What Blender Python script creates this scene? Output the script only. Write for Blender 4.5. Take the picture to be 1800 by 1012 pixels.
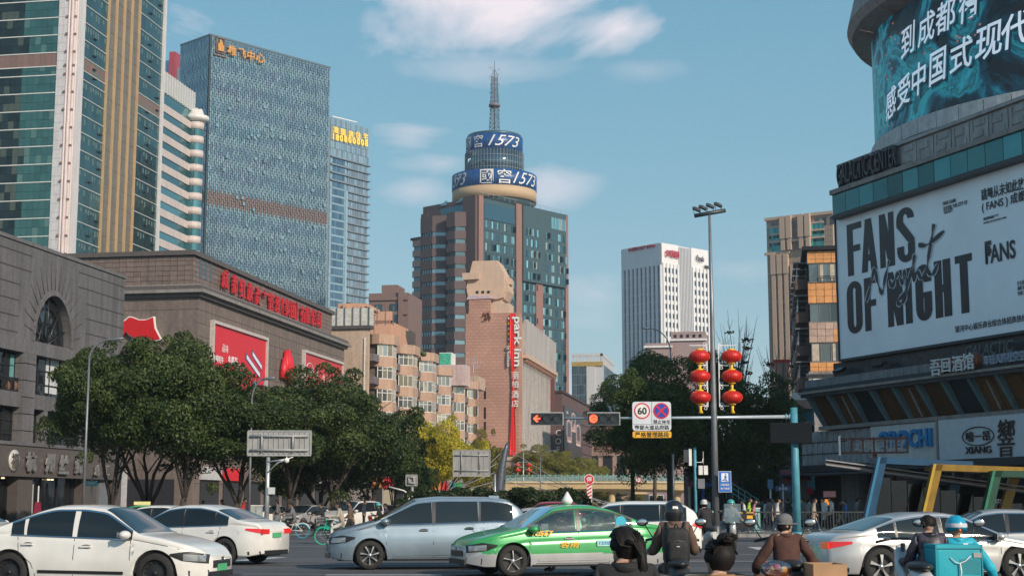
import bpy, bmesh, math, random
from mathutils import Vector, Matrix, noise
from math import radians as R, sin, cos, pi, sqrt, atan2, hypot
rnd = random.Random(7)
scene = bpy.context.scene
COL = scene.collection
for _o in list(bpy.data.objects): bpy.data.objects.remove(_o)

# ------------------------------------------------------------------ camera
PITCH = R(8.31); F = 2600.0; EYE = 1.5
cam_d = bpy.data.cameras.new('camera'); cam = bpy.data.objects.new('camera', cam_d); COL.objects.link(cam)
cam.location = (0, 0, EYE); cam.rotation_euler = (R(90)+PITCH, 0, 0)
cam_d.sensor_width = 36.0; cam_d.lens = 36.0*F/1800.0
cam_d.clip_start = 0.3; cam_d.clip_end = 12000
scene.camera = cam

# ------------------------------------------------------------------ light
SUN_AZ = R(139)      # measured clockwise from +Y (north) : sun stands behind the camera, to the right
SUN_EL = R(28)
SDIR = Vector((sin(SUN_AZ)*cos(SUN_EL), cos(SUN_AZ)*cos(SUN_EL), sin(SUN_EL)))
scene.view_settings.view_transform = 'Standard'; scene.view_settings.look = 'None'
scene.view_settings.gamma = 1.0; scene.view_settings.use_curve_mapping = False
scene.view_settings.exposure = 0.12
sun_d = bpy.data.lights.new('sun', 'SUN'); sun_d.energy = 4.1; sun_d.angle = R(0.55); sun_d.color = (1.0, 0.85, 0.7)
sun = bpy.data.objects.new('sun', sun_d); COL.objects.link(sun)
sun.rotation_euler = (-SDIR).to_track_quat('-Z', 'Y').to_euler(); sun.location = (40, -40, 60)
world = bpy.data.worlds.new('World'); scene.world = world; world.use_nodes = True
def build_world():
 nt = world.node_tree; nt.nodes.clear(); N = nt.nodes.new; L = nt.links.new
 out = N('ShaderNodeOutputWorld'); bg = N('ShaderNodeBackground'); L(bg.outputs[0], out.inputs[0])
 bg.inputs[1].default_value = 0.104
 sky = N('ShaderNodeTexSky'); sky.sky_type = 'NISHITA'; sky.sun_disc = False
 sky.sun_elevation = SUN_EL; sky.sun_rotation = SUN_AZ; sky.air_density = 1.3; sky.dust_density = 1.2; sky.ozone_density = 1.6
 tint = N('ShaderNodeMix'); tint.data_type = 'RGBA'; tint.blend_type = 'MULTIPLY'; tint.inputs[0].default_value = 1.0
 tint.inputs[7].default_value = (0.93, 1.1, 1.0, 1); L(sky.outputs[0], tint.inputs[6])
 hsv = N('ShaderNodeHueSaturation'); hsv.inputs['Saturation'].default_value = 0.92; L(tint.outputs[2], hsv.inputs['Color'])
 sz = N('ShaderNodeSeparateXYZ'); tc0 = N('ShaderNodeTexCoord'); nv = N('ShaderNodeVectorMath'); nv.operation = 'NORMALIZE'; L(tc0.outputs['Generated'], nv.inputs[0]); L(nv.outputs[0], sz.inputs[0])
 rp = N('ShaderNodeValToRGB'); L(sz.outputs[2], rp.inputs[0]); cr = rp.color_ramp; K = 1/10.0
 cr.elements[0].position = 0.0; cr.elements[0].color = (5.4*K, 6.2*K, 7.6*K, 1)
 cr.elements[1].position = 1.0; cr.elements[1].color = (.62*K, 2.1*K, 4.0*K, 1)
 for p_, c_ in ((.12, (3.4, 5.4, 7.2)), (.24, (2.05, 4.7, 6.5)), (.36, (1.35, 4.05, 6.1)), (.6, (.85, 3.0, 5.2))):
  e_ = cr.elements.new(p_); e_.color = (c_[0]*K, c_[1]*K, c_[2]*K, 1)
 rs = N('ShaderNodeVectorMath'); rs.operation = 'SCALE'; rs.inputs['Scale'].default_value = 9.0; L(rp.outputs[0], rs.inputs[0])
 sm = N('ShaderNodeMix'); sm.data_type = 'RGBA'; sm.inputs[0].default_value = .64; L(hsv.outputs[0], sm.inputs[6]); L(rs.outputs[0], sm.inputs[7])
 hsv = sm
 tc = N('ShaderNodeTexCoord')
 def vm(op, a, b=None):
  n = N('ShaderNodeVectorMath'); n.operation = op
  if hasattr(a, 'links'): L(a, n.inputs[0])
  else: n.inputs[0].default_value = a
  if b is not None:
   if hasattr(b, 'links'): L(b, n.inputs[1])
   else: n.inputs[1].default_value = b
  return n.outputs[1] if op in ('LENGTH', 'DOT_PRODUCT') else n.outputs[0]
 def ma(op, a, b=None, clamp=False):
  n = N('ShaderNodeMath'); n.operation = op; n.use_clamp = clamp
  for i, v in enumerate((a, b)):
   if v is None: continue
   if hasattr(v, 'links'): L(v, n.inputs[i])
   else: n.inputs[i].default_value = v
  return n.outputs[0]
 dirv = vm('NORMALIZE', tc.outputs['Generated'])
 total = None
 nz = N('ShaderNodeTexNoise'); nz.inputs['Scale'].default_value = 9.0; nz.inputs['Detail'].default_value = 10; nz.inputs['Roughness'].default_value = 0.6; nz.inputs['Distortion'].default_value = .5
 mp = N('ShaderNodeMapping'); mp.inputs['Scale'].default_value = (1, 1, 2.2); L(dirv, mp.inputs[0]); L(mp.outputs[0], nz.inputs[0])
 nzs = ma('MULTIPLY', ma('SUBTRACT', nz.outputs[0], 0.5), 3.4)
 for (px, py, w, h, d) in [(810, -5, 380, 100, 1.5), (1090, 50, 120, 52, 1.3), (850, 122, 170, 30, .45), (720, 243, 80, 34, .85), (775, 287, 80, 26, .6), (960, 330, 70, 36, .75), (735, 335, 90, 30, .6),
                           (1130, 122, 75, 22, .3), (1050, 520, 80, 50, .45), (1300, 475, 60, 22, .25), (990, 690, 110, 40, .35)]:
  dv = pix_dir(px, py).normalized()
  up = Vector((0, 0, 1)); ri = dv.cross(up).normalized(); u2 = ri.cross(dv).normalized()
  dx = ma('DIVIDE', vm('DOT_PRODUCT', dirv, tuple(ri)), w/F)
  dy = ma('DIVIDE', vm('DOT_PRODUCT', dirv, tuple(u2)), h/F)
  front = ma('GREATER_THAN', vm('DOT_PRODUCT', dirv, tuple(dv)), 0.0)
  r2 = ma('ADD', ma('MULTIPLY', dx, dx), ma('MULTIPLY', dy, dy))
  r1 = ma('SQRT', r2)
  m = ma('MULTIPLY', ma('MULTIPLY', ma('SUBTRACT', ma('ADD', 1.0, nzs), r1), 1.0, True), d)
  m = ma('MULTIPLY', m, front)
  total = m if total is None else ma('MAXIMUM', total, m)
 n2 = N('ShaderNodeTexNoise'); n2.inputs['Scale'].default_value = 3.0; n2.inputs['Detail'].default_value = 6; L(mp.outputs[0], n2.inputs[0])
 sx = N('ShaderNodeSeparateXYZ'); L(dirv, sx.inputs[0])
 behind = ma('MULTIPLY', ma('SUBTRACT', 0.75, sx.outputs[1]), 4.0, True)
 rest = ma('MULTIPLY', ma('MULTIPLY', ma('SUBTRACT', n2.outputs[0], 0.56), 5.0, True), ma('MULTIPLY', behind, 0.6))
 total = ma('MAXIMUM', total, rest)
 mix = N('ShaderNodeMix'); mix.data_type = 'RGBA'; L(ma('MULTIPLY', total, 0.68, True), mix.inputs[0]); L(hsv.outputs[2], mix.inputs[6]); mix.inputs[7].default_value = (8.6, 7.9, 8.4, 1)
 L(mix.outputs[2], bg.inputs[0])

def pix_dir(px, py):
 x = (px-900)/F; u = (506-py)/F
 return Vector((x, cos(PITCH)-sin(PITCH)*u, sin(PITCH)+cos(PITCH)*u))
def at_y(px, py, Y):
 d = pix_dir(px, py); return Vector((0, 0, EYE)) + d*(Y/d.y)
def at_h(px, py, H):
 "the point of height H seen at this pixel"
 d = pix_dir(px, py); return Vector((0, 0, EYE)) + d*((H-EYE)/d.z)
def gx(px, Y, z=0.0):
 "world x of a pixel column for a thing standing at depth Y"
 fwd = Y*cos(PITCH)+(z-EYE)*sin(PITCH)
 return (px-900)/F*fwd
build_world()

# ------------------------------------------------------------------ materials
MATS = {}
def node_mat(name):
 m = bpy.data.materials.new(name); m.use_nodes = True; nt = m.node_tree
 b = nt.nodes['Principled BSDF']; return m, nt, b
def mat(name, col=(.5, .5, .5), rough=.6, metal=0.0, var=0.12, scale=3.0, bump=0.0, bscale=40.0, spec=.5, coat=0.0, emit=0.0, ecol=None, rand=0.0, dirt=0.0, hue=0.0, streak=0.0):
 """general painted/stone surface: colour with noise mottling, optional grain relief, wear and per-piece variation"""
 if name in MATS: return MATS[name]
 m, nt, b = node_mat(name); N = nt.nodes.new; L = nt.links.new
 tc = N('ShaderNodeTexCoord'); geo = N('ShaderNodeNewGeometry')
 pos = geo.outputs['Position']
 src = pos if scale < 20 else tc.outputs['Object']
 rgb = N('ShaderNodeRGB'); rgb.outputs[0].default_value = (*col, 1); cur = rgb.outputs[0]
 def mult(cur, fac_out):
  mx = N('ShaderNodeMix'); mx.data_type = 'RGBA'; mx.blend_type = 'MULTIPLY'; mx.inputs[0].default_value = 1
  L(cur, mx.inputs[6]); L(fac_out, mx.inputs[7]); return mx.outputs[2]
 def ramp(val, lo, hi, a=0.0, c=1.0):
  mr = N('ShaderNodeMapRange'); L(val, mr.inputs[0]); mr.inputs[1].default_value = a; mr.inputs[2].default_value = c; mr.inputs[3].default_value = lo; mr.inputs[4].default_value = hi
  return mr.outputs[0]
 if var > 0:
  nz = N('ShaderNodeTexNoise'); nz.inputs['Scale'].default_value = scale; nz.inputs['Detail'].default_value = 5; L(src, nz.inputs[0])
  cur = mult(cur, ramp(nz.outputs[0], 1-var*1.6, 1+var*1.3, .25, .75))
 if dirt > 0:
  mp = N('ShaderNodeMapping'); mp.inputs['Scale'].default_value = (1.2, 1.2, .12); L(src, mp.inputs[0])
  nz = N('ShaderNodeTexNoise'); nz.inputs['Scale'].default_value = 1.4; nz.inputs['Detail'].default_value = 6; nz.inputs['Roughness'].default_value = .65; L(mp.outputs[0], nz.inputs[0])
  cur = mult(cur, ramp(nz.outputs[0], 1-dirt, 1.03, .3, .62))
 if rand > 0:
  oi = N('ShaderNodeObjectInfo'); cur = mult(cur, ramp(oi.outputs['Random'], 1-rand, 1+rand*.6))
 if hue > 0:
  oi = N('ShaderNodeObjectInfo'); hs = N('ShaderNodeHueSaturation'); L(ramp(oi.outputs['Random'], .5-hue, .5+hue), hs.inputs['Hue']); L(cur, hs.inputs['Color']); cur = hs.outputs[0]
 L(cur, b.inputs['Base Color'])
 b.inputs['Roughness'].default_value = rough; b.inputs['Metallic'].default_value = metal
 if 'Specular IOR Level' in b.inputs: b.inputs['Specular IOR Level'].default_value = spec
 if coat: b.inputs['Coat Weight'].default_value = coat; b.inputs['Coat Roughness'].default_value = .04
 if emit:
  b.inputs['Emission Color'].default_value = (*(ecol or col), 1); b.inputs['Emission Strength'].default_value = emit
 if bump > 0:
  nb = N('ShaderNodeTexNoise'); nb.inputs['Scale'].default_value = bscale; nb.inputs['Detail'].default_value = 4; L(src, nb.inputs[0])
  bp = N('ShaderNodeBump'); bp.inputs['Strength'].default_value = bump; bp.inputs['Distance'].default_value = .02; L(nb.outputs[0], bp.inputs['Height']); L(bp.outputs[0], b.inputs['Normal'])
 MATS[name] = m; return m
def glass_mat(name, col=(.05, .09, .1), rough=.06, metal=.75, tilt=.03, rand=.35, wav=.15, inner=None, innerfrac=0.0):
 """mirror-like facade glass; every pane leans a hair and wobbles, some panes show blinds"""
 if name in MATS: return MATS[name]
 m, nt, b = node_mat(name); N = nt.nodes.new; L = nt.links.new
 oi_ = N('ShaderNodeObjectInfo'); geo = N('ShaderNodeNewGeometry')
 a1 = N('ShaderNodeMath'); a1.operation = 'MULTIPLY_ADD'; L(geo.outputs['Random Per Island'], a1.inputs[0]); a1.inputs[1].default_value = 7.31; L(oi_.outputs['Random'], a1.inputs[2])
 oi = N('ShaderNodeMath'); oi.operation = 'FRACT'; L(a1.outputs[0], oi.inputs[0])
 class _O: outputs = {'Random': oi.outputs[0]}
 oi = _O
 mr = N('ShaderNodeMapRange'); L(oi.outputs['Random'], mr.inputs[0]); mr.inputs[3].default_value = 1-rand; mr.inputs[4].default_value = 1+rand
 mx = N('ShaderNodeMix'); mx.data_type = 'RGBA'; mx.blend_type = 'MULTIPLY'; mx.inputs[0].default_value = 1; mx.inputs[6].default_value = (*col, 1); L(mr.outputs[0], mx.inputs[7])
 cur = mx.outputs[2]
 b.inputs['Metallic'].default_value = metal
 if inner:
  wn0 = N('ShaderNodeTexWhiteNoise'); wn0.noise_dimensions = '1D'; L(oi.outputs['Random'], wn0.inputs['W'])
  gt = N('ShaderNodeMath'); gt.operation = 'LESS_THAN'; L(wn0.outputs['Value'], gt.inputs[0]); gt.inputs[1].default_value = innerfrac
  m2 = N('ShaderNodeMix'); m2.data_type = 'RGBA'; L(gt.outputs[0], m2.inputs[0]); L(cur, m2.inputs[6]); m2.inputs[7].default_value = (*inner, 1); cur = m2.outputs[2]
 L(cur, b.inputs['Base Color']); b.inputs['Roughness'].default_value = rough
 wn = N('ShaderNodeTexWhiteNoise'); wn.noise_dimensions = '1D'; L(oi.outputs['Random'], wn.inputs['W'])
 sub = N('ShaderNodeVectorMath'); sub.operation = 'SUBTRACT'; L(wn.outputs['Color'], sub.inputs[0]); sub.inputs[1].default_value = (.5, .5, .5)
 sc = N('ShaderNodeVectorMath'); sc.operation = 'SCALE'; L(sub.outputs[0], sc.inputs[0]); sc.inputs['Scale'].default_value = tilt
 nz = N('ShaderNodeTexNoise'); nz.inputs['Scale'].default_value = .6; nz.inputs['Detail'].default_value = 2; L(geo.outputs['Position'], nz.inputs[0])
 bp = N('ShaderNodeBump'); bp.inputs['Strength'].default_value = wav; bp.inputs['Distance'].default_value = .15; L(nz.outputs[0], bp.inputs['Height'])
 ad = N('ShaderNodeVectorMath'); ad.operation = 'ADD'; L(bp.outputs[0], ad.inputs[0]); L(sc.outputs[0], ad.inputs[1])
 nm = N('ShaderNodeVectorMath'); nm.operation = 'NORMALIZE'; L(ad.outputs[0], nm.inputs[0]); L(nm.outputs[0], b.inputs['Normal'])
 MATS[name] = m; return m
def clear_glass(name, tint=(.5, .6, .62), refl=.12, rough=.02):
 if name in MATS: return MATS[name]
 m = bpy.data.materials.new(name); m.use_nodes = True; nt = m.node_tree; nt.nodes.clear(); N = nt.nodes.new; L = nt.links.new
 out = N('ShaderNodeOutputMaterial'); mx = N('ShaderNodeMixShader'); tr = N('ShaderNodeBsdfTransparent'); gl = N('ShaderNodeBsdfGlossy')
 tr.inputs[0].default_value = (*tint, 1); gl.inputs[0].default_value = (.9, .95, 1, 1); gl.inputs['Roughness'].default_value = rough
 lw = N('ShaderNodeLayerWeight'); lw.inputs[0].default_value = .3
 mr = N('ShaderNodeMapRange'); L(lw.outputs['Fresnel'], mr.inputs[0]); mr.inputs[3].default_value = refl; mr.inputs[4].default_value = 1
 L(mr.outputs[0], mx.inputs[0]); L(tr.outputs[0], mx.inputs[1]); L(gl.outputs[0], mx.inputs[2]); L(mx.outputs[0], out.inputs[0])
 MATS[name] = m; return m

# ------------------------------------------------------------------ objects
def tag(o, label=None, cat=None, group=None, kind=None):
 if label: o['label'] = label
 if cat: o['category'] = cat
 if group: o['group'] = group
 if kind: o['kind'] = kind
 return o
def thing(name, label, cat, loc=(0, 0, 0), rz=0.0, group=None):
 o = bpy.data.objects.new(name, None); COL.objects.link(o); o.location = loc; o.rotation_euler = (0, 0, rz)
 o.empty_display_size = .2
 return tag(o, label, cat, group)
def link(name, me, parent=None, loc=(0, 0, 0), rot=(0, 0, 0), scale=(1, 1, 1), label=None):
 o = bpy.data.objects.new(name, me); COL.objects.link(o); o.parent = parent
 o.location = loc; o.rotation_euler = rot; o.scale = scale
 if label: o['label'] = label
 return o
UNIT = {}
def unit(m, shape='box'):
 k = (m.name, shape)
 if k not in UNIT:
  mb = MB()
  if shape == 'box': mb.box((0, 0, 0), (1, 1, 1))
  UNIT[k] = mb.mesh('unit', [m])
 return UNIT[k]
def bx(name, m, parent, x0, x1, y0, y1, z0, z1, label=None):
 return link(name, unit(m), parent, ((x0+x1)/2, (y0+y1)/2, (z0+z1)/2), (0, 0, 0), (abs(x1-x0), abs(y1-y0), abs(z1-z0)), label)

class MB:
 "mesh collector"
 def __init__(s): s.v = []; s.f = []; s.m = []; s.sm = []; s.M = None; s.cur = 0; s.smooth = False
 def put(s, vs, fs, mi=None, smooth=None):
  b = len(s.v)
  s.v += [tuple(s.M @ Vector(v)) for v in vs] if s.M else [tuple(v) for v in vs]
  for f in fs: s.f.append([b+i for i in f])
  s.m += [s.cur if mi is None else mi]*len(fs); s.sm += [s.smooth if smooth is None else smooth]*len(fs)
  return s
 def box(s, c, d, rz=0.0, mi=None, rx=0.0, ry=0.0, taper=1.0):
  x, y, z = d[0]/2, d[1]/2, d[2]/2
  vs = [Vector(p) for p in ((-x, -y, -z), (x, -y, -z), (x, y, -z), (-x, y, -z), (-x*taper, -y*taper, z), (x*taper, -y*taper, z), (x*taper, y*taper, z), (-x*taper, y*taper, z))]
  if rz or rx or ry:
   M = Matrix.Rotation(rz, 3, 'Z') @ Matrix.Rotation(ry, 3, 'Y') @ Matrix.Rotation(rx, 3, 'X'); vs = [M@v for v in vs]
  c = Vector(c); return s.put([v+c for v in vs], [(0, 3, 2, 1), (4, 5, 6, 7), (0, 1, 5, 4), (1, 2, 6, 5), (2, 3, 7, 6), (3, 0, 4, 7)], mi, False)
 def b2(s, x0, x1, y0, y1, z0, z1, mi=None): return s.box(((x0+x1)/2, (y0+y1)/2, (z0+z1)/2), (abs(x1-x0), abs(y1-y0), abs(z1-z0)), mi=mi)
 def prism(s, poly, z0, z1, mi=None, top=True, bottom=True):
  "poly: xy points counter clockwise"
  n = len(poly); vs = [(p[0], p[1], z0) for p in poly]+[(p[0], p[1], z1) for p in poly]
  fs = [(i, (i+1) % n, n+(i+1) % n, n+i) for i in range(n)]
  if top: fs.append(list(range(n, 2*n)))
  if bottom: fs.append(list(range(n-1, -1, -1)))
  return s.put(vs, fs, mi, False)
 def xz(s, poly, y0, y1, mi=None):
  "extrude an outline given in x,z along y (y0 = front, facing -y)"
  n = len(poly); vs = [(p[0], y0, p[1]) for p in poly]+[(p[0], y1, p[1]) for p in poly]
  fs = [((i+1) % n, i, n+i, n+(i+1) % n) for i in range(n)]+[list(range(n)), list(range(2*n-1, n-1, -1))]
  return s.put(vs, fs, mi, False)
 def tube(s, pts, r, n=8, mi=None, cap=True, smooth=True):
  pts = [Vector(p) for p in pts]; rs = r if isinstance(r, (list, tuple)) else [r]*len(pts)
  vs = []; k = len(pts); prev = None
  for i, p in enumerate(pts):
   t = (pts[min(i+1, k-1)]-pts[max(i-1, 0)]).normalized()
   a = prev if prev else (Vector((0, 0, 1)) if abs(t.z) < .9 else Vector((1, 0, 0)))
   u = (a - t*a.dot(t)); u = u.normalized() if u.length > 1e-6 else t.orthogonal().normalized()
   prev = u; w = t.cross(u)
   for j in range(n):
    an = 2*pi*j/n; vs.append(p+(u*cos(an)+w*sin(an))*rs[i])
  fs = [(i*n+j, i*n+(j+1) % n, (i+1)*n+(j+1) % n, (i+1)*n+j) for i in range(k-1) for j in range(n)]
  s.put(vs, fs, mi, smooth)
  if cap: 
   b = len(s.v)-len(vs)
   s.f += [[b+j for j in range(n-1, -1, -1)], [b+(k-1)*n+j for j in range(n)]]; s.m += [s.cur if mi is None else mi]*2; s.sm += [False]*2
  return s
 def lathe(s, prof, n=16, c=(0, 0, 0), axis='z', mi=None, smooth=True, a0=0.0, a1=2*pi):
  "prof: (radius, height) pairs"
  full = abs(a1-a0-2*pi) < 1e-4; m = n if full else n+1; vs = []
  for (r, h) in prof:
   for j in range(m):
    a = a0+(a1-a0)*j/n
    if axis == 'z': vs.append((c[0]+r*cos(a), c[1]+r*sin(a), c[2]+h))
    elif axis == 'y': vs.append((c[0]+r*cos(a), c[1]+h, c[2]-r*sin(a)))
    else: vs.append((c[0]+h, c[1]+r*cos(a), c[2]+r*sin(a)))
  fs = []
  for i in range(len(prof)-1):
   for j in range(n):
    j2 = (j+1) % m
    fs.append((i*m+j, i*m+j2, (i+1)*m+j2, (i+1)*m+j))
  return s.put(vs, fs, mi, smooth)
 def ball(s, c, r, seg=12, rings=8, mi=None, M=None):
  r = r if isinstance(r, (list, tuple)) else (r, r, r); vs = [(0, 0, 1)]
  for i in range(1, rings):
   for j in range(seg): vs.append((sin(pi*i/rings)*cos(2*pi*j/seg), sin(pi*i/rings)*sin(2*pi*j/seg), cos(pi*i/rings)))
  vs.append((0, 0, -1)); out = []
  for v in vs:
   q = Vector((v[0]*r[0], v[1]*r[1], v[2]*r[2]))
   if M: q = M@q
   out.append(q+Vector(c))
  fs = [(0, 1+j, 1+(j+1) % seg) for j in range(seg)]
  for i in range(rings-2):
   for j in range(seg): fs.append((1+i*seg+j, 1+(i+1)*seg+j, 1+(i+1)*seg+(j+1) % seg, 1+i*seg+(j+1) % seg))
  L_ = len(vs)-1; b = 1+(rings-2)*seg
  fs += [(b+j, L_, b+(j+1) % seg) for j in range(seg)]
  return s.put(out, fs, mi, True)
 def rbox(s, c, d, p=.35, seg=20, rings=14, mi=None, wob=0.0):
  "rounded, slightly slack box"
  f = lambda v: (abs(v)**p)*(1 if v >= 0 else -1); b = len(s.v); s.ball((0, 0, 0), 1, seg, rings, mi)
  for i in range(b, len(s.v)):
   v = Vector(s.v[i]); n = noise.noise(v*2.3)*wob; s.v[i] = (c[0]+f(v.x)*d[0]/2*(1+n), c[1]+f(v.y)*d[1]/2*(1+n), c[2]+f(v.z)*d[2]/2)
  return s
 def grid(s, rows, mi=None, smooth=True, close=False, flip=False):
  "rows of equal length points"
  n = len(rows[0]); vs = [p for r in rows for p in r]; fs = []
  for i in range(len(rows)-1):
   for j in range(n if close else n-1):
    q = (i*n+j, i*n+(j+1) % n, (i+1)*n+(j+1) % n, (i+1)*n+j)
    fs.append(q[::-1] if flip else q)
  return s.put(vs, fs, mi, smooth)
 def mesh(s, name, mats):
  me = bpy.data.meshes.new(name); me.from_pydata(s.v, [], s.f)
  for m in mats: me.materials.append(m)
  me.polygons.foreach_set('material_index', s.m); me.polygons.foreach_set('use_smooth', s.sm); me.update(); return me
 def build(s, name, mats, parent=None, loc=(0, 0, 0), rot=(0, 0, 0), label=None):
  if not isinstance(mats, (list, tuple)): mats = [mats]
  return link(name, s.mesh(name, mats), parent, loc, rot, (1, 1, 1), label)
def copy_tree(o, loc=None, rz=None, parent=None, **kw):
 c = o.copy(); COL.objects.link(c); c.parent = parent
 if loc is not None: c.location = loc
 if rz is not None: c.rotation_euler = (c.rotation_euler[0], c.rotation_euler[1], rz)
 for k, v in kw.items(): c[k] = v
 for ch in list(o.children): copy_tree(ch, parent=c)
 return c
def set_mat(o, name_from, m):
 "give a copied thing's part a material of its own"
 for ch in o.children_recursive:
  if ch.type == 'MESH' and ch.name.split('.')[0] in name_from:
   for sl in ch.material_slots: sl.link = 'OBJECT'; sl.material = m

# ---- lettering
_deps = []
TCACHE = {}
def text_mesh(s, m, size=1.0, depth=.02, bold=0.0, shear=0.0, spacing=1.0, res=3, width=None, align='CENTER', height=None):
 """letters standing in the x-z plane facing -y, centred on the origin; scaled to WIDTH x HEIGHT when given"""
 k = (s, m.name, size, depth, bold, shear, spacing, width, align, height)
 if k in TCACHE: return TCACHE[k]
 cu = bpy.data.curves.new('lettering', 'FONT'); cu.body = s; cu.size = 1.0; cu.extrude = 0.0; cu.offset = bold; cu.shear = shear
 cu.space_character = spacing; cu.resolution_u = res; cu.align_x = 'CENTER'; cu.align_y = 'CENTER'
 o = bpy.data.objects.new('lettering', cu); COL.objects.link(o)
 bpy.context.view_layer.update()
 me = bpy.data.meshes.new_from_object(o.evaluated_get(bpy.context.evaluated_depsgraph_get()))
 bpy.data.objects.remove(o); bpy.data.curves.remove(cu)
 bm = bmesh.new(); bm.from_mesh(me)
 if depth > 0:
  r = bmesh.ops.extrude_face_region(bm, geom=bm.faces[:])
  for v in [g for g in r['geom'] if isinstance(g, bmesh.types.BMVert)]: v.co.z += 1.0
  for f_ in bm.faces: f_.smooth = False
  bmesh.ops.recalc_face_normals(bm, faces=bm.faces[:])
 if bm.verts:
  xs = [v.co.x for v in bm.verts]; ys = [v.co.y for v in bm.verts]
  w = max(xs)-min(xs) or 1; h = max(ys)-min(ys) or 1; cx = (max(xs)+min(xs))/2; cy = (max(ys)+min(ys))/2
  sx = width/w if width else (height/h if height else size); sy = height/h if height else (width/w if width and size == 1.0 else size)
  if width and not height: sy = sx
  for v in bm.verts:
   x, y, z = v.co; v.co = ((x-cx)*sx, -z*depth, (y-cy)*sy)
 for f_ in bm.faces: f_.smooth = False
 bm.to_mesh(me); bm.free(); me.materials.clear(); me.materials.append(m); me.update()
 TCACHE[k] = me; return me
def letters(parent, s, m, loc, rz=0, name='lettering', rot=None, label=None, **kw):
 return link(name, text_mesh(s, m, **kw), parent, loc, rot or (0, 0, rz), (1, 1, 1), label)
# ------------------------------------------------------------------ placing helpers: the plan of the place from sight lines
CP, SP = cos(PITCH), sin(PITCH)
G = R(9.8)
UV = Vector((sin(G), cos(G), 0)); VV = Vector((cos(G), -sin(G), 0))     # along the avenue (away) / across it (right)
def run(C, d, px, z=EYE):
 k = (px-900)/F
 return (k*(C[1]*CP+(z-EYE)*SP)-C[0])/(d[0]-k*d[1]*CP)
def z_at(y, py):
 u = (506-py)/F
 return EYE + y*(u*CP+SP)/(CP-u*SP)
def zp(P, py): return z_at(P[1], py)
def sx(px, Y, z=EYE): return (px-900)/F*(Y*CP+(z-EYE)*SP)
class Bld:
 """a building with its near corner at C; local +x right along the front, +y away along the flank"""
 def __init__(s, name, label, cat, C, rz=-G, group=None):
  s.t = thing(name, label, cat, (C[0], C[1], 0), rz, group); s.C = Vector((C[0], C[1], 0)); s.rz = rz
  s.ux = Vector((cos(rz), sin(rz), 0)); s.uy = Vector((-sin(rz), cos(rz), 0)); s.cnt = {}; s.rest = {}
 def w(s, x, y): return s.C+s.ux*x+s.uy*y
 def y_on(s, px, z, x=0.0): return run(s.w(x, 0), s.uy, px, z)
 def x_on(s, px, z, y=0.0): return run(s.w(0, y), s.ux, px, z)
 def z(s, x, y, py): return z_at(s.w(x, y)[1], py)
 def box(s, name, m, x0, x1, y0, y1, z0, z1, label=None, parent=None): return bx(name, m, parent or s.t, x0, x1, y0, y1, z0, z1, label)
 def dims(s, face, a0, a1, d0, d1, x=0.0, y=0.0):
  if face == 'f': return a0, a1, y-d0, y-d1
  if face == 'r': return x+d0, x+d1, a0, a1
  return x-d0, x-d1, a0, a1
 def on(s, face, name, m, a0, a1, z0, z1, d0, d1, x=0.0, y=0.0, parent=None, label=None):
  q = s.dims(face, a0, a1, d0, d1, x, y)
  return bx(name, m, parent or s.t, *q, z0, z1, label)
 def many(s, name, m, q, z0, z1, cap=290):
  "the first CAP pieces are objects, what is over goes into one joined part"
  n = s.cnt.get(name, 0); s.cnt[name] = n+1
  if n < cap: return bx(name, m, s.t, *q, z0, z1)
  k = (name, m.name)
  if k not in s.rest: s.rest[k] = (MB(), m)
  s.rest[k][0].b2(q[0], q[1], q[2], q[3], z0, z1)
 def fine(s, name, m, q, z0, z1):
  k = (name, m.name)
  if k not in s.rest: s.rest[k] = (MB(), m)
  s.rest[k][0].b2(q[0], q[1], q[2], q[3], z0, z1)
 def done(s):
  for (name, _), (mb, m) in s.rest.items():
   o = mb.build(name, m, s.t); o['kind'] = 'stuff'
  s.rest = {}
 def text(s, face, txt, m, a, z, x=0.0, y=0.0, d=.05, each=False, parent=None, name='lettering', **kw):
  rot = {'f': 0, 'r': pi/2, 'l': -pi/2}[face]
  loc = {'f': (a, y-d, z), 'r': (x+d, a, z), 'l': (x-d, a, z)}[face]
  return letters(parent or s.t, txt, m, loc, rot, name=name, **kw)

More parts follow.
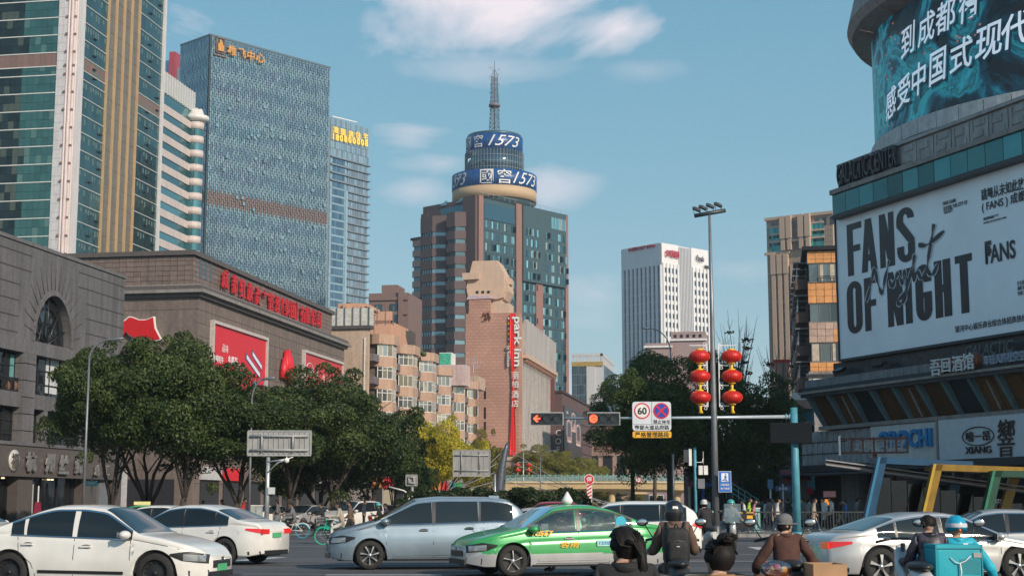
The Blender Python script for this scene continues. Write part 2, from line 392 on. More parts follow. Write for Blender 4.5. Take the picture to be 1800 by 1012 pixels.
# ------------------------------------------------------------------ materials of the setting
M_asph = None
def asphalt():
 m, nt, b = node_mat('asphalt'); N = nt.nodes.new; L = nt.links.new
 geo = N('ShaderNodeNewGeometry')
 def nz(sc, det=5, vec=None, rough=.6):
  n = N('ShaderNodeTexNoise'); n.inputs['Scale'].default_value = sc; n.inputs['Detail'].default_value = det; n.inputs['Roughness'].default_value = rough; L(vec or geo.outputs['Position'], n.inputs[0]); return n.outputs[0]
 r = N('ShaderNodeValToRGB'); L(nz(.25), r.inputs[0]); r.color_ramp.elements[0].position = .35; r.color_ramp.elements[0].color = (.062, .061, .064, 1); r.color_ramp.elements[1].position = .7; r.color_ramp.elements[1].color = (.105, .102, .105, 1)
 mp = N('ShaderNodeMapping'); mp.inputs['Scale'].default_value = (.06, 1.3, 1); L(geo.outputs['Position'], mp.inputs[0])
 r2 = N('ShaderNodeMapRange'); L(nz(1.0, 4, mp.outputs[0]), r2.inputs[0]); r2.inputs[1].default_value = .35; r2.inputs[2].default_value = .65; r2.inputs[3].default_value = .72; r2.inputs[4].default_value = 1.25
 mx = N('ShaderNodeMix'); mx.data_type = 'RGBA'; mx.blend_type = 'MULTIPLY'; mx.inputs[0].default_value = 1; L(r.outputs[0], mx.inputs[6]); L(r2.outputs[0], mx.inputs[7])
 r3 = N('ShaderNodeMapRange'); L(nz(60, 2), r3.inputs[0]); r3.inputs[3].default_value = .6; r3.inputs[4].default_value = 1.4
 m2 = N('ShaderNodeMix'); m2.data_type = 'RGBA'; m2.blend_type = 'MULTIPLY'; m2.inputs[0].default_value = 1; L(mx.outputs[2], m2.inputs[6]); L(r3.outputs[0], m2.inputs[7])
 L(m2.outputs[2], b.inputs['Base Color']); b.inputs['Roughness'].default_value = .78
 bp = N('ShaderNodeBump'); bp.inputs['Strength'].default_value = .4; bp.inputs['Distance'].default_value = .01; L(nz(45, 3), bp.inputs['Height']); L(bp.outputs[0], b.inputs['Normal'])
 return m
def worn_paint():
 m, nt, b = node_mat('road_paint'); N = nt.nodes.new; L = nt.links.new
 geo = N('ShaderNodeNewGeometry'); n = N('ShaderNodeTexNoise'); n.inputs['Scale'].default_value = 5; n.inputs['Detail'].default_value = 8; n.inputs['Roughness'].default_value = .75; L(geo.outputs['Position'], n.inputs[0])
 r = N('ShaderNodeValToRGB'); L(n.outputs[0], r.inputs[0]); r.color_ramp.elements[0].position = .3; r.color_ramp.elements[0].color = (.14, .14, .14, 1); r.color_ramp.elements[1].position = .5; r.color_ramp.elements[1].color = (.5, .5, .48, 1)
 L(r.outputs[0], b.inputs['Base Color']); b.inputs['Roughness'].default_value = .7; return m
M_asph = asphalt(); M_paint = worn_paint()
m_white = mat('white_paint', (.75, .75, .73), .5)
m_black = mat('black_paint', (.012, .013, .015), .45, var=.2)
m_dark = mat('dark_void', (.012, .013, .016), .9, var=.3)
m_pave = mat('paving', (.22, .215, .2), .85, var=.2, scale=1.5, dirt=.3, rand=.18)
m_kerb = mat('kerb_stone', (.33, .32, .3), .8, var=.15, dirt=.3, rand=.15)
m_steel = mat('galvanised_steel', (.45, .46, .47), .45, metal=.6, var=.15)
m_red = mat('sign_red', (.62, .018, .03), .5, var=.06)
m_lred = mat('lantern_red', (.55, .01, .012), .42, var=.05)
m_yel = mat('sign_yellow', (.8, .42, .02), .5, var=.05)
m_blue = mat('sign_blue', (.02, .14, .5), .45, var=.05)
m_sky_blue = mat('pole_blue', (.09, .33, .42), .5, var=.15, dirt=.35)

# ------------------------------------------------------------------ ground
def ground():
 mb = MB(); mb.put([(-2500, -60, 0), (2500, -60, 0), (2500, 6000, 0), (-2500, 6000, 0)], [(0, 1, 2, 3)])
 g = mb.build('road', M_asph); g['kind'] = 'structure'
 def slab(name, pts, z=.13):
  mb = MB(); mb.prism(pts, -.2, z); o = mb.build(name, m_pave); o['kind'] = 'structure'; return o
 c = [Vector((sx(1175, 69.5), 69.5, 0)), Vector((60, 66.0, 0)), Vector((140, 300, 0)), Vector((60, 330, 0))]
 a = c[0]+UV*270
 right = slab('pavement_right', [(c[0].x, c[0].y), (60, 67.5), (150, 300), (a.x, a.y)])
 p0 = Vector((sx(30, 88), 88, 0)); p1 = Vector((sx(560, 88), 88, 0))
 q0 = Vector((-31, 86, 0)); 
 l0 = Vector((-22.0, 84, 0)); l1 = l0+UV*330
 left = slab('pavement_left', [(-150, 84), (l0.x, l0.y), (l1.x, l1.y), (-150+.17*330, l1.y)])
 def kerbs(par, A, B, n):
  d = (B-A).normalized(); nrm = Vector((-d.y, d.x, 0)); ln = (B-A).length/n; rz = atan2(d.y, d.x)
  for i in range(n):
   p = A+d*(ln*(i+.5))
   link('kerb_stone', unit(m_kerb), par, (p.x, p.y, .0), (0, 0, rz), (ln-.02, .28, .3))
 kerbs(right, c[0], Vector((sx(1800, 67.6), 67.6, 0)), 40)
 kerbs(right, c[0], c[0]+UV*60, 40)
 kerbs(left, Vector((-40, 84, 0)), l0, 24); kerbs(left, l0, l0+UV*90, 60)
 for i in range(46):
  for j in range(3):
   x = c[0].x+.7+i*.62; y = 70.2+j*1.2
   bx('paving_flag', m_pave, right, x, x+.6, y, y+1.17, .12, .137)
 def stripe(pts, n=''):
  mb = MB(); mb.put([(p[0], p[1], .005) for p in pts], [list(range(len(pts)))]); o = mb.build('lane_marking', M_paint); o['kind'] = 'structure'; return o
 def band(A, B, w):
  A = Vector(A); B = Vector(B); d = (B-A).normalized(); n = Vector((-d.y, d.x))*(w/2)
  stripe([A-n, B-n, B+n, A+n])
 band((-30, 31.3), (5, 31.1), .15)
 for k in range(12): band((-27+k*4.4, 46.0), (-24.8+k*4.4, 46.0), .14)
 band((-13, 62), (9, 62), .18); band((-12, 54), (-1, 54.5), .12)
 band((-9.6, 33), (-6.6, 43), .45); band((-1.5, 34.5), (4, 33.8), .12); band((-4.0, 32.3), (-1.5, 32.3), .3)
 for k in range(9):   # zebra in front of the waiting cars
  x = -20+k*1.3; band((x, 74.0), (x+.5, 77.4), .45)
 for k in range(10):
  x = 6+k*1.2; band((x, 50.0), (x+.2, 53.4), .45)
 band((4.5, 40), (12, 39.5), .16); band((5, 45.5), (13, 45), .14); band((7, 57.5), (14, 57.3), .15)
ground()
def road_wear():
 tm = mat('tyre_marks', (.035, .035, .037), .8, var=.5, scale=2.0); pm = mat('asphalt_patch', (.05, .05, .053), .85, var=.3, scale=4); im_ = mat('iron_cover', (.04, .038, .036), .6, metal=.5, var=.3)
 for k, (x, y, w, d) in enumerate(((-9, 33.5, 2.2, 1.6), (-3.8, 41, 3.0, 1.2), (9, 37, 2.4, 2.0), (3, 56, 4, 1.8), (-14, 58, 5, 2))):
  MB().put([(x, y, .0025), (x+w, y+.05, .0025), (x+w-.1, y+d, .0025), (x-.1, y+d, .0025)], [(0, 1, 2, 3)]).build('asphalt_patch', pm)['kind'] = 'structure'
 for (x, y) in ((-6.2, 32.6), (3.2, 35.4), (-11, 48), (6.4, 52), (-3, 60)): o = MB().lathe([(0, .006), (.36, .006), (.38, 0)], 24, (x, y, 0)).build('manhole_cover', im_); o['kind'] = 'structure'
 for (y, x0, x1) in ((32.2, -14, 9), (33.9, -14, 9), (37.4, -16, 14), (39.0, -16, 14)):
  MB().put([(x0, y, .0035), (x1, y-.3, .0035), (x1, y-.12, .0035), (x0, y+.18, .0035)], [(0, 1, 2, 3)]).build('tyre_track', tm)['kind'] = 'structure'
road_wear()
# ================================================================== buildings, left side
# ---- glass office tower with a pale stone corner and gold ribs
def tower_gold():
 Y = 315.0; C = Vector((sx(94, Y), Y, 0)); b = Bld('office_tower', 'green glass office tower with pale stone corner and gold ribs up its flank', 'tower', C)
 H = 165; L_ = b.y_on(257, EYE); Wd = 46
 core = mat('tower_core', (.06, .075, .08), .6)
 b.box('core', core, -Wd, -.6, .6, L_-.5, 0, H-1)
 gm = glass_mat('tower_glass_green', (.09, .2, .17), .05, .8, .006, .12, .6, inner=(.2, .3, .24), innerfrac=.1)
 gd = glass_mat('tower_glass_dark_reflection', (.03, .05, .05), .06, .75, .006, .25, .5, inner=(.15, .15, .11), innerfrac=.25)
 stone = mat('tower_stone', (.62, .6, .6), .55, var=.08, dirt=.2, rand=.05); pink = mat('tower_stone_rose', (.66, .56, .54), .55, var=.08, dirt=.25)
 brown = mat('tower_brown_panel', (.2, .125, .105), .6, rand=.14); strip = mat('tower_sill', (.66, .66, .62), .5)
 gold = mat('gold_rib', (.52, .36, .19), .5, metal=.1, var=.1, dirt=.2); gback = mat('gold_recess', (.22, .2, .17), .4, metal=.3, var=.2, dirt=.3)
 cw = 3.6   # half of the stone corner on the front
 zband0, zband1 = b.z(-6, 0, 118), b.z(-6, 0, 94)
 fl = 4.0
 levels = []
 z = zband0-2.0
 while z > 2: levels.append(z); z -= fl
 up = [zband1+k*fl for k in range(0, 9)]
 lv = sorted(levels)+[zband0]+up
 pw = 1.38
 npane = int((Wd-cw)/pw)
 edges = sorted(set(levels+[zband0]))
 def rows():
  for a, c in zip(edges[:-1], edges[1:]): yield a, c
  for a, c in zip(up[:-1], up[1:]): yield a, c
 rr = [r for r in rows() if r[1] > 50]; lo = [r for r in rows() if r[1] <= 50]
 for (za, zc) in rr:
  hm = (za+zc)/2
  for i in range(npane):
   a1 = -cw-i*pw; a0 = a1-pw+.05
   g = gm if (i < 5 or (i == 5 and rnd.random() < .5)) else gd  # green/dark split paints the reflection of a dark building into the pane colours
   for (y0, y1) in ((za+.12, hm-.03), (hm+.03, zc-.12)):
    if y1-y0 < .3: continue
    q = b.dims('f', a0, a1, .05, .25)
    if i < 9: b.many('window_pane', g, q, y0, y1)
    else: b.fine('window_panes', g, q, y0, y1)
 for (za, zc) in lo: b.fine('window_panes', gd, b.dims('f', -Wd, -cw, .05, .25), za+.12, zc-.12)
 for z in edges+up: b.on('f', 'sill', strip, -Wd, -cw+.02, z-.1, z+.1, .05, .42)
 for i in range(npane):
  a1 = -cw-i*pw; 
  if i < 12: b.on('f', 'brown_panel', brown, a1-pw+.04, a1, zband0+.12, zband1-.12, .05, .3)
 b.box('corner_pier', stone, -cw+.04, -1.35, -.55, 1.2, 0, H)
 b.box('corner_pier', stone, .3, .62, .9, 3.9, 0, H)
 for k, (x, y, r) in enumerate([(-1.2, -.35, .32), (-.5, -.3, .34), (.1, .05, .34), (.3, .62, .3)]):
  MB().lathe([(r, 0), (r, H)], 10, (x, y, 0)).build('corner_rib', pink, b.t)
 MB().prism([(-1.4, -.25), (-.2, -.25), (.4, .9), (-.6, 2), (-1.6, 2)], 0, H-.5).build('corner_core', pink, b.t)
 for z in lv:
  for (x, y) in ((-1.45, -.62), (.22, -.1)):
   b.box('bracket', brown, x-.2, x+.25, y-.25, y+.15, z-.25, z+.25)
 for z in [2+fl*.5*k for k in range(int(H/fl*2))]:
  b.fine('joint', mat('joint_grey', (.28, .27, .27), .8), (-cw+.02, -1.35, -.565, -.55), z, z+.06)
 yg0 = b.y_on(168, z_at(Y, 437)); yg1 = b.y_on(225, z_at(Y, 437)); ye = L_-1.3
 gf = glass_mat('tower_glass_teal', (.07, .15, .155), .07, .75, .012, .2, .35)
 seg = [(4.0, yg0), (yg1, ye)]
 alllv = sorted(lv)
 bf0, bf1 = zband0, zband1
 for (s0, s1) in seg:
  for a, c in zip(alllv[:-1], alllv[1:]):
   mm = brown if abs(a-bf0) < .1 else gf
   n = 4
   for k in range(n):
    u0 = s0+(s1-s0)*k/n; u1 = s0+(s1-s0)*(k+1)/n
    b.many('flank_window', mm, (.3, .5, u0+.03, u1-.03), a+.1, c-.1)
  for z in alllv: b.on('r', 'sill', strip, s0, s1, z-.07, z+.07, .3, .66)
 blind = mat('blind_pale', (.12, .2, .19), .7, rand=.4)
 for z in alllv:
  for (s0, s1) in seg:
   for k in range(9):
    if rnd.random() < .5: 
     y = s0+(s1-s0)*(k+.5)/9; b.fine('blinds', blind, (.5, .515, y-.45, y+.25), z+1.9+rnd.random()*.8, z+3.4)
   if rnd.random() < .8: 
    y = s0+(s1-s0)*rnd.choice((.45, .5, .85)); b.box('open_vent', m_black, .5, .95, y-.6, y+.6, z+1.5, z+1.75)
 b.box('gold_recess', gback, .2, .45, yg0, yg1, 0, H)
 for k in range(5):
  y = yg0+.25+(yg1-yg0-.5)*k/4; b.box('gold_rib', gold, .3, .95, y-.22, y+.22, 0, H)
 for z in [2+fl*k for k in range(int(H/fl))]: b.fine('rib_joint', mat('joint_brown', (.16, .13, .1), .8), (.46, .5, yg0, yg1), z, z+.1)
 b.box('end_pier', stone, -.2, .95, ye, L_, 0, H)
 b.box('roof', stone, -Wd, 0, .2, L_-.2, H-1, H)
 b.done()
tower_gold()

# ---- banded tower with a rounded stair bay
def tower_banded():
 H = 116.0; P = at_h(343, 166, H); G2 = G
 L0 = 46.0; C = P-UV*L0; b = Bld('banded_tower', 'pinkish tower with strip windows and a round stair bay under a flying white crown', 'tower', C)
 rose = mat('banded_rose', (.6, .52, .49), .6, var=.1, dirt=.25); gl = glass_mat('banded_glass', (.12, .28, .3), .07, .75, .02, .3, .3)
 fin = mat('crown_grey', (.55, .55, .55), .6); wh = mat('crown_white', (.75, .73, .7), .4)
 b.box('core', rose, -30, -.4, .4, L0-.4, 0, H-.3)
 zc = b.z(0, L0, 205)
 b.box('crown_glass', gl, -30, -.2, .2, L0-.2, zc, H)
 n = 26
 for i in range(n): y = L0*(i+.5)/n; b.box('crown_fin', fin, -.2, .35, y-.42, y+.42, zc+1, H+.3)
 zs = []; st = (b.z(0, L0*.9, 246)-b.z(0, L0*.9, 271))
 z = zc-.2; k = 0
 while z > 3:
  b.on('r', 'window_band', gl, .3, L0-2.0, z-st*.5, z, -.3, .02)
  b.on('r', 'wall_band', rose, .3, L0-2.0, z-st, z-st*.5, -.3, .28)
  zs.append(z); z -= st
 r = 2.3; cx, cy = .9, L0-.9
 for z in zs:
  MB().lathe([(r-.15, z-st*.5), (r-.15, z)], 20, (cx, cy, 0)).build('bay_window', gl, b.t)
  MB().lathe([(r-.2, z-st), (r, z-st), (r, z-st*.5), (r-.2, z-st*.5)], 20, (cx, cy, 0)).build('bay_band', rose, b.t)
 zt = b.z(0, L0, 213)
 MB().lathe([(0, zt-.6), (r+.4, zt-.6), (r+1.3, zt), (r+1.3, zt+.9), (r, zt+1.0), (r-.4, zt+2.6), (0, zt+2.8)], 24, (cx, cy, 0)).build('crown_ring', wh, b.t)
 for a in range(6): MB().box((cx+cos(a)*1.2, cy+sin(a)*1.2, zt+2.6), (.9, .9, .9)).build('roof_plant', wh, b.t)
 b.done()
tower_banded()

# ---- faceted glass tower with gold characters
def pane_wall(b, face, A0, A1, z0, z1, na, nz, mats, skew=.2, d=.3, x=0, y=0, band=None, name='glass_panes'):
 "staggered trapezoid panes, joined (a few pixels each)"
 mbs = [MB() for _ in mats]; da = (A1-A0)/na; dz = (z1-z0)/nz
 for i in range(na):
  off = dz*.5 if i % 2 else 0
  for j in range(-1, nz):
   za = z0+j*dz+off; zb = za+dz
   za = max(za, z0); zb = min(zb, z1)
   if zb-za < .2: continue
   t = skew*da*(1 if (i+j) % 2 else -1)
   a0, a1 = A0+i*da+.11, A0+(i+1)*da-.11
   zm = (za+zb)/2
   if band and band[0] < zm < band[1]: k = len(mats)-1
   else:
    r_ = rnd.random(); k = 0 if j % 4 < 2 else 1; k = k if r_ < .86 else (2 if r_ < .92 else 1-k)
   q = [(a0, za+.12), (a1, za+.12), (a1+t*.5, zb-.1), (a0+t*.5, zb-.1)]
   dd = d+rnd.random()*.12
   if face == 'f': vs = [(p[0], y-dd, p[1]) for p in q]
   else: vs = [(x+dd, p[0], p[1]) for p in q]
   mbs[k].put(vs, [(0, 1, 2, 3)])
 for mb, m in zip(mbs, mats):
  if mb.v: o = mb.build(name, m, b.t); o['kind'] = 'stuff'
def tower_facets():
 H = 165.0; C = at_h(370, 62, H); Rr = at_h(580, 120, H); Lp = at_h(315, 80, H)
 d = Rr-C; rz = atan2(d.y, d.x)-pi/2     # flank direction is local +y
 b = Bld('glass_tower', 'blue glass tower of slanted panes with gold characters along its parapet', 'tower', C, rz)
 L_ = (Rr-C).length; Wd = (Lp-C).length
 fr = mat('facet_frame', (.1, .15, .18), .5); core = mat('facet_core', (.05, .085, .1), .5)
 b.box('frame', core, -Wd, 0, 0, L_, 0, H)
 g1 = glass_mat('facet_glass_light', (.33, .44, .48), .25, .65, .004, .14, .0); g2 = glass_mat('facet_glass_deep', (.25, .35, .42), .22, .68, .004, .18, .0)
 g3 = glass_mat('facet_glass_pale', (.36, .5, .53), .25, .7, .01, .12, .05); gb = mat('facet_band_brown', (.2, .15, .14), .55, var=.25, metal=.2)
 zb0, zb1 = b.z(0, 0, 360), b.z(0, 0, 334)
 nz = 84
 pane_wall(b, 'r', .3, L_-.2, 0, H-.3, 62, nz, [g1, g2, g3, gb], band=(zb0, zb1))
 pane_wall(b, 'f', -Wd+.2, -.3, 0, H-.3, 20, nz, [g1, g2, g2, gb], band=(zb0, zb1), y=0)
 for i in range(60):
  y = rnd.uniform(2, L_-2); z = rnd.uniform(b.z(0, 0, 520), H-20)
  b.fine('open_vents', g3, (.45, .95, y-.5, y+.5), z, z+1.1)
 b.box('parapet', fr, -Wd-.2, .2, -.2, .3, H-.2, H+.5); b.box('parapet', fr, -.3, .25, .3, L_+.2, H-.2, H+.5)
 gold = mat('gold_sign', (.75, .36, .1), .4, metal=.3, var=.05)
 zc = b.z(0, 8, 90); a0 = b.y_on(386, zc)
 def ypx(px, z): return b.y_on(px, z, .6)
 for ch, px, py in (('雄', 405, 90), ('飞', 423, 95), ('中', 438, 99), ('心', 455, 103)):
  zz = b.z(.6, ypx(px, zc), py); b.text('r', ch, gold, ypx(px, zz), zz, d=1.1, depth=.6, bold=.02, height=3.6 if ch != '飞' else 3.2, width=None, name='sign_character')
 y0 = ypx(387, zc); zz = b.z(.6, y0, 81)
 em = MB(); 
 for (u0, u1, w0, w1) in ((-1.2, -.6, -2, .7), (-.5, .1, -2, 2.1), (.2, .7, -2, 1.5), (.8, 1.2, -2, .4)): em.b2(.6, 1.2, y0+u0, y0+u1, zz+w0, zz+w1)
 em.build('emblem', gold, b.t)
 fm = MB(); 
 for (u0, u1, w0, w1) in ((-1.9, 1.8, 2.6, 3), (-1.9, 1.8, -2.8, -2.4), (-1.9, -1.6, -2.8, 3), (1.5, 1.8, -2.8, 3), (-2.6, 2.6, -3.9, -3.5)): fm.b2(.4, .9, y0+u0, y0+u1, zz+w0, zz+w1)
 fm.build('emblem_frame', mat('emblem_brown', (.16, .09, .06), .5), b.t)
 b.done()
tower_facets()

def tower_ledges():
 H = 150.0; C = at_h(581, 206, H); Rr = at_h(648, 226, H)
 d = Rr-C; rz = atan2(d.y, d.x)-pi/2
 C = C - d.normalized()*8
 b = Bld('residential_tower', 'grey glass residential tower with ledges and yellow characters, beside the blue one', 'tower', C, rz)
 L_ = (Rr-C).length
 core = mat('ledge_core', (.18, .24, .28), .5, var=.1); ledge = mat('ledge_edge', (.17, .22, .26), .6)
 g = glass_mat('ledge_glass', (.42, .5, .56), .12, .7, .05, .3, .1, inner=(.4, .4, .42), innerfrac=.25); g2 = glass_mat('ledge_glass_deep', (.2, .3, .38), .1, .8, .05, .3, .1)
 gt = glass_mat('ledge_glass_pale', (.5, .62, .66), .15, .7, .03, .1, .1)
 b.box('core', core, -14, 0, 0, L_, 0, H)
 z = H-15.5; st = 3.1; ys = b.y_on(605, H*.55)
 zl = b.z(0, 10, 330)
 while z > 4:
  b.box('ledge', ledge, -14, 1.0, ys+.5 if z < zl else 8, L_+.6, z-.25, z+.25)
  n = 12
  for i in range(n):
   a0 = ys+.6+(L_-ys-1.0)*i/n; a1 = ys+.6+(L_-ys-1.0)*(i+1)/n
   b.fine('windows', g, (.1, .3, a0+.08, a1-.08), z-st+.4, z-.35)
  for i in range(7):
   a0 = 8+(ys-8)*i/7; a1 = 8+(ys-8)*(i+1)/7
   b.fine('windows', g2 if 0 < i < 6 else gt, (.1, .35, a0+.08, a1-.08), z-st+.7, z-.1)
  b.fine('floor_strips', gt, (.1, .45, 8, ys), z-.1, z+.6)
  z -= st
 for i in range(22):
  a0 = 8+(L_-8)*i/22; a1 = a0+(L_-8)/22-.12
  for j in range(5): b.fine('screen_panels', gt if (i+j) % 3 else g, (.1, .35, a0, a1), H-15+j*3, H-15+j*3+2.85)
 b.box('pier', gt, .1, .8, ys-.6, ys+.4, 4, zl)
 yl = mat('yellow_sign', (.95, .62, .08), .5, emit=.25, ecol=(1, .7, .15))
 for ch, px, py in zip('准现房住宅', (590, 602, 616, 629, 642), (229, 233, 236, 238, 241)):
  zz = b.z(.8, b.y_on(px, H-8, .8), py); b.text('r', ch, yl, b.y_on(px, zz, .8), zz, d=.9, depth=.3, bold=.012, height=2.7, name='sign_character')
 for ch, px, py in zip('180800008', (585, 592, 599, 606.5, 614, 621.5, 629, 636, 643), (240, 242, 243.5, 245, 246.5, 248, 249.5, 251, 252.5)):
  zz = b.z(.8, b.y_on(px, H-11, .8), py); b.text('r', ch, yl, b.y_on(px, zz, .8), zz, d=.9, depth=.3, bold=.03, height=2.6, name='sign_numeral')
 MB().box((-2, L_*.6, H+1.5), (.5, 14, .4), rx=.04).build('crane_arm', m_white, b.t)
 b.done()
 H = 170.0; C = at_h(314, 92, H)
 b = Bld('far_glass_tower', 'slice of blue glass tower with a dark red fin behind the banded tower', 'tower', C, -G)
 b.box('body', g2, -22, -3.4, 0, 20, 0, H-3); 
 for k in range(40): b.box('floor_line', ledge, -22, -3.3, -.2, 0, 4*k+8, 4*k+8.4)
 b.box('fin', mat('fin_red', (.38, .05, .07), .5), -3.3, -.8, -1, 18, 0, H); b.box('shaft', mat('shaft_grey', (.2, .25, .3), .5), -.7, 4, .5, 20, 0, H-6)
 b.done()
tower_ledges()

# ---- red-lettered department store
def red_store():
 H = 25.5; C = at_h(339, 440, H); b = Bld('department_store', 'brown tiled department store with red brush characters and red adverts on its flank', 'store', C)
 L_ = b.y_on(583, H); up = mat('store_tile', (.19, .14, .12), .5, var=.12, rand=.16, dirt=.2); low = mat('store_stone', (.185, .145, .125), .65, var=.14, dirt=.3, bump=.1)
 joint = mat('store_joint', (.07, .055, .05), .8); corn = mat('store_cornice', (.26, .235, .215), .55, dirt=.3); dk = mat('store_cornice_dark', (.1, .085, .08), .6)
 z1 = b.z(0, 0, 512)
 Wd = 46
 b.box('upper_wall', joint, -Wd, 0, 0, L_, z1, H-.2)
 nr = 6; tw = .74; th = (H-.5-z1-.6)/nr
 nf = int(16/tw)
 for i in range(nf):
  for j in range(nr): b.many('tile', up, b.dims('f', -(i+1)*tw+.02, -i*tw-.02, 0, .06), z1+.6+j*th+.02, z1+.6+(j+1)*th-.02)
 b.on('f', 'tile_field', up, -Wd, -nf*tw, z1+.6, H-.5, 0, .05)
 n2 = 56; dy = L_/n2
 for i in range(n2):
  for j in range(nr): b.many('tile', up, b.dims('r', i*dy+.03, (i+1)*dy-.03, 0, .06), z1+.6+j*th+.02, z1+.6+(j+1)*th-.02)
 b.box('roof_edge', dk, -Wd, .35, -.35, .2, H-.45, H); b.box('roof_edge', dk, -.2, .35, .2, L_+.3, H-.45, H)
 sl = mat('slit_window', (.1, .13, .15), .3, metal=.4)
 for a in (1.6, 3.0, 4.4, 10.0, 11.3, 12.6, 25.4, 26.6, 27.8, 36, 38, 39.6):
  z_ = z1+1.6; b.on('r', 'slit_window', sl, a, a+.6, z_, z_+2.6 if a < 6 else z_+1.7, .05, .08)
 e = 1.2; L2 = b.y_on(605, z1, e)
 b.box('lower_wall', low, -Wd, e, -e, L2, 0, z1-.7)
 for (za, zb, o, m) in ((z1-.7, z1-.35, .35, dk), (z1-.35, z1-.05, .75, corn), (z1-.05, z1+.35, .45, dk), (z1+.35, z1+.5, .3, corn)):
  b.box('cornice', m, -Wd, e+o, -e-o, -e+.6, za, zb); b.box('cornice', m, e-.6, e+o, -e+.6, L2+o, za, zb)
 for j in range(14):
  z = z1-1.9-j*1.25
  if z > 1: b.fine('course_joint', joint, (e, e+.012, -e, L2), z, z+.05); b.fine('course_joint', joint, (-Wd, e, -e-.012, -e), z, z+.05) if j % 3 == 0 else None
 for i in range(40): 
  x = -i*.6+e-.3; b.fine('tile_joint', mat('store_joint_soft', (.15, .125, .11), .8), (x, x+.03, -e-.01, -e), 1, z1-.8)
 for i in range(70):
  y = i*.75; b.fine('tile_joint', mat('store_joint_soft', (.15, .125, .11), .8), (e, e+.008, y, y+.025), 1, z1-.8)
 rm = mat('character_red', (.5, .02, .03), .45)
 txt = '成都红旗资产管理(集团)有限公司'; ps = [(394, 497), (412, 502), (429, 509), (447, 515), (461, 521), (475, 527), (487, 531), (499, 537), (508.5, 542), (516.5, 545), (525, 548), (533, 551), (540, 554), (550, 558), (558, 562), (566, 566)]
 pxs = [389+ (555-389)*t for t in (0, .1, .185, .265, .345, .42, .49, .56, .615, .66, .72, .765, .83, .885, .945, 1.0)]
 ys = [491, 500, 507, 514, 521, 526, 531, 536, 539.5, 541, 545, 548, 552, 555, 559, 562]
 for ch, px, py in zip(txt, pxs, ys):
  y_ = b.y_on(px, 20, .1); z_ = b.z(.1, y_, py); hh = 1.95*(1 if ch not in '()' else 1.1)
  b.text('r', ch, rm, y_, z_, d=.3, depth=.22, bold=.006, height=hh, width=(1.5 if ch not in '()' else .5), name='sign_character')
 fx = b.x_on(250, 15, -e); fz = b.z(fx, -e, 581)
 pts = [(-2.0, 1.0), (-1.7, .9), (-1.3, 1.25), (-.9, 1.2), (-.3, .95), (.4, .95), (1.1, 1.2), (1.25, .2), (1.85, -.85), (1.1, -1.0), (.3, -.6), (-.6, -.75), (-1.2, -.45), (-1.5, -.1), (-1.9, -.5), (-1.8, .1), (-2.1, -.1), (-1.85, .4), (-2.15, .5)]
 MB().xz([(p[0]*1.07, p[1]*1.09) for p in pts], 0, .3).build('flag_emblem_rim', m_white, b.t, (fx, -e-.34, fz))
 MB().xz(pts, 0, .34).build('flag_emblem', m_lred, b.t, (fx, -e-.42, fz))
 frame = mat('advert_frame', (.5, .45, .42), .5)
 def advert(px0, px1, py0a, py1, name):
  ya, yb = b.y_on(px0, 12, e), b.y_on(px1, 12, e); zt = b.z(e, ya, py0a); zb = zt-8.3 if name == 1 else zt-5.2
  p = b.on('r', 'advert_panel', m_red if name == 1 else mat('advert_red', (.55, .03, .03), .4), ya, yb, zb, zt, .0, .18, x=e)
  for (a0, a1, w0, w1) in ((ya-.3, yb+.3, zt, zt+.3), (ya-.3, ya, zb, zt), (yb, yb+.3, zb, zt)): b.on('r', 'advert_frame', frame, a0, a1, w0, w1, .0, .4, x=e)
  return ya, yb, zb, zt
 ya, yb, zb, zt = advert(368, 462, 568, 700, 1)
 w = yb-ya; d = .2+e
 def T(s, u, v, h, m=m_white, rot=0, **kw): 
  return letters(b.t, s, m, (d, ya+u*w, zt-v), name='advert_lettering', rot=(rot*1.0, 0, pi/2) if False else (0, 0, pi/2), depth=.01, height=h, **kw)
 T('高原牦牛', .1, 3.3, .7, bold=.02); T('品味', .22, 2.1, .8); T('乡都荟', .36, 3.1, .9, bold=.02); T('福春堂银行', .5, 3.5, .5); T('好利来', .48, 5.0, .5)
 ad = MB(); ad.M = Matrix.Translation((d, 0, 0))
 def quad(pts, m, lift=0.0): 
  q = MB(); q.put([(d+lift, ya+u*w, zt-v) for u, v in pts], [list(range(len(pts)))]); q.build('advert_print', m, b.t)
 cyan = mat('advert_cyan', (.03, .35, .6), .4); navy = mat('advert_navy', (.05, .06, .2), .4); pale = mat('advert_pale', (.75, .72, .76), .4)
 quad([(.62, 8.2), (.8, 4.4), (.93, 6.2), (.99, 4.0), (.99, 8.2)], cyan, 0); quad([(.68, 8.2), (.86, 5.0), (.92, 6.6), (.985, 6.0), (.985, 8.2)], pale, .01)
 quad([(.60, 1.9), (.9, 3.6), (.9, 4.3), (.6, 2.6)], navy, .012); quad([(.615, 2.08), (.885, 3.65), (.885, 4.1), (.615, 2.5)], pale, .02)
 quad([(.72, 1.4), (.93, 2.7), (.93, 3.4), (.72, 2.1)], navy, .012); quad([(.73, 1.6), (.92, 2.8), (.92, 3.2), (.73, 2.0)], pale, .02)
 quad([(.78, 7.2), (.87, 6.2), (.87, 7.2), (.78, 8.1)], m_red, .022)
 T('惠享', .65, 6.4, 1.4, bold=.02)
 ya, yb, zb, zt = advert(530, 597, 619, 690, 2); w = yb-ya
 T('川字号', .14, 2.2, 1.0, bold=.01); T('茶', .34, 2.2, .9); T('绣', .5, 2.4, .9); T('山椒', .66, 2.6, .8); T('酒', .8, 2.8, 1.1, bold=.03); T('晟', .94, 2.9, 1.0)
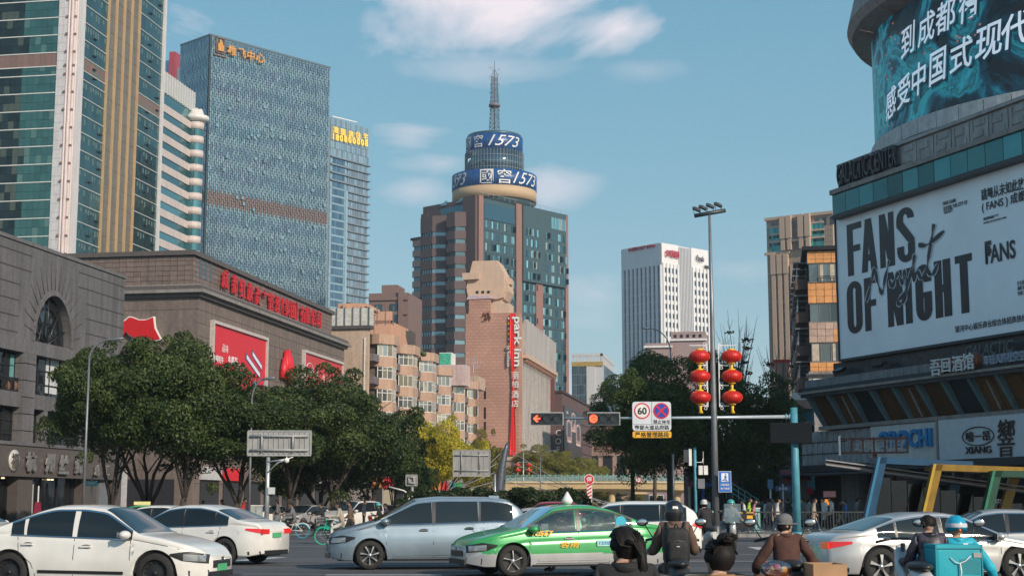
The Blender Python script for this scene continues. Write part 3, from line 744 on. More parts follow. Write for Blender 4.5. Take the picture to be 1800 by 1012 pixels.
 MB().tube([(d, ya+.14*w+1.5*cos(t*pi/12), zt-2.2+1.15*sin(t*pi/12)) for t in range(25)], .05, 5, cap=False).build('advert_ring', pale, b.t)
 fy = b.y_on(500, 14, e); fz = b.z(e, fy, 628)
 rel = MB()
 for k, (u, h0, h1, r) in enumerate([(-1.9, -2.6, 1.2, .7), (-1.0, -2.4, 2.6, .8), (0, -2.7, 2.9, .75), (.9, -2.9, 2.2, .7), (1.7, -3.2, 1.4, .6)]):
  rel.tube([(e+.3, fy+u*.8-.3, fz-.9+h0*.6), (e+.42, fy+u*.8-.1, fz-.9+(h0+h1)*.3), (e+.35, fy+u*.7+.05, fz-.9+h1*.6)], [r*.45, r*.6, r*.3], 8)
 rel.build('flag_relief', m_red, b.t)
 op = mat('shop_dark', (.03, .03, .035), .4); lit = mat('shop_white_board', (.5, .5, .5), .5)
 for a in range(0, 44, 6):
  b.on('r', 'shop_window', op, a+.5, a+5.2, .3, 3.6, .0, .12, x=e); b.on('r', 'shop_board', (lit, m_red, up, mat('shop_yellow', (.5, .3, .04), .5), lit, m_red, lit, up)[a//6], a+.4, a+5.3, 3.8, 5.0, .0, .35, x=e)
 for a in range(0, 18, 6): b.on('f', 'shop_window', op, -a-5.4, -a-.6, .3, 3.8, .0, .12, y=-e)
 b.on('f', 'shop_board', lit, -9.5, -5.2, .6, 4.6, .12, .3, y=-e); b.text('f', '春滋眼镜', m_black, -7.3, 2.4, y=-e, d=.33, height=.5, depth=.02)
 b.text('r', 'M 火锅', m_yel, 30.5, 5.8, x=e, d=.5, depth=.1, height=1.1)
 b.done()
red_store()

# ---- grey stone building with a great arched window
def arch_store():
 C0 = Vector((sx(0, 100)-2.5, 100-2.5*5.8, 0)); b = Bld('stone_store', 'grey granite shop building with arched window and silver characters over its ground floor', 'store', C0)
 P = at_h(220, 490, 19.3); b.t.location = (0, 0, 0)
 Lfull = 46.0; C = P-UV*Lfull; b.C = Vector((C.x, C.y, 0)); b.t.location = b.C; H = 19.3
 st = mat('granite', (.135, .13, .135), .75, var=.16, scale=6, dirt=.45, bump=.15, bscale=30, rand=.1); st2 = mat('granite_pier', (.145, .14, .145), .7, var=.15, scale=6, dirt=.3, rand=.1)
 jn = mat('granite_joint', (.06, .06, .065), .9)
 y = lambda px, z=8: b.y_on(px, z)
 Hn = H
 z2a, z2b = b.z(0, y(40), 782), b.z(0, y(40), 716)     # first floor windows
 z3a, z3b = b.z(0, y(40), 690), b.z(0, y(40), 620)
 dp = -.5
 glz = glass_mat('store_glass', (.03, .035, .04), .05, .6, .03, .5, .3); fr = mat('window_bar', (.02, .02, .022), .4)
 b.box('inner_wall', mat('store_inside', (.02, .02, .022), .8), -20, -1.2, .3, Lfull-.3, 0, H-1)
 top0 = z3b
 ya = y(92, 14); ra_y = (y(124, 13)-y(60, 13))/2; yc = (y(124, 13)+y(60, 13))/2; zc = b.z(0, yc, 606); rz_ = b.z(0, yc, 520)-zc
 import itertools
 def wallstrip(y0, y1, za, zb, nm='wall_stone', d=0): b.box(nm, st, -.9, d, y0, y1, za, zb)
 nseg = 22
 wall = MB()
 def arch_poly():
  pts = []
  for k in range(nseg+1):
   a = pi*k/nseg; pts.append((yc-ra_y*cos(a), zc+rz_*sin(a)))
  return pts
 ap = arch_poly()
 ztop = H-.01
 zlin = b.z(0, yc, 612)
 def wz(y0, y1, za, zb):
  vs = [(0, y0, za), (0, y1, za), (0, y1, zb), (0, y0, zb), (-.9, y0, za), (-.9, y1, za), (-.9, y1, zb), (-.9, y0, zb)]
  wall.put(vs, [(0, 1, 2, 3), (7, 6, 5, 4), (0, 3, 7, 4), (1, 5, 6, 2), (3, 2, 6, 7), (0, 4, 5, 1)])
 wz(0, ap[0][0], z3b, ztop); wz(ap[-1][0], Lfull, z3b, ztop); wz(ap[0][0], ap[-1][0], z3b, zc)
 for (p, q) in zip(ap[:-1], ap[1:]):
  vs = [(0, p[0], p[1]), (0, q[0], q[1]), (0, q[0], ztop), (0, p[0], ztop), (-.9, p[0], p[1]), (-.9, q[0], q[1]), (-.9, q[0], ztop), (-.9, p[0], ztop)]
  wall.put(vs, [(0, 1, 2, 3), (7, 6, 5, 4), (3, 2, 6, 7), (0, 4, 5, 1)])
 wall.build('upper_wall', st, b.t)
 MB().put([(-.55, p[0], p[1]) for p in ap], [list(range(len(ap)))[::-1]]).build('arch_window', glass_mat('arch_glass', (.1, .12, .13), .05, .8, .08, .3, 1.2), b.t)
 bars = MB()
 for a in (20, 50, 90, 130, 160): bars.tube([(-.45, yc, zc), (-.45, yc-ra_y*cos(R(a)), zc+rz_*sin(R(a)))], .07, 6)
 for s_ in (.45, .75): bars.tube([(-.45, yc-ra_y*s_*cos(t), zc+rz_*s_*sin(t)) for t in [pi*k/16 for k in range(17)]], .06, 6)
 bars.build('arch_bar', fr, b.t)
 gr = MB()
 for k in range(0, 19):
  a = pi*k/18; c_, s_ = cos(a), sin(a); o = 1.12; i2 = 1.55 if k % 2 else 1.7
  if 1 <= k <= 17:
   p = (yc-ra_y*o*c_, zc+rz_*o*s_); q = (yc-ra_y*i2*c_, zc+rz_*i2*s_)
   gr.tube([(.0, *p), (.0, *q)], .045, 4)
 for j in range(7):
  z = zc+.3+j*1.1
  if z < H-.6:
   w_ = 1.75 if j < 4 else 1.0
   gr.b2(-.01, .03, 0, max(0, yc-ra_y*(1.85 if j < 4 else 1.3)), z, z+.07); gr.b2(-.01, .03, yc+ra_y*(1.85 if j < 4 else 1.3), Lfull, z, z+.07)
 o = gr.build('stone_groove', jn, b.t)
 ring = MB()
 for k in range(24):
  a0, a1 = pi*k/24, pi*(k+.93)/24
  pr = [(1.0, a0), (1.0, a1), (1.1, a1), (1.1, a0)]
  vs = [(.0, yc-ra_y*r_*cos(a), zc+rz_*r_*sin(a)) for r_, a in pr]+[(.1, yc-ra_y*r_*cos(a), zc+rz_*r_*sin(a)) for r_, a in pr]
  MB().put(vs, [(4, 5, 6, 7), (0, 4, 7, 3), (1, 2, 6, 5), (0, 1, 5, 4), (2, 3, 7, 6)]).build('arch_stone', st2, b.t)
 zs0, zs1 = z3b, zc-.05; n = 40
 for i in range(n):
  y0 = Lfull*i/n; b.on('r', 'course_stone', st2, y0+.02, y0+Lfull/n-.02, zs0, zs1, 0, .12)
 pier_edges = [(y(-140), y(-100)), (y(-60), y(-28)), (y(35), y(55)), (y(150), y(168))]
 pier_edges = [(max(0, p), q) for p, q in pier_edges if q > 0]
 zg = b.z(0, y(60), 788)
 for (p, q) in pier_edges+[(Lfull-1.2, Lfull)]:
  z = zg; k = 0
  while z < z3b-.05:
   h = min(1.15, z3b-z); b.on('r', 'pier_block', st2, p, q, z+.03, z+h-.03, -.9, .22); z += h
  b.on('r', 'pier_core', jn, p+.05, q-.05, 0, z3b, -.9, .15)
 b.on('r', 'lintel', st, 0, Lfull, z2b, z3a, -.9, .02)
 b.on('r', 'lintel', st, 0, Lfull, zg, z2a, -.9, .02)
 b.on('r', 'thin_pier', st2, y(78), y(84), z2a, z2b, -.8, .0); 
 for (p, q) in ((y(168), Lfull-1.2), (0.2, y(-28)),): pass
 bays = [(y(0), y(35)), (y(55), y(115)), (y(-28), y(0)), (y(168), Lfull-1.2), (y(115), y(150))]
 for (za, zb) in ((z2a, z2b), (z3a, z3b)):
  for bi, (p, q) in enumerate(bays):
   if q < p+.3: continue
   nb = max(2, int((q-p)/1.3))
   for i in range(nb):
    a0 = p+(q-p)*i/nb; a1 = p+(q-p)*(i+1)/nb
    for (v0, v1) in ((za, za+(zb-za)*.3), (za+(zb-za)*.3, za+(zb-za)*.66), (za+(zb-za)*.66, zb)):
     b.on('r', 'window_pane', glz, a0+.06, a1-.06, v0+.05, v1-.05, -.62, -.58)
    b.on('r', 'window_bar', fr, a1-.06, a1+.06, za, zb, -.64, -.5)
   for v in (.3, .66): b.on('r', 'window_bar', fr, p, q, za+(zb-za)*v-.05, za+(zb-za)*v+.05, -.64, -.5)
 b.on('r', 'curtain', mat('curtain_teal', (.12, .3, .3), .8), y(27), y(33), z3a+.8, z3b-.2, -.57, -.5)
 b.on('r', 'blind', mat('blind_white', (.55, .57, .58), .8), y(90), y(112), z3a+.3, z3b, -.57, -.54)
 for px in (17, 30): MB().ball((0, 0, 0), (.3, .3, .42), 12, 8).build('basket', mat('basket_brown', (.16, .08, .05), .8), b.t, (-.35, y(px), b.z(0, y(px), 678)))
 for k in range(10): b.on('r', 'balcony_rail', fr, y(5+k*3), y(5+k*3)+.05, z3a, z3a+.9, -.2, -.12)
 b.on('r', 'balcony_rail', fr, y(3), y(34), z3a+.9, z3a+.96, -.22, -.1)
 b.on('r', 'balcony_rail', fr, y(3), y(34), z3a+.05, z3a+.1, -.22, -.1)
 sb = mat('sign_board_brown', (.1, .085, .078), .5, var=.1); zb0 = b.z(0, y(60), 838)
 b.on('r', 'sign_board', sb, 0, Lfull-.3, zb0, zg+.12, -.6, .5)
 b.on('r', 'sign_board_edge', st2, 0, Lfull-.2, zg+.12, zg+.35, -.6, .6)
 sil = mat('silver_letter', (.5, .48, .46), .3, metal=.7)
 for ch, px in zip('杭州丝绸', (38, 71, 96, 123)):
  yy = y(px, 4); zz = b.z(.5, yy, (811, 814, 816, 818)[ '杭州丝绸'.index(ch)]); b.text('r', ch, sil, yy, zz, d=.65, depth=.12, bold=.03, height=1.35, name='sign_character')
 for ch, px in zip('总汇', (155, 172)):
  yy = y(px, 4); b.text('r', ch, sil, yy, b.z(.5, yy, 826), d=.65, depth=.12, bold=.02, height=.8, name='sign_character')
 yy = y(11, 4); zz = b.z(.5, yy, 809)
 MB().lathe([(0, 0), (.72, 0), (.72, .1), (0, .1)], 24, axis='x').build('sign_roundel', mat('roundel_pale', (.5, .49, .46), .4), b.t, (.5, yy, zz))
 b.text('r', '福', sb, yy, zz, d=.62, depth=.03, height=1.0, bold=.02)
 for (p, q) in pier_edges+[(Lfull-1.2, Lfull)]: b.on('r', 'ground_pier', sb, p-.2, q+.3, 0, zb0, -.6, .2)
 b.on('r', 'shop_glass', glass_mat('shop_glass', (.02, .025, .03), .06, .5, .02, .3, .2), .2, Lfull-.5, .1, zb0, -.62, -.55)
 for i in range(18): yy = i*2.4+.9; b.on('r', 'glazing_bar', fr, yy, yy+.08, .1, zb0, -.55, -.45)
 m_lamp = mat('spot_lamp', (1, .8, .5), .5, emit=3.0, ecol=(1, .75, .4))
 for px in (4, 12, 92, 98): b.on('r', 'shop_spotlight', m_lamp, y(px, 3), y(px, 3)+.12, zb0-.15, zb0-.08, -.4, -.25)
 b.on('r', 'shop_column', mat('column_pale', (.4, .4, .38), .6), y(60, 2), y(62, 2)+.1, .1, zb0, -.45, -.2)
 b.on('r', 'notice_panel', mat('notice_pale', (.16, .17, .19), .5), y(172, 3), y(187, 3), .3, 4.3, -.4, .15)
 b.box('end_wall', st, -16, -.9, 0, .6, 0, H-.02); b.box('parapet', st2, -16, .1, -.02, Lfull+.05, H, H+.25); b.box('far_wall', st, -16, -.9, Lfull-.6, Lfull, 0, H-.02)
 b.box('roof_box', mat('roof_maroon', (.12, .05, .05), .7), -6, -4, Lfull-7, Lfull-1.5, H+.2, H+1.5)
 b.done()
 return b, H, Lfull
ARCH = arch_store()

# ---- low blocks behind, between the store and the brown tower
def mid_blocks():
 H = 40.0; C = at_h(690, 548, H); C2 = at_h(586, 530, H)
 b = Bld('ochre_block', 'orange pink classical block with closely set piers, over the apartment roof', 'building', C)
 och = mat('ochre_stone', (.62, .34, .22), .65, var=.08, dirt=.2); dk = mat('ochre_window', (.08, .07, .07), .3, metal=.3)
 w = 34
 b.box('wall', och, -w, 0, 0, 20, 0, H-2); b.box('recess', dk, -w+.5, -3, -.1, 0, H-13, H-3)
 for i in range(26):
  x = -w+.8+i*(w-4)/26; b.box('pier', och, x, x+.75, -.9, 0, H-14, H-2.3 if i > 4 else H-1)
 b.box('pier', och, -3.5, 0, -1, 0, 0, H); b.box('cornice', och, -w, 0, -1, 0, H-2.5, H-1.8)
 for k in range(3): b.box('mid_rail', och, -w, -3, -.5, 0, H-6-k*3.2, H-5.4-k*3.2)
 b.box('water_tank', m_red, -w+1.2, -w+3.4, 0, 3, H-2, H+1.2)
 b.done()
 H = 58.0; C = at_h(718, 514, H); b = Bld('brown_glass_block', 'brown block with tall dark window strips, left of the round-topped tower', 'building', C)
 br = mat('brown_block', (.2, .13, .115), .6, var=.12); gl = glass_mat('brown_block_glass', (.1, .15, .17), .08, .7, .03, .4, .2)
 b.box('wall', br, -11, 0, 0, 16, 0, H); 
 for i in range(2):
  x = -3.0-i*4.2; b.box('window_strip', gl, x-2.0, x, -.25, 0, 4, H-3)
 for k in range(14): b.box('floor_line', br, -11, 0, -.45, -.2, 4+k*4, 4.9+k*4)
 b.box('roof_block', br, -8, -3.5, 2, 10, H, H+2.5); b.box('pier', br, -2.6, -1.4, -.8, 0, 0, H+1.0)
 b.done()
mid_blocks()
# ---- apartment block with glazed bay balconies
def apartments():
 H = 23.4; C = at_h(652, 590, H); b = Bld('apartment_block', 'salmon apartment block with stacked white-framed glazed balconies', 'apartments', C)
 L_ = b.y_on(850, 16)
 wl = mat('salmon_render', (.47, .31, .225), .8, var=.1, dirt=.22, rand=.05); tan = mat('tan_render', (.5, .37, .28), .8, var=.08, dirt=.2)
 wf = mat('white_frame', (.72, .7, .66), .45); gl = glass_mat('apt_glass', (.26, .28, .27), .08, .6, .06, .5, .2, inner=(.5, .46, .36), innerfrac=.35)
 dk = mat('apt_grey_rail', (.17, .15, .16), .7, dirt=.3); roof = mat('roof_dark', (.08, .07, .07), .8)
 Wd = 9.5; xl = b.x_on(566, H)
 b.box('end_wall', tan, xl, -.3, -.3, .6, 0, H+.9)
 b.box('roof_edge', roof, xl, 0.1, -.6, .9, H+.9, H+1.35)
 b.box('body', wl, xl, -1.6, .6, L_, 0, H-.6)
 b.box('downpipe', wf, b.x_on(641, 15)-.07, b.x_on(641, 15)+.07, -.45, -.3, 0, H-.3)
 st = 3.0
 zz = H+1.35
 b.box('terrace_screen', mat('terrace_panel', (.55, .55, .5), .6, var=.15), xl, b.x_on(655, H), .2, .5, zz, zz+2.4)
 for i in range(9): b.box('terrace_post', dk, xl+.8+i*1.1, xl+.9+i*1.1, .05, .2, zz, zz+2.6)
 bal = MB()
 for i in range(10): bal.b2(-1.9, -1.75, .9+i*.55, 1.0+i*.55, zz-.2, zz+1.6)
 bal.b2(-1.95, -1.7, .8, 6.6, zz+1.6, zz+1.75); bal.build('balustrade', wf, b.t)
 for k, (o, h) in enumerate(((0, .5), (.35, .4), (.7, .3))): b.box('orange_cornice', mat('ochre_stone', (.62, .34, .22)), -4.2, -1.6+o, 1, 7+o, zz+1.9+k*.4, zz+2.3+k*.4)
 b.box('penthouse', mat('ochre_stone', (.62, .34, .22)), -5, -2.0, 1.4, 6.4, zz, zz+3.2)
 cols = [(681, 729), (716, 771), (770, 810), (797, 836), (826, 860)]
 zcol = [15]*5
 ys = []
 pxs = [(666, 700), (703, 737), (739, 770), (771, 796), (798, 820), (823, 842)]
 tops = [592, 610, 623, 648, 663, 672]
 prevtop = None
 steps = []
 for k, ((p0, p1), tp) in enumerate(zip(pxs, tops)):
  y0 = b.y_on(p0, 19, 0.2); y1 = b.y_on(p1, 19, 1.9)
  ztop = b.z(1.9, (y0+y1)/2, tp)+.2
  steps.append((y0, y1, ztop))
 for k, (y0, y1, ztop) in enumerate(steps):
  x1 = 1.7
  cap = MB(); cap.prism([(-1.4, y0-.2), (.3, y0-.4), (x1+.25, y0+1.6), (x1+.25, y1+.25), (-1.4, y1+.25)], ztop-1.3, ztop); cap.build('bay_cap', wl, b.t)
  z = ztop-1.3
  for s in range(int(z/st)+1):
   zt = z-s*st; zw = zt-1.65; zb = zt-st
   if zb < 0: break
   show = zt > 6
   par = MB().prism([(-1.4, y0), (.2, y0-.1), (x1, y0+1.6), (x1, y1), (-1.4, y1)], zb, zw).build('bay_parapet', wl, b.t)
   if not show: continue
   def lights(p, q, n):
    d = Vector(q)-Vector(p); rz = atan2(d.y, d.x); ln = d.length
    for i in range(n):
     c = Vector(p)+d*((i+.5)/n)
     link('window_pane', unit(gl), b.t, (c.x, c.y, (zt+zw)/2), (0, 0, rz), (ln/n-.1, .05, zt-zw-.14))
     c2 = Vector(p)+d*(i/n); link('window_frame', unit(wf), b.t, (c2.x, c2.y, (zt+zw)/2), (0, 0, rz), (.09, .1, zt-zw))
    for zf in (zw+.05, zt-.05)+((zt-.5,) if rnd.random() < .7 else ()):
     c = Vector(p)+d*.5; link('window_frame', unit(wf), b.t, (c.x, c.y, zf), (0, 0, rz), (ln, .1, .08))
   lights((.0, y0, 0), (x1-.08, y0+1.55, 0), 3)
   lights((x1-.08, y0+1.55, 0), (x1-.08, y1, 0), 5 if k < 3 else 4)
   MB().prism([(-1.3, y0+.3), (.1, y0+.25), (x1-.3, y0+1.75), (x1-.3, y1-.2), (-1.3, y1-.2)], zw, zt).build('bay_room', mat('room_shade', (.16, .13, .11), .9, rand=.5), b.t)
   yp = steps[k-1][1] if k else .7
   b.box('recess_railing', dk, -.6, .25, yp+.1, y0-.05, zb+.5, zw+.1)
   b.box('recess_window', gl, -1.55, -1.5, yp+.3, y0-.1, zw+.1, zt-.2)
   if rnd.random() < .3: b.box('air_conditioner', wf, .3, .8, yp+.2, yp+1.0, zb-.1, zb+.5)
  b.box('party_wall', wl, -1.7, .1, y1+.2, y1+.5, 0, ztop-1.0)
 yk = b.y_on(783, 18, -1); zk = b.z(-1, yk, 640)
 gg = clear_glass('kiosk_green', (.05, .5, .32), .3); gmat = mat('kiosk_green_glass', (.05, .42, .26), .15, var=.25, spec=.8)
 xk = -1.5
 k0 = b.x_on(772, zk, yk); k1 = b.x_on(793, zk, yk)
 for i in range(2):
  for j in range(2):
   w = (k1-k0)/2; b.box('kiosk_pane', gmat, k0+i*w+.05, k0+(i+1)*w-.05, yk-.05, yk+.02, zk+j*.95, zk+.88+j*.95)
 b.box('kiosk_frame', wf, k0, k1+.1, yk+.02, yk+3, zk-.1, zk+1.95)
 b.box('roof_wall', mat('roof_pink_wall', (.6, .45, .42), .7, dirt=.3), k0-.3, k1+2.4, yk, yk+4, zk-3.5, zk-.1)
 b.box('roof_slab', tan, -6, .5, L_-8, L_-1, b.z(0, L_-6, 662)-2.2, b.z(0, L_-6, 662))
 ya = b.y_on(832, 17, 0); za = b.z(0, ya, 655)
 ae = MB(); ae.tube([(0, 0, -3), (0, 0, 3)], .06, 5)
 for i in range(5): ae.tube([(-1.2, 0, .8+i*.12), (1.2, 0, .8+i*.12)], .02, 3)
 for i in range(6): ae.tube([(-1.2+i*.48, 0, .4), (-1.2+i*.48, 0, 2.6)], .03, 4)
 ae.build('aerial', m_steel, b.t, (0, ya, za))
 for (p, q, zz0) in ((705, 735, 601), (738, 768, 620)):
  yy = b.y_on(p+5, 20, 0); z_ = b.z(0, yy, zz0)
  b.box('roof_shed', roof, -3, -.2, yy, yy+2.5, z_-2, z_-.6)
 lf = mat('roof_leaves', (.07, .09, .02), .7)
 for (px, py) in ((738, 618), (744, 622)):
  yy = b.y_on(px, 20, 1); MB().ball((0, 0, 0), (.5, .7, .4), 8, 6).build('roof_plant', lf, b.t, (1, yy, b.z(1, yy, py)))
 b.done()
apartments()

# ---- hotel with the long red ribbon
def hotel():
 Y = 292.0; H = z_at(Y, 549); C = at_h(912, 549, H); b = Bld('hotel_block', 'brick tiled hotel with red ribbon and vertical white lettering at its corner', 'hotel', C)
 xl = b.x_on(818, 25); L_ = b.y_on(972, H-4)
 br = None
 m, nt, bs = node_mat('hotel_brick'); N = nt.nodes.new; Lk = nt.links.new
 geo = N('ShaderNodeTexCoord'); bt = N('ShaderNodeTexBrick'); mp = N('ShaderNodeMapping'); mp.inputs['Rotation'].default_value = (R(90), 0, 0)
 g2 = N('ShaderNodeNewGeometry'); vr = N('ShaderNodeVectorRotate'); vr.rotation_type = 'Z_AXIS'; vr.inputs['Angle'].default_value = G; Lk(g2.outputs['Position'], vr.inputs['Vector'])
 sx_ = N('ShaderNodeSeparateXYZ'); Lk(vr.outputs[0], sx_.inputs[0]); ad = N('ShaderNodeMath'); ad.operation = 'ADD'; Lk(sx_.outputs[0], ad.inputs[0]); Lk(sx_.outputs[1], ad.inputs[1])
 cb = N('ShaderNodeCombineXYZ'); Lk(ad.outputs[0], cb.inputs[0]); Lk(sx_.outputs[2], cb.inputs[1]); Lk(cb.outputs[0], bt.inputs['Vector'])
 bt.inputs['Scale'].default_value = 1.0; bt.inputs['Brick Width'].default_value = 1.2; bt.inputs['Row Height'].default_value = .62; bt.inputs['Mortar Size'].default_value = .055; bt.inputs['Mortar Smooth'].default_value = .4
 bt.inputs['Color1'].default_value = (.47, .26, .195, 1); bt.inputs['Color2'].default_value = (.42, .23, .17, 1); bt.inputs['Mortar'].default_value = (.3, .16, .12, 1)
 nz = N('ShaderNodeTexNoise'); nz.inputs['Scale'].default_value = .15; nz.inputs['Detail'].default_value = 5; Lk(g2.outputs['Position'], nz.inputs[0])
 mr = N('ShaderNodeMapRange'); Lk(nz.outputs[0], mr.inputs[0]); mr.inputs[1].default_value = .3; mr.inputs[2].default_value = .7; mr.inputs[3].default_value = .85; mr.inputs[4].default_value = 1.12
 mx = N('ShaderNodeMix'); mx.data_type = 'RGBA'; mx.blend_type = 'MULTIPLY'; mx.inputs[0].default_value = 1; Lk(bt.outputs[0], mx.inputs[6]); Lk(mr.outputs[0], mx.inputs[7]); Lk(mx.outputs[2], bs.inputs['Base Color']); bs.inputs['Roughness'].default_value = .8
 br = m
 con = mat('hotel_concrete', (.46, .43, .41), .75, var=.1, dirt=.3, rand=.1); sand = mat('sand_render', (.56, .4, .3), .8, var=.06, dirt=.12)
 b.box('front_wall', br, xl, 0, 0, 3, 0, H)
 za = zp(C, 523); b.box('stair_tower', br, xl+.6, b.x_on(862, H+1), .2, 6, H-.02, za)
 zb_ = b.z(0, 0, 533)
 b.box('shoulder_block', sand, b.x_on(862, H+1), b.x_on(894, H), .8, 6, H-.02, b.z(0, 0, 531)); b.box('shoulder_block', sand, b.x_on(862, H+1)+.2, b.x_on(880, H), 1.2, 6, H, b.z(0, 0, 522))
 b.box('flank_core', con, -8, -.5, 3, L_, 0, H-6)
 b.box('corner_edge', br, -1, 0, 3, 4.2, 0, H-.6)
 n = 24
 for i in range(n):
  y0 = 4.2+(L_-4.2)*i/n; y1 = 4.2+(L_-4.2)*(i+1)/n
  zt = H-9.0 + .3
  for j in range(12):
   if j*3+3 < zt: b.many('wall_panel', con, (-.5, -.12, y0+.25, y1-.08), j*2.5+.5, j*2.5+2.9)
  b.box('pier', con, -.5, .12, y0-.1, y0+.2, 0, H-8.6)
  b.box('bracket', mat('bracket_rust', (.3, .16, .11), .8), -.3, .95, y0+.4, y0+.9, H-9.4, H-8.7)
  b.box('screen_panel', con, .2, .75, y0+.04, y1-.04, H-7.8, H-1.1+.5*(i % 2)-.02*i)
  b.box('screen_panel', con, -.2, .2, y0+.04, y1-.04, H-8.0, H-1.6)
 b.box('ledge', sand, -.5, 1.1, 4, L_, H-8.7, H-7.9)
 b.box('end_pier', br, -3, .4, L_, L_+1.5, 0, H-2)
 b.box('back_wall', con, xl, -8, 3, L_, 0, H-3)
 rb = mat('ribbon_red', (.78, .012, .012), .6, var=.04)
 zt = zp(C, 551); zb = zp(C, 799); x0, x1 = b.x_on(897, zt), b.x_on(907, zt); xb0, xb1 = b.x_on(898, zb), b.x_on(907, zb)
 rib = MB(); rows = []
 for k in range(25):
  t = k/24; z = zt+(zb-zt)*t
  if t < .3: a0, a1 = x0, x1
  else:
   s = (t-.3)/.7; nar = max(0, 1-abs(s-.25)*2.0); a0 = x0+.35*nar+(xb0-x0)*s; a1 = x1-.35*nar+(xb1-x1)*s
   if s > .75: a0 -= .5*(s-.75); 
  rows.append([(a0+(a1-a0)*u/6, -.45-.12*sin(u*2.4+k*.3), z) for u in range(7)])
 rib.grid(rows, smooth=True); o = rib.build('ribbon', rb, b.t)
 def V(s, px, py0, py1, w, bold=.02, m=m_white, d=.35, mirror=False, name='sign_lettering'):
  z0, z1 = zp(C, py0), zp(C, py1); xx = b.x_on(px, (z0+z1)/2)
  me = text_mesh(s, m, depth=.25, bold=bold, width=z0-z1, height=w)
  return link(name, me, b.t, (xx, -d, (z0+z1)/2), (0, R(90), 0))
 V('park inn', 909, 557, 644, 1.9, .02); V('by Radisson', 894, 608, 644, .8, .0)
 for ch, py in zip('丽柏酒店', (660, 675, 693, 709)):
  z = zp(C, py); b.text('f', ch, m_white, b.x_on(906, z), z, d=.35, depth=.15, height=1.4, bold=.006, name='sign_character')
 cs = [m_white, mat('sign_crimson', (.3, .02, .03), .5), m_yel, mat('sign_navy', (.03, .03, .1), .5), mat('sign_grey', (.4, .4, .42), .5), mat('sign_crimson', (.3, .02, .03), .5), m_yel, mat('sign_navy', (.03, .03, .1), .5), mat('sign_grey', (.4, .4, .42), .5), mat('sign_crimson', (.3, .02, .03), .5), m_yel]
 z = zp(C, 557); step = (zp(C, 557)-zp(C, 607))/11; xx0, xx1 = b.x_on(893.5, z), b.x_on(898, z)
 for k, c in enumerate(cs): b.box('colour_block', c, xx0, xx1, -.3, -.02, z-(k+1)*step+.05, z-k*step-.05)
 zh = [zp(C, p) for p in (455, 478, 490, 506, 517, 524)]
 X = lambda px, z=H+8: b.x_on(px, z)
 def slab(name, pts, y0, y1, tp=1.0):
  MB().xz([(X(px, zp(C, py)), zp(C, py)) for px, py in pts], y0, y1).build(name, sand, b.t)
 slab('plant_room', [(818, 501), (829, 455), (872, 455), (884, 478), (886, 510), (876, 522), (870, 522), (822, 519)], 1.0, 9)
 slab('plant_room_side', [(870, 455), (873, 455), (890, 495), (891, 508), (884, 523), (872, 523)], 1.6, 8)
 slab('plant_room_arm', [(812, 477), (842, 476), (841, 488), (813, 489)], .1, 3); slab('plant_room_arm', [(882, 482), (893, 484), (893, 495), (883, 495)], 3, 6)
 slab('plant_room_base', [(819, 507), (868, 507), (885, 515), (884, 521), (872, 524), (822, 518)], .6, 8)
 for px in (838, 848, 858): zz = zp(C, 511); b.box('vent_opening', m_dark, X(px)-.25, X(px)+.25, .5, .7, zz-.25, zz+.25)
 MB().xz([(X(820), zp(C, 524)), (X(823), zp(C, 517)), (X(862), zp(C, 518)), (X(864), zp(C, 523))], 0, 1).build('awning_cloth', mat('lilac_cloth', (.5, .38, .42), .8), b.t)
 vine = MB(); vm = mat('dry_vine', (.13, .05, .03), .9)
 for k in range(30):
  px = 848+rnd.random()*14; py = 545+rnd.random()*14; q = [(X(px+t*rnd.uniform(-5, 5), H), -.08, zp(C, py+t*6)) for t in (0, .5, 1)]; vine.tube(q, .05, 3)
 vine.build('dry_vine', vm, b.t)
 for (a, c) in ((680, 700), (715, 735), (740, 760)): b.box('slot_window', m_dark, X(852, 15)-.15, X(852, 15)+.25, -.05, .1, zp(C, c), zp(C, a))
 b.box('podium', mat('podium_pink', (.42, .28, .24), .8, dirt=.3), xl, 3, -8, 2, 0, zp(C, 805)); b.box('podium_edge', sand, xl, 3.3, -8.4, -7.8, zp(C, 805)-.6, zp(C, 805))
 b.box('podium_window', m_dark, -14, 1, -8.1, -7.9, .4, 4)
 b.done()
hotel()

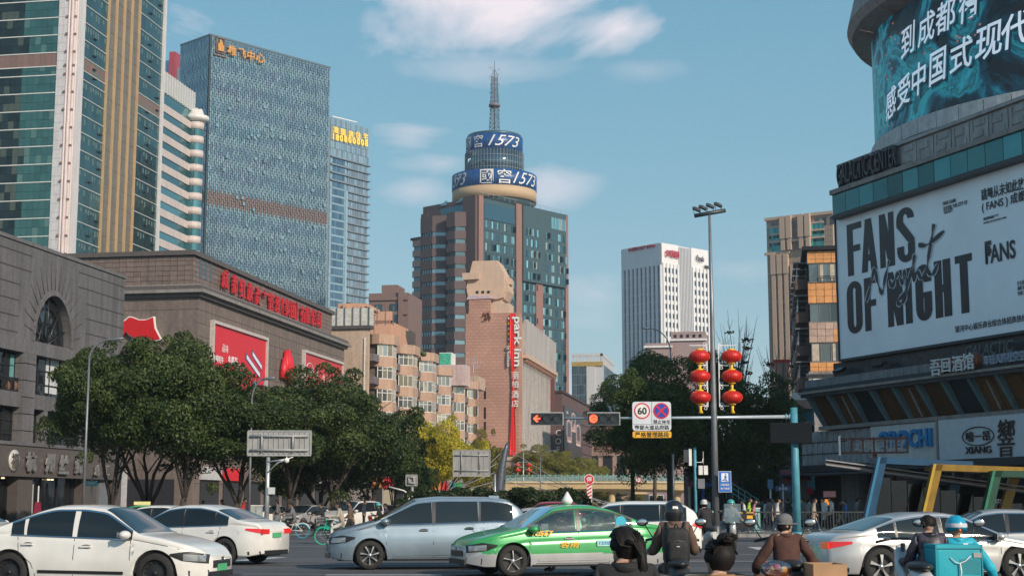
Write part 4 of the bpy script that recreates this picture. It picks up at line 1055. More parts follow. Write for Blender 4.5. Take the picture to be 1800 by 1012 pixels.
# ---- tall brown tower with a drum of blue signs and a mast
def drum_tower():
 Y = 452.0; H = z_at(Y, 343); C = at_h(838, 343, H); b = Bld('round_topped_tower', 'brown and dark glass tower crowned by blue sign drums and a lattice mast', 'tower', C)
 Rt = at_h(993, 378, H); d = Rt-C; b.rz = atan2(d.y, d.x)-pi/2; b.t.rotation_euler[2] = b.rz
 b.ux = Vector((cos(b.rz), sin(b.rz), 0)); b.uy = Vector((-sin(b.rz), cos(b.rz), 0))
 L_ = d.length; X = lambda px, z=60, y=0: b.x_on(px, z, y)
 brn = mat('tower_brick', (.12, .082, .08), .7, var=.1, dirt=.15); brn2 = mat('tower_brick_light', (.27, .15, .13), .7, var=.1, dirt=.12); blk = mat('tower_panel', (.07, .12, .135), .35, metal=.3, var=.15)
 gl = glass_mat('tower_pane', (.3, .55, .58), .1, .7, .06, .5, .1, inner=(.55, .6, .55), innerfrac=.2); gd = glass_mat('tower_pane_dark', (.09, .18, .22), .08, .8, .05, .4, .1)
 xl = X(740); fx = lambda px, z=70: X(px, z)
 b.box('core', brn, xl, 0, .5, L_, 0, H-.5)
 b.box('front_pier', brn, X(815), 0, -.6, .5, 0, H); b.box('front_pier', brn, xl, X(752), -.4, .5, 0, H-3)
 zr = zp(C, 380); 
 b.box('front_glass_top', gd, X(772), X(815), -.1, .5, zr, zp(C, 356)); b.box('front_wall_top', brn, X(752), X(775), -.2, .5, zr, zp(C, 358)); b.box('front_recess', mat('tower_brick_deep', (.12, .08, .08), .7), X(750), X(816), -.05, .5, 0, zr)
 st = 3.95; z0 = zp(C, 401)
 for (p0, p1, p2, q, zc) in ((751, 772, 786, 1, zp(C, 399)), (797, 812, 821, 1, zp(C, 396))):
  xa, xb, xc = X(p0), X(p1), X(p2)
  def bay(nm, mt, za, zb, o=0): 
   MB().prism([(xa+o, .4), (xa+o, -3.4+o), (xb, -3.4+o), (xc-o, -.9+o), (xc-o, .4)], za, zb).build(nm, mt, b.t)
  bay('bay_head', brn2 if 0 else brn, zc, zp(C, 376)+1)
  z = zc
  while z > 30:
   bay('bay_window', glass_mat('bay_glass', (.2, .3, .34), .1, .6, .03, .4, .1), z-1.35, z, .35)
   MB().prism([(xa, .4), (xa, -3.4), (xb, -3.4), (xc, -.9), (xc, .4)], z-st, z-1.35).build('bay_parapet', brn, b.t)
   for i in range(5):
    xx = xa+(xb-xa)*(i+.5)/5; b.box('bay_mullion', m_black, xx-.06, xx+.06, -3.32, -3.1, z-1.5, z)
   z -= st
 z = z0
 while z > 30:
  b.box('recess_window', gd, X(787), X(796), -.3, -.05, z-1.9, z); z -= st
 Hw = zp(C, 402); stp = mat('wing_stone', (.5, .33, .27), .7, var=.08); 
 xw0, xw1 = X(718), X(741)
 b.box('wing_core', gd, xw0+.2, xw1, 2, 14, 0, Hw-2)
 z = Hw
 while z > 30:
  b.box('wing_band', stp, xw0, xw1, 1.5, 14, z-2.1, z); z -= 3.36
 b.box('wing_cornice', brn, xw0-.6, xw1, 1.1, 14.5, Hw, Hw+.8)
 def yy(px, z=60): return b.y_on(px, z)
 nfl = int((H-3)/3.3); 
 def strip(name, p0, p1, m, x=.9, z0_=0, z1_=None): b.on('r', name, m, yy(p0), yy(p1), z0_, z1_ or H, 0, x)
 b.on('r', 'flank_panel', blk, .3, L_, 0, H-.6, 0, .35)
 strip('corner_strip', 838, 846, brn2, .8); strip('brick_strip', 904, 914, brn2, .9); strip('end_strip', 991, 996, brn2, .9)
 strip('brick_strip', 939, 951, brn2, .9, 0, zp(b.w(0, yy(945)), 497))
 b.on('r', 'glass_box', blk, yy(914), yy(990), zp(b.w(0, yy(914)), 494), H-.3, .35, 1.5)
 zt = H-7.5
 colsA = [851, 862, 871, 884, 897]; colsB = [919, 927, 935, 953, 963, 975, 985]
 for k in range(nfl):
  z = zt-k*3.55
  if z < 22: break
  for px in colsA+colsB:
   if px in (951, 953) and False: continue
   y0 = yy(px); dx_ = 1.52 if (px > 914 and z > zp(b.w(0, yy(914)), 494)) else .37
   w = (yy(px+5)-y0)
   if 938 < px < 952: continue
   lit = gl if rnd.random() < .62 else gd
   b.many('window_pane', lit, (dx_-.05, dx_+.1, y0, y0+w*.55), z-2.3, z)
   b.many('window_pane', gd if rnd.random() < .6 else gl, (dx_-.05, dx_+.1, y0+w*.6, y0+w), z-2.3, z)
   if rnd.random() < .35: b.fine('open_vents', m_black, (dx_+.05, dx_+.7, y0+w, y0+w+.35), z-2.0, z-.2)
  b.fine('panel_joints', m_black, (.35, .4, .3, L_), z+.35, z+.45)
 for i in range(12): b.many('window_pane', gl, (1.45, 1.62, yy(963+i*2.2), yy(964.6+i*2.2)), H-6, H-2.2)
 b.on('r', 'top_window', gd, yy(849), yy(902), H-7, H-2, .3, .5)
 for i in range(16): b.fine('roof_rails', m_steel, (.6, .66, 2+i*L_/17, 2.1+i*L_/17), H, H+1.2)
 b.fine('roof_rails', m_steel, (.6, .66, .5, L_), H+1.1, H+1.2)
 cy = 19.0; cw = None
 P = b.w(0, 0)+Vector((0, 0, 0))
 Yc = b.w(xl/2, L_/2).y; cxw = sx(869, Yc, H+10); cen = Vector((cxw, Yc, 0)); inv = Matrix.Rotation(-b.rz, 3, 'Z'); lc = inv@(cen-b.C)
 def R_(px0, px1, z): return (sx(px1, Yc, z)-sx(px0, Yc, z))/2
 def ring(name, m, px0, px1, pa, pb, r2=None, n=64):
  za, zb = z_at(Yc-11, pa), z_at(Yc-11, pb); r = R_(px0, px1, za)
  return MB().lathe([(0, zb), (r, zb), ((r2 or r), za), (0, za)], n, (lc.x, lc.y, 0)).build(name, m, b.t), r, za, zb
 sg = mat('sign_deep_blue', (.012, .075, .24), .35, var=.25, scale=.5); sandm = mat('drum_sand', (.5, .36, .22), .7, var=.06)
 ring('lower_core', blk, 800, 940, 330, 362)
 o, r1, za1, zb1 = ring('sand_ring', sandm, 795, 943, 326, 347)
 o, r2, za2, zb2 = ring('lower_sign_drum', sg, 795, 943, 299, 327)
 o, r3, za3, zb3 = ring('glass_drum', glass_mat('drum_glass', (.15, .24, .3), .08, .8, .04, .4, .2), 818, 921, 258, 300)
 o, r4, za4, zb4 = ring('upper_sign_drum', sg, 820, 919, 230, 258)
 ring('drum_roof', blk, 822, 917, 226, 231)
 fr = mat('drum_bar', (.2, .26, .3), .5)
 def ribs(nm, m, r, za, zb, n, t=.12, o=.15):
  me = MB().box((0, 0, 0), (t, o, zb-za) if False else (t, o, abs(za-zb))).mesh(nm, [m])
  for k in range(n):
   a = 2*pi*k/n+R(3); p = (lc.x+r*cos(a), lc.y+r*sin(a), (za+zb)/2)
   if sin(a+b.rz) < .35: link(nm, me, b.t, p, (0, 0, a+pi/2))
 lb = mat('sign_rib_blue', (.04, .16, .4), .4)
 ribs('sign_rib', lb, r2+.03, za2, zb2, 96, .06, .1); ribs('sign_rib', lb, r4+.03, za4, zb4, 72, .06, .1); ribs('drum_mullion', fr, r3+.03, za3, zb3, 56)
 for k in range(1, 4): z = zb3+(za3-zb3)*k/4; MB().lathe([(r3, z-.08), (r3+.1, z-.08), (r3+.1, z+.08), (r3, z+.08)], 56, (lc.x, lc.y, 0)).build('drum_transom', fr, b.t)
 MB().lathe([(0, zb3-.6), (r3+1.2, zb3-.6), (r3+1.2, zb3+.3), (r3, zb3+.3)], 48, (lc.x, lc.y, 0)).build('drum_ledge', fr, b.t)
 def bent(s, r, z, hh, a_mid, wdeg, shear=0, bold=.02, dens=1, me_name='sign_lettering'):
  me = text_mesh(s, m_white, depth=0, bold=bold, shear=shear, height=hh, width=R(wdeg)*r).copy()
  bm = bmesh.new(); bm.from_mesh(me)
  bmesh.ops.triangulate(bm, faces=bm.faces[:])
  for _ in range(2):
   lng = [e for e in bm.edges if e.calc_length() > 1.2]
   if lng: bmesh.ops.subdivide_edges(bm, edges=lng, cuts=1); bmesh.ops.triangulate(bm, faces=bm.faces[:])
  for v in bm.verts:
   a = a_mid+v.co.x/r; rr = r+.28; v.co = Vector((lc.x+rr*cos(a), lc.y+rr*sin(a), z+v.co.z))
  bm.to_mesh(me); bm.free(); me.update(); link(me_name, me, b.t)
 cam_a = atan2(-Yc, -cxw)-b.rz     # direction from the drum to the viewer, in the building's frame
 def ang(px, pc, r, z): 
  return cam_a+math.asin(max(-.98, min(.98, (px-869)/(R_(795, 943, z)/r2*0+ (r/(R_(795, 943, z)*2)*148)))))
 def A(px, rp): return cam_a+math.asin(max(-.97, min(.97, (px-869)/rp)))
 zu = (za4+zb4)/2; zl_ = (za2+zb2)/2
 bent('1573', r4, zu, 3.6, A(888, 49.5), 70, shear=.45, bold=.0); bent('窖', r4, zu, 4.2, A(841.5, 49.5), 22, bold=.006); bent('國', r4, zu, 4.2, A(824, 49.5), 26, bold=.006)
 bent('1573', r2, zl_, 3.9, A(924, 74), 46, shear=.45, bold=.0); bent('窖', r2, zl_, 4.6, A(886, 74), 19, bold=.006); bent('國', r2, zl_, 4.6, A(856, 74), 18, bold=.006); bent('1573', r2, zl_, 3.9, A(812, 74)-.16, 40, shear=.45, bold=.0)
 for px in (777, 805):
  zz = zp(C, 350); MB().put([(X(px)-1.4, -0, zz), (X(px)+1.4, 0, zz), (X(px)+1.4, 3, zz), (X(px)-1.4, 3, zz), (X(px), 1.5, zz+1.9)], [(0, 1, 4), (1, 2, 4), (2, 3, 4), (3, 0, 4)]).build('roof_skylight', gl, b.t)
 zb_, zt_ = za4-.3, z_at(Yc, 108); mz = mat('mast_steel', (.16, .15, .16), .6)
 ms = MB(); w0, w1 = 1.25, .8; nn = 15
 for (sx0, sy0) in ((-1, -1), (1, -1), (1, 1), (-1, 1)): ms.tube([(sx0*w0, sy0*w0, zb_), (sx0*w1*.9, sy0*w1*.9, zt_-5), (sx0*.12, sy0*.12, zt_-3)], .13, 4)
 for k in range(nn):
  t = k/nn; z = zb_+(zt_-5-zb_)*t; z2 = zb_+(zt_-5-zb_)*(k+1)/nn; w = w0+(w1*.9-w0)*t
  for (a, c) in (((-w, -w), (w, -w)), ((w, -w), (w, w)), ((w, w), (-w, w)), ((-w, w), (-w, -w))):
   ms.tube([(*a, z), (*c, z)], .08, 3); ms.tube([(*a, z), (*c, z2)], .06, 3); ms.tube([(*c, z), (*a, z2)], .06, 3)
 ms.tube([(0, 0, zt_-4), (0, 0, zt_)], .1, 5); ms.build('mast', mz, b.t, (lc.x, lc.y, 0))
 for k in range(26):
  z = zb_+(zt_-zb_)*(.3+.65*k/26); a = k*2.4; sp = MB(); sp.tube([(0, 0, 0), (1.7*cos(a), 1.7*sin(a), 0)], .05, 3); sp.tube([(1.7*cos(a), 1.7*sin(a), -.5), (1.7*cos(a), 1.7*sin(a), .5)], .05, 3); sp.build('antenna', mz, b.t, (lc.x, lc.y, z))
 MB().lathe([(0, 0), (1.9, 0), (1.9, .8), (0, .8)], 10).build('mast_platform', mz, b.t, (lc.x, lc.y, z_at(Yc, 188)))
 b.done()
drum_tower()

# ---- dark brown shop block with an advert of cups, further down the avenue
def cup_store():
 Y = 335.0; H = z_at(Y, 690); C = at_h(988, 690, H); b = Bld('brown_mall', 'dark brown mall with a tall advert of drink tins, next to the hotel', 'store', C)
 L_ = b.y_on(1040, H-6); L_ = max(20, L_)
 m = mat('mall_brown', (.13, .075, .068), .65, var=.1, dirt=.2); adv = mat('advert_black', (.04, .035, .035), .4); dkl = mat('mall_line', (.06, .035, .03), .7)
 b.box('body', m, -14, 0, 0, L_, 0, H); b.box('roof_edge', dkl, -14, .3, -.3, L_+.2, H, H+.5)
 b.box('shaft', m, -6, -1.6, -1.6, 0, 0, H+3); b.box('lantern_box', m_red, -4.2, -2.4, -2.2, -1.6, H-3.5, H+3.2)
 ya, yb = b.y_on(990, 12), b.y_on(1021, 12); za = zp(b.w(0, ya), 705)-1.0
 b.on('r', 'advert_panel', adv, ya, yb, 10, za, 0, .3)
 ti = mat('tin_rose', (.5, .33, .3), .35, metal=.3); rim = mat('tin_glow', (.7, .5, .47), .5); dk = mat('tin_dark', (.05, .03, .04), .3)
 w = yb-ya
 for (u, zz, s) in ((.5, 21.6, .62), (.25, 19.3, .72), (.78, 19.1, .72)):
  y0 = ya+w*u; 
  pts = [(-1.8, -4.4), (1.8, -4.4), (1.8, .6), (1.5, 1.5), (0, 2.0), (-1.5, 1.5), (-1.8, .6)]
  def pl(k, m_, d): 
   q = MB(); q.put([(.3+d, y0+p[0]*k*w/11*s, zz+p[1]*k*s) for p in pts], [list(range(len(pts)))]); q.build('advert_print', m_, b.t)
  pl(1.15, rim, .02); pl(1.0, ti, .03); pl(.75, dk, .04)
 b.text('r', 'Nestle', m_white, ya+w*.15, za-1.2, d=.35, depth=.02, height=.7); b.text('r', '甜醇', mat('tin_glow', (.7, .5, .47)), ya+w*.55, za-4, d=.35, depth=.02, height=1.6)
 for k in range(7): b.on('r', 'wall_line', dkl, yb+1, L_, H-3-k*2.4, H-2.8-k*2.4, 0, .1)
 for ch, k in zip('COFFEE', range(6)): b.text('f', ch, m_white, -.9, H-9-k*1.9, d=.1, depth=.1, height=1.3)
 b.done()
 Y = 420.0; H = z_at(Y, 742)
 b = Bld('pink_podium', 'long low pinkish building seen between the mall and the tree above the footbridge', 'building', Vector((sx(1128, Y), Y, 0)))
 pk = mat('podium_rose', (.4, .26, .21), .8, var=.1, dirt=.25)
 xl = b.x_on(1030, 8); b.box('wall', pk, xl, 6, 0, 20, 0, z_at(Y, 775)); b.box('upper_wall', pk, xl, b.x_on(1110, 20), 4, 20, 0, z_at(Y, 735)); b.box('cornice', mat('podium_sand', (.55, .42, .34), .8), xl, 6.4, -.5, 0, z_at(Y, 778), z_at(Y, 772))
 for i in range(9): b.box('window', m_dark, xl+1+i*4, xl+3.6+i*4, -.15, 0, 4, z_at(Y, 800))
 for i in range(4): b.box('upper_window', glass_mat('podium_glass', (.3, .2, .16), .2, .5, .05, .3, .1), xl+.8+i*3.4, xl+3.4+i*3.4, 3.8, 4, z_at(Y, 760), z_at(Y, 745))
 b.done()
cup_store()

# ---- blue glass offices and the white ribbed tower
def far_right():
 Y = 520.0; H = z_at(Y, 636); C = at_h(1060, 641, H); b = Bld('glass_office_block', 'pale blue glass office block with open concrete roof frame', 'office', C)
 Rt = at_h(1100, 645, H); 
 wh = mat('office_white', (.55, .55, .56), .6, var=.06); gl = glass_mat('office_glass', (.3, .45, .54), .1, .8, .04, .35, .1); gl2 = glass_mat('office_glass_pale', (.42, .55, .6), .12, .8, .04, .3, .1)
 xl = b.x_on(1005, H, 0); xc = b.x_on(1031, H)
 b.box('core', wh, xl, 0, 0, 40, 0, H)
 for k in range(int(H/3.6)):
  z = k*3.6+1
  for i in range(6): a = xl+(xc-xl)*i/6; b.fine('window_panes', gl, b.dims('f', a+.1, a+(xc-xl)/6-.1, 0, .25), z, z+3.4)
  for i in range(16): a = 0.6+i*2.4; b.fine('window_panes', gl2 if k % 3 else gl, b.dims('r', a+.1, a+2.3, 0, .25), z, z+3.4)
  for px in (1036, 1041): b.fine('slot_windows', m_dark, (b.x_on(px, H)-.0, b.x_on(px, H)+.5, -.1, .02), z+1, z+2.4)
  b.fine('right_panes', gl, (b.x_on(1048, H), -.2, -.2, 0), z, z+3.3) if 0 else None
 b.box('white_pier', wh, xc, b.x_on(1046, H), -.3, 0, 0, H); 
 for i in range(9): a = xl+(0-xl)*i/9; b.box('roof_post', wh, a, a+.7, 0, .8, H, H+3.4); 
 b.box('roof_beam', wh, xl, 0, 0, 1, H+3.2, H+4.2); b.box('roof_beam', wh, -1, 0, 0, 40, H+3.2, H+4.2)
 for i in range(10): b.box('roof_post', wh, -.9, 0, 4*i, 4*i+.8, H, H+3.4)
 b.box('plant_hedge', mat('yellow_hedge', (.4, .28, .08), .8, var=.3), xl, 0, -.4, .1, H-.4, H+1.2)
 b.done()
 H = 112.0; C = at_h(1162, 427, H); Rt = at_h(1244, 441, H); Lp = at_h(1083, 436, H); d = Rt-C
 b = Bld('white_tower', 'white ribbed tower with red characters on the parapet, beyond the big tree', 'tower', C, atan2(d.y, d.x)-pi/2)
 L_ = d.length; Wd = (Lp-C).length
 wh = mat('tower_white', (.74, .74, .75), .55, var=.05, dirt=.08); gl = glass_mat('white_tower_glass', (.14, .2, .26), .1, .75, .04, .35, .1); gy = mat('tower_grey_rib', (.3, .31, .34), .6)
 b.box('core', wh, -Wd, -.5, .5, L_, 0, H)
 zt = H-9.5; st = 3.9
 n = 9; pw = Wd/n
 for i in range(n+1): x = -Wd+i*pw; b.box('rib', wh, x-.55*pw*.5, x+.5*pw*.5 if i < n else 0, -.7, .6, 0, H-.1)
 b.box('crown_band', wh, -Wd, 0, -.72, .6, zt, H)
 for k in range(int(zt/st)):
  z = zt-(k+1)*st
  for i in range(n):
   x = -Wd+i*pw
   b.many('window', gl, (x+.25*pw, x+.75*pw, .1, .35), z+.35, z+st-.1)
 g0, g1 = b.y_on(1193, 80), b.y_on(1216, 80)
 b.box('grey_recess', gy, -.6, .1, g0, g1, 0, H-.5)
 for i in range(9): y = g0+(g1-g0)*(i+.5)/9; b.box('grey_fin', mat('fin_pale', (.5, .51, .54), .6), .1, .7, y-.32, y+.32, 0, H-1)
 for (s0, s1) in ((.8, g0-.6), (g1+.8, L_-.8)):
  m = 4; w = (s1-s0)/m
  b.box('flank_wall', wh, -.4, .25, s0-.8, s1+.8, 0, H+.1)
  for i in range(m+1): b.box('flank_rib', wh, .2, .8, s0+i*w-w*.22, s0+i*w+w*.22, 0, zt+1)
  for k in range(int(zt/st)):
   z = zt-(k+1)*st
   for i in range(m): 
    b.fine('flank_windows', gl if k % 1 == 0 else gy, (.25, .4, s0+(i+.25)*w, s0+(i+.75)*w), z+.8, z+st-.9)
    b.fine('flank_open_windows', m_dark, (.4, .5, s0+(i+.25)*w, s0+(i+.5)*w), z+1.0, z+st-1.2)
 rd = mat('white_tower_red', (.5, .03, .06), .5)
 b.text('f', '◈成都文化产业中心', rd, b.x_on(1131, H-3), b.z(b.x_on(1131, H), 0, 436), y=-.7, d=.3, depth=.3, width=(b.x_on(1156, H)-b.x_on(1108, H)), bold=.012, name='sign_lettering')
 y0, y1 = b.y_on(1167, H), b.y_on(1190, H); b.text('r', '◎川发集团', rd, (y0+y1)/2, H-4.2, x=.8, d=.2, depth=.3, width=y1-y0, height=3.2, bold=.015, name='sign_lettering')
 y0, y1 = b.y_on(1220, H), b.y_on(1234, H); b.text('r', 'Payala', m_black, (y0+y1)/2, H-4.6, x=.8, d=.2, depth=.2, width=y1-y0, height=3.4, shear=.4, name='sign_lettering')
 y0, y1 = b.y_on(1234, H), b.y_on(1242, H); b.text('r', '百悦酒店', m_black, (y0+y1)/2, H-7.6, x=.8, d=.2, depth=.2, width=y1-y0, height=1.6, name='sign_lettering')
 b.done()
 Y = 300; b = Bld('pink_house', 'low pink rooftop building peeping over the big tree before the white tower', 'building', Vector((sx(1246, Y), Y, 0)))
 pk = mat('house_pink', (.32, .24, .24), .8, var=.08)
 b.box('wall', pk, b.x_on(1180, 30), 0, 0, 12, 0, z_at(Y, 582)); b.box('lower_wall', pk, b.x_on(1137, 30), b.x_on(1184, 30), -3, 8, 0, z_at(Y, 604)); b.box('roof_edge', m_white, b.x_on(1180, 30)-.3, .3, -.4, 0, z_at(Y, 598), z_at(Y, 595)); b.box('roof_edge', m_white, b.x_on(1137, 30)-.3, b.x_on(1184, 30), -3.4, -3, z_at(Y, 612), z_at(Y, 609))
 for i in range(5): b.box('window', m_dark, b.x_on(1186+i*11, 30), b.x_on(1190+i*11, 30), -.15, 0, z_at(Y, 592), z_at(Y, 587))
 b.done()
 H = 105.0; C = at_h(1463, 373, H); C2 = at_h(1347, 386, H)
 d = C2-C; rz = atan2(-d.y, -d.x); b = Bld('beige_tower', 'tall beige stone tower with teal windows in its stepped crown', 'tower', C, rz)
 Wd = d.length; st = mat('beige_stone', (.36, .27, .2), .75, var=.1, dirt=.15); st2 = mat('beige_pier', (.5, .36, .26), .7, var=.08); gl = glass_mat('beige_tower_teal', (.08, .45, .45), .12, .5, .04, .3, .15); gd = glass_mat('beige_tower_window', (.1, .13, .15), .1, .6, .05, .5, .1); jn = mat('beige_joint', (.16, .12, .09), .8)
 b.box('core', st, -Wd, 0, 0, 26, 0, H)
 xs = lambda px: b.x_on(px, H*.8)
 for k in range(50): b.fine('joints', jn, (-Wd, 0, -.02, 0), 2+k*2.1, 2.15+k*2.1)
 for k in range(26): x = -Wd+k*Wd/26; b.fine('joints', jn, (x, x+.12, -.02, 0), 0, H)
 zc = b.z(-Wd/2, 0, 438)-.5
 b.box('cornice', st2, -Wd-.8, xs(1390), -.9, 0, zc-.7, zc+.3); zc2 = b.z(-Wd/2, 0, 421); b.box('cornice', st2, xs(1377), xs(1428), -.8, 0, zc2-.5, zc2+.2)
 for (p0, p1) in ((1354, 1377), (1428, 1451)):
  for k in range(3):
   z1_ = b.z(xs(p0), 0, 402+k*13 if p0 < 1400 else 394+k*13); x0, x1 = xs(p0), xs(p1); n = 6
   b.box('spandrel', st2, x0, x1, -.4, 0, z1_+.05, z1_+.7)
   for i in range(n): b.box('teal_window', gl, x0+(x1-x0)*i/n+.05, x0+(x1-x0)*(i+1)/n-.05, -.25, 0, z1_-3.9, z1_)
 b.box('crown_recess', jn, xs(1378), xs(1427), -.12, 0, zc+.5, H-2)
 for px in (1380, 1391, 1412, 1424): x = xs(px); b.box('pier', st2, x-.75, x+.75, -1.5, 0, zc+.5, H-2.2); b.box('pier_cap', st2, x-1.0, x+1.0, -1.8, 0, H-8, H+.3)
 for px in (1385, 1419): x = xs(px); b.box('teal_window', gl, x-.9, x+.9, -.3, 0, zc+8, H-8)
 b.box('cornice', st2, -Wd-.5, .3, -.7, .4, H-.6, H+.5)
 for i in range(9): x = -Wd+2+i*Wd/9; b.box('attic_window', gd, x, x+1.4, -.15, 0, H-4.4, H-1.5)
 b.box('shaft_recess', mat('beige_recess', (.22, .16, .12), .8), xs(1361), -1, -.12, 0, 0, zc-5)
 for i in range(10):
  x = xs(1361)+i*(xs(1372)-xs(1361))
  if x > -1.5: break
  b.box('pier', st2, x-.75, x+.75, -.9, 0, 0, zc-5)
  b.box('pier_head', st2, x-.95, x+.95, -1.2, 0, zc-8, zc-.8) if i < 3 else None
  for k in range(27):
   z = zc-12-k*3.4
   if z < 15: break
   b.many('window', gd, (x+1.2, x+3.4, -.22, 0), z-2.0, z)
 b.done()
far_right()
# ---- corner building with the great billboard, LED drum above and shops below
def corner_building():
 Lp = at_y(1477, 385, 88.0); RZ = atan2(-15, 5.8)
 b = Bld('corner_building', 'dark corner building with white billboard, curved LED screen above and shop boards below', 'building', (Lp.x, Lp.y), RZ)
 X = lambda px, z=14, y=0: b.x_on(px, z, y); Z = lambda x, py, y=0: b.z(x, y, py)
 XE = 34.0
 grey = mat('corner_grey', (.2, .21, .225), .6, var=.12, dirt=.3, rand=.08); dark = mat('corner_dark', (.03, .036, .04), .5, var=.2); pale = mat('corner_pale', (.36, .35, .34), .6, var=.1, dirt=.35, rand=.06)
 teal = glass_mat('corner_teal_glass', (.05, .16, .17), .1, .65, .03, .5, .4); mould = mat('moulding', (.27, .24, .22), .6, dirt=.3)
 bill = mat('billboard_face', (.86, .9, .94), .32, var=.05, scale=.5); ink = mat('ink_black', (.018, .014, .022), .4)
 xl = X(1465, 14)
 zt, zb = Z(0, 385), Z(0, 632)
 b.box('body', dark, xl, XE, 1.0, 26, 3.4, zt+1.6)
 b.box('back_wall', teal, xl+.0, XE, .55, 1.0, zb-1.2, zt)
 for k in range(5):
  z0 = zb+(zt-zb)*k/5; b.box('side_glass', teal, xl, -.05, .3, .55, z0+.05, z0+(zt-zb)/5-.05)
 b.box('billboard', bill, 0, XE, -.3, .3, zb, zt)
 b.box('billboard_frame', dark, -.08, XE, -.4, .35, zb-.15, zb); b.box('billboard_frame', dark, -.08, 0, -.4, .35, zb, zt)
 def put(s, p0, p1, py, h, bold=0, m=ink, shear=0.0, name='billboard_lettering', z=None, d=.33, depth=.012):
  x0 = X(p0, 14, -.3); x1 = X(p1, 14, -.3); xm = (x0+x1)/2
  pm = p0+(p1-p0)*.5
  zz = Z(X(pm, 14, -.3), py, -.3)
  me = text_mesh(s, m, depth=depth, bold=bold, width=x1-x0, height=h, shear=shear)
  return link(name, me, b.t, (xm, -d, zz))
 def glyph(ch, x, z, w, h, t):
  "polygons of a heavy condensed capital, lower left corner at x,z"
  P = []
  r = lambda a, c, e, f: P.append([(x+a*w, z+e*h), (x+c*w, z+e*h), (x+c*w, z+f*h), (x+a*w, z+f*h)])
  q = lambda *p: P.append([(x+a*w, z+c*h) for a, c in p])
  s = t/w; v = t*.62/h
  if ch == 'F': r(0, s, 0, 1); r(s, 1, 1-v, 1); r(s, .88, .5-v*.4, .5+v*.6)
  elif ch == 'A': q((0, 0), (s, 0), (.5+s*.28, 1), (.5-s*.5, 1)); q((1-s, 0), (1, 0), (.5+s*.5, 1), (.5-s*.28, 1)); r(.25, .75, .2, .2+v)
  elif ch == 'N': r(0, s*.85, 0, 1); r(1-s*.85, 1, 0, 1); q((1-s*.95, 0), (1-.0, 0), (s*.95, 1), (0, 1))
  elif ch == 'T': r(.5-s/2, .5+s/2, 0, 1-v); r(0, 1, 1-v, 1)
  elif ch == 'I': r(0, 1, 0, 1)
  elif ch == 'H': r(0, s, 0, 1); r(1-s, 1, 0, 1); r(s, 1-s, .5-v/2, .5+v/2)
  elif ch in 'OGSC':
   def arc(a0, a1, cx, cz, rx, rz_, n=10):
    for k in range(n):
     u0, u1 = a0+(a1-a0)*k/n, a0+(a1-a0)*(k+1)/n; ix, iz = rx-s, rz_-v
     P.append([(x+(cx+rx*cos(u))*w, z+(cz+rz_*sin(u))*h) for u in (u0, u1)]+[(x+(cx+ix*cos(u))*w, z+(cz+iz*sin(u))*h) for u in (u1, u0)])
   rz_ = .2
   if ch in 'OGC':
    arc(0, pi, .5, 1-rz_, .5, rz_); arc(pi, 2*pi, .5, rz_, .5, rz_); r(0, s, rz_, 1-rz_)
    if ch == 'O': r(1-s, 1, rz_, 1-rz_)
    if ch == 'G': r(1-s, 1, rz_*.8, .5); r(.5, 1, .5-v*.7, .5); r(1-s, 1, .68, .82)
   else:
    arc(-.1, pi, .5, 1-rz_, .5, rz_); arc(pi, 2*pi+.1, .5, rz_, .5, rz_); r(0, s, .66, .8); r(1-s, 1, .2, .34); q((0, .68), (s, .62), (1, .3), (1-s, .36)); q((0, .68), (s*.9, .76), (1, .4), (1-.1*s, .28)); r(0, s, .18, .3)
  return P
 def word(s, xs, z0, h, t, slope=0):
  for ch, (xa, xb) in zip(s, xs):
   mb = MB()
   for k, pol in enumerate(glyph(ch, xa, z0, xb-xa, h, t)):
    mb.put([(p[0], -.315-.0012*k, p[1]) for p in pol], [list(range(len(pol)))])
   mb.build('billboard_letter', ink, b.t)
 zF = Z(X(1550, 14, -.3), 425, -.3); hF = 3.1
 x = lambda p: X(p, 14, -.3)
 word('FANS', [(x(1492), x(1518)), (x(1516), x(1544)), (x(1549), x(1575)), (x(1580), x(1611))], zF-hF/2, hF, .62)
 zO = zF-hF/2-.35-hF
 word('OF', [(x(1489), x(1515)), (x(1519), x(1542))], zO, hF, .62)
 word('NIGHT', [(x(1559), x(1586)), (x(1590), x(1602)), (x(1609), x(1637)), (x(1642), x(1671)), (x(1679), x(1709))], zO, hF, .66)
 halo = mat('brush_edge', (.62, .68, .72), .35)
 cps = [(-.03, .0), (.05, .55), (.1, .95), (.13, .55), (.19, .15), (.24, .55), (.3, 1.05)], [(.3, .45), (.33, .25), (.37, .42), (.42, .62), (.47, .3), (.5, .62), (.53, .32), (.51, -.1), (.44, -.3), (.4, -.2), (.5, .0), (.58, .5), (.64, 1.0), (.62, .55), (.62, .3), (.67, .55), (.72, .3), (.78, .5), (.86, 1.3), (.9, 1.75), (.84, 1.1), (.8, .55), (.86, .35), (.93, .6)], [(.7, 1.3), (.82, 1.25), (1.02, 1.5)]
 x0, x1 = x(1527), x(1660); zz0 = Z(x(1560), 515, -.3)-.2
 def smooth(p, n=6):
  out = []
  for i in range(len(p)-1):
   a = p[max(i-1, 0)]; q0 = p[i]; q1 = p[i+1]; c = p[min(i+2, len(p)-1)]
   for k in range(n):
    t = k/n; out.append(tuple(.5*((2*q0[j])+(-a[j]+q1[j])*t+(2*a[j]-5*q0[j]+4*q1[j]-c[j])*t*t+(-a[j]+3*q0[j]-3*q1[j]+c[j])*t**3) for j in (0, 1)))
  return out+[p[-1]]
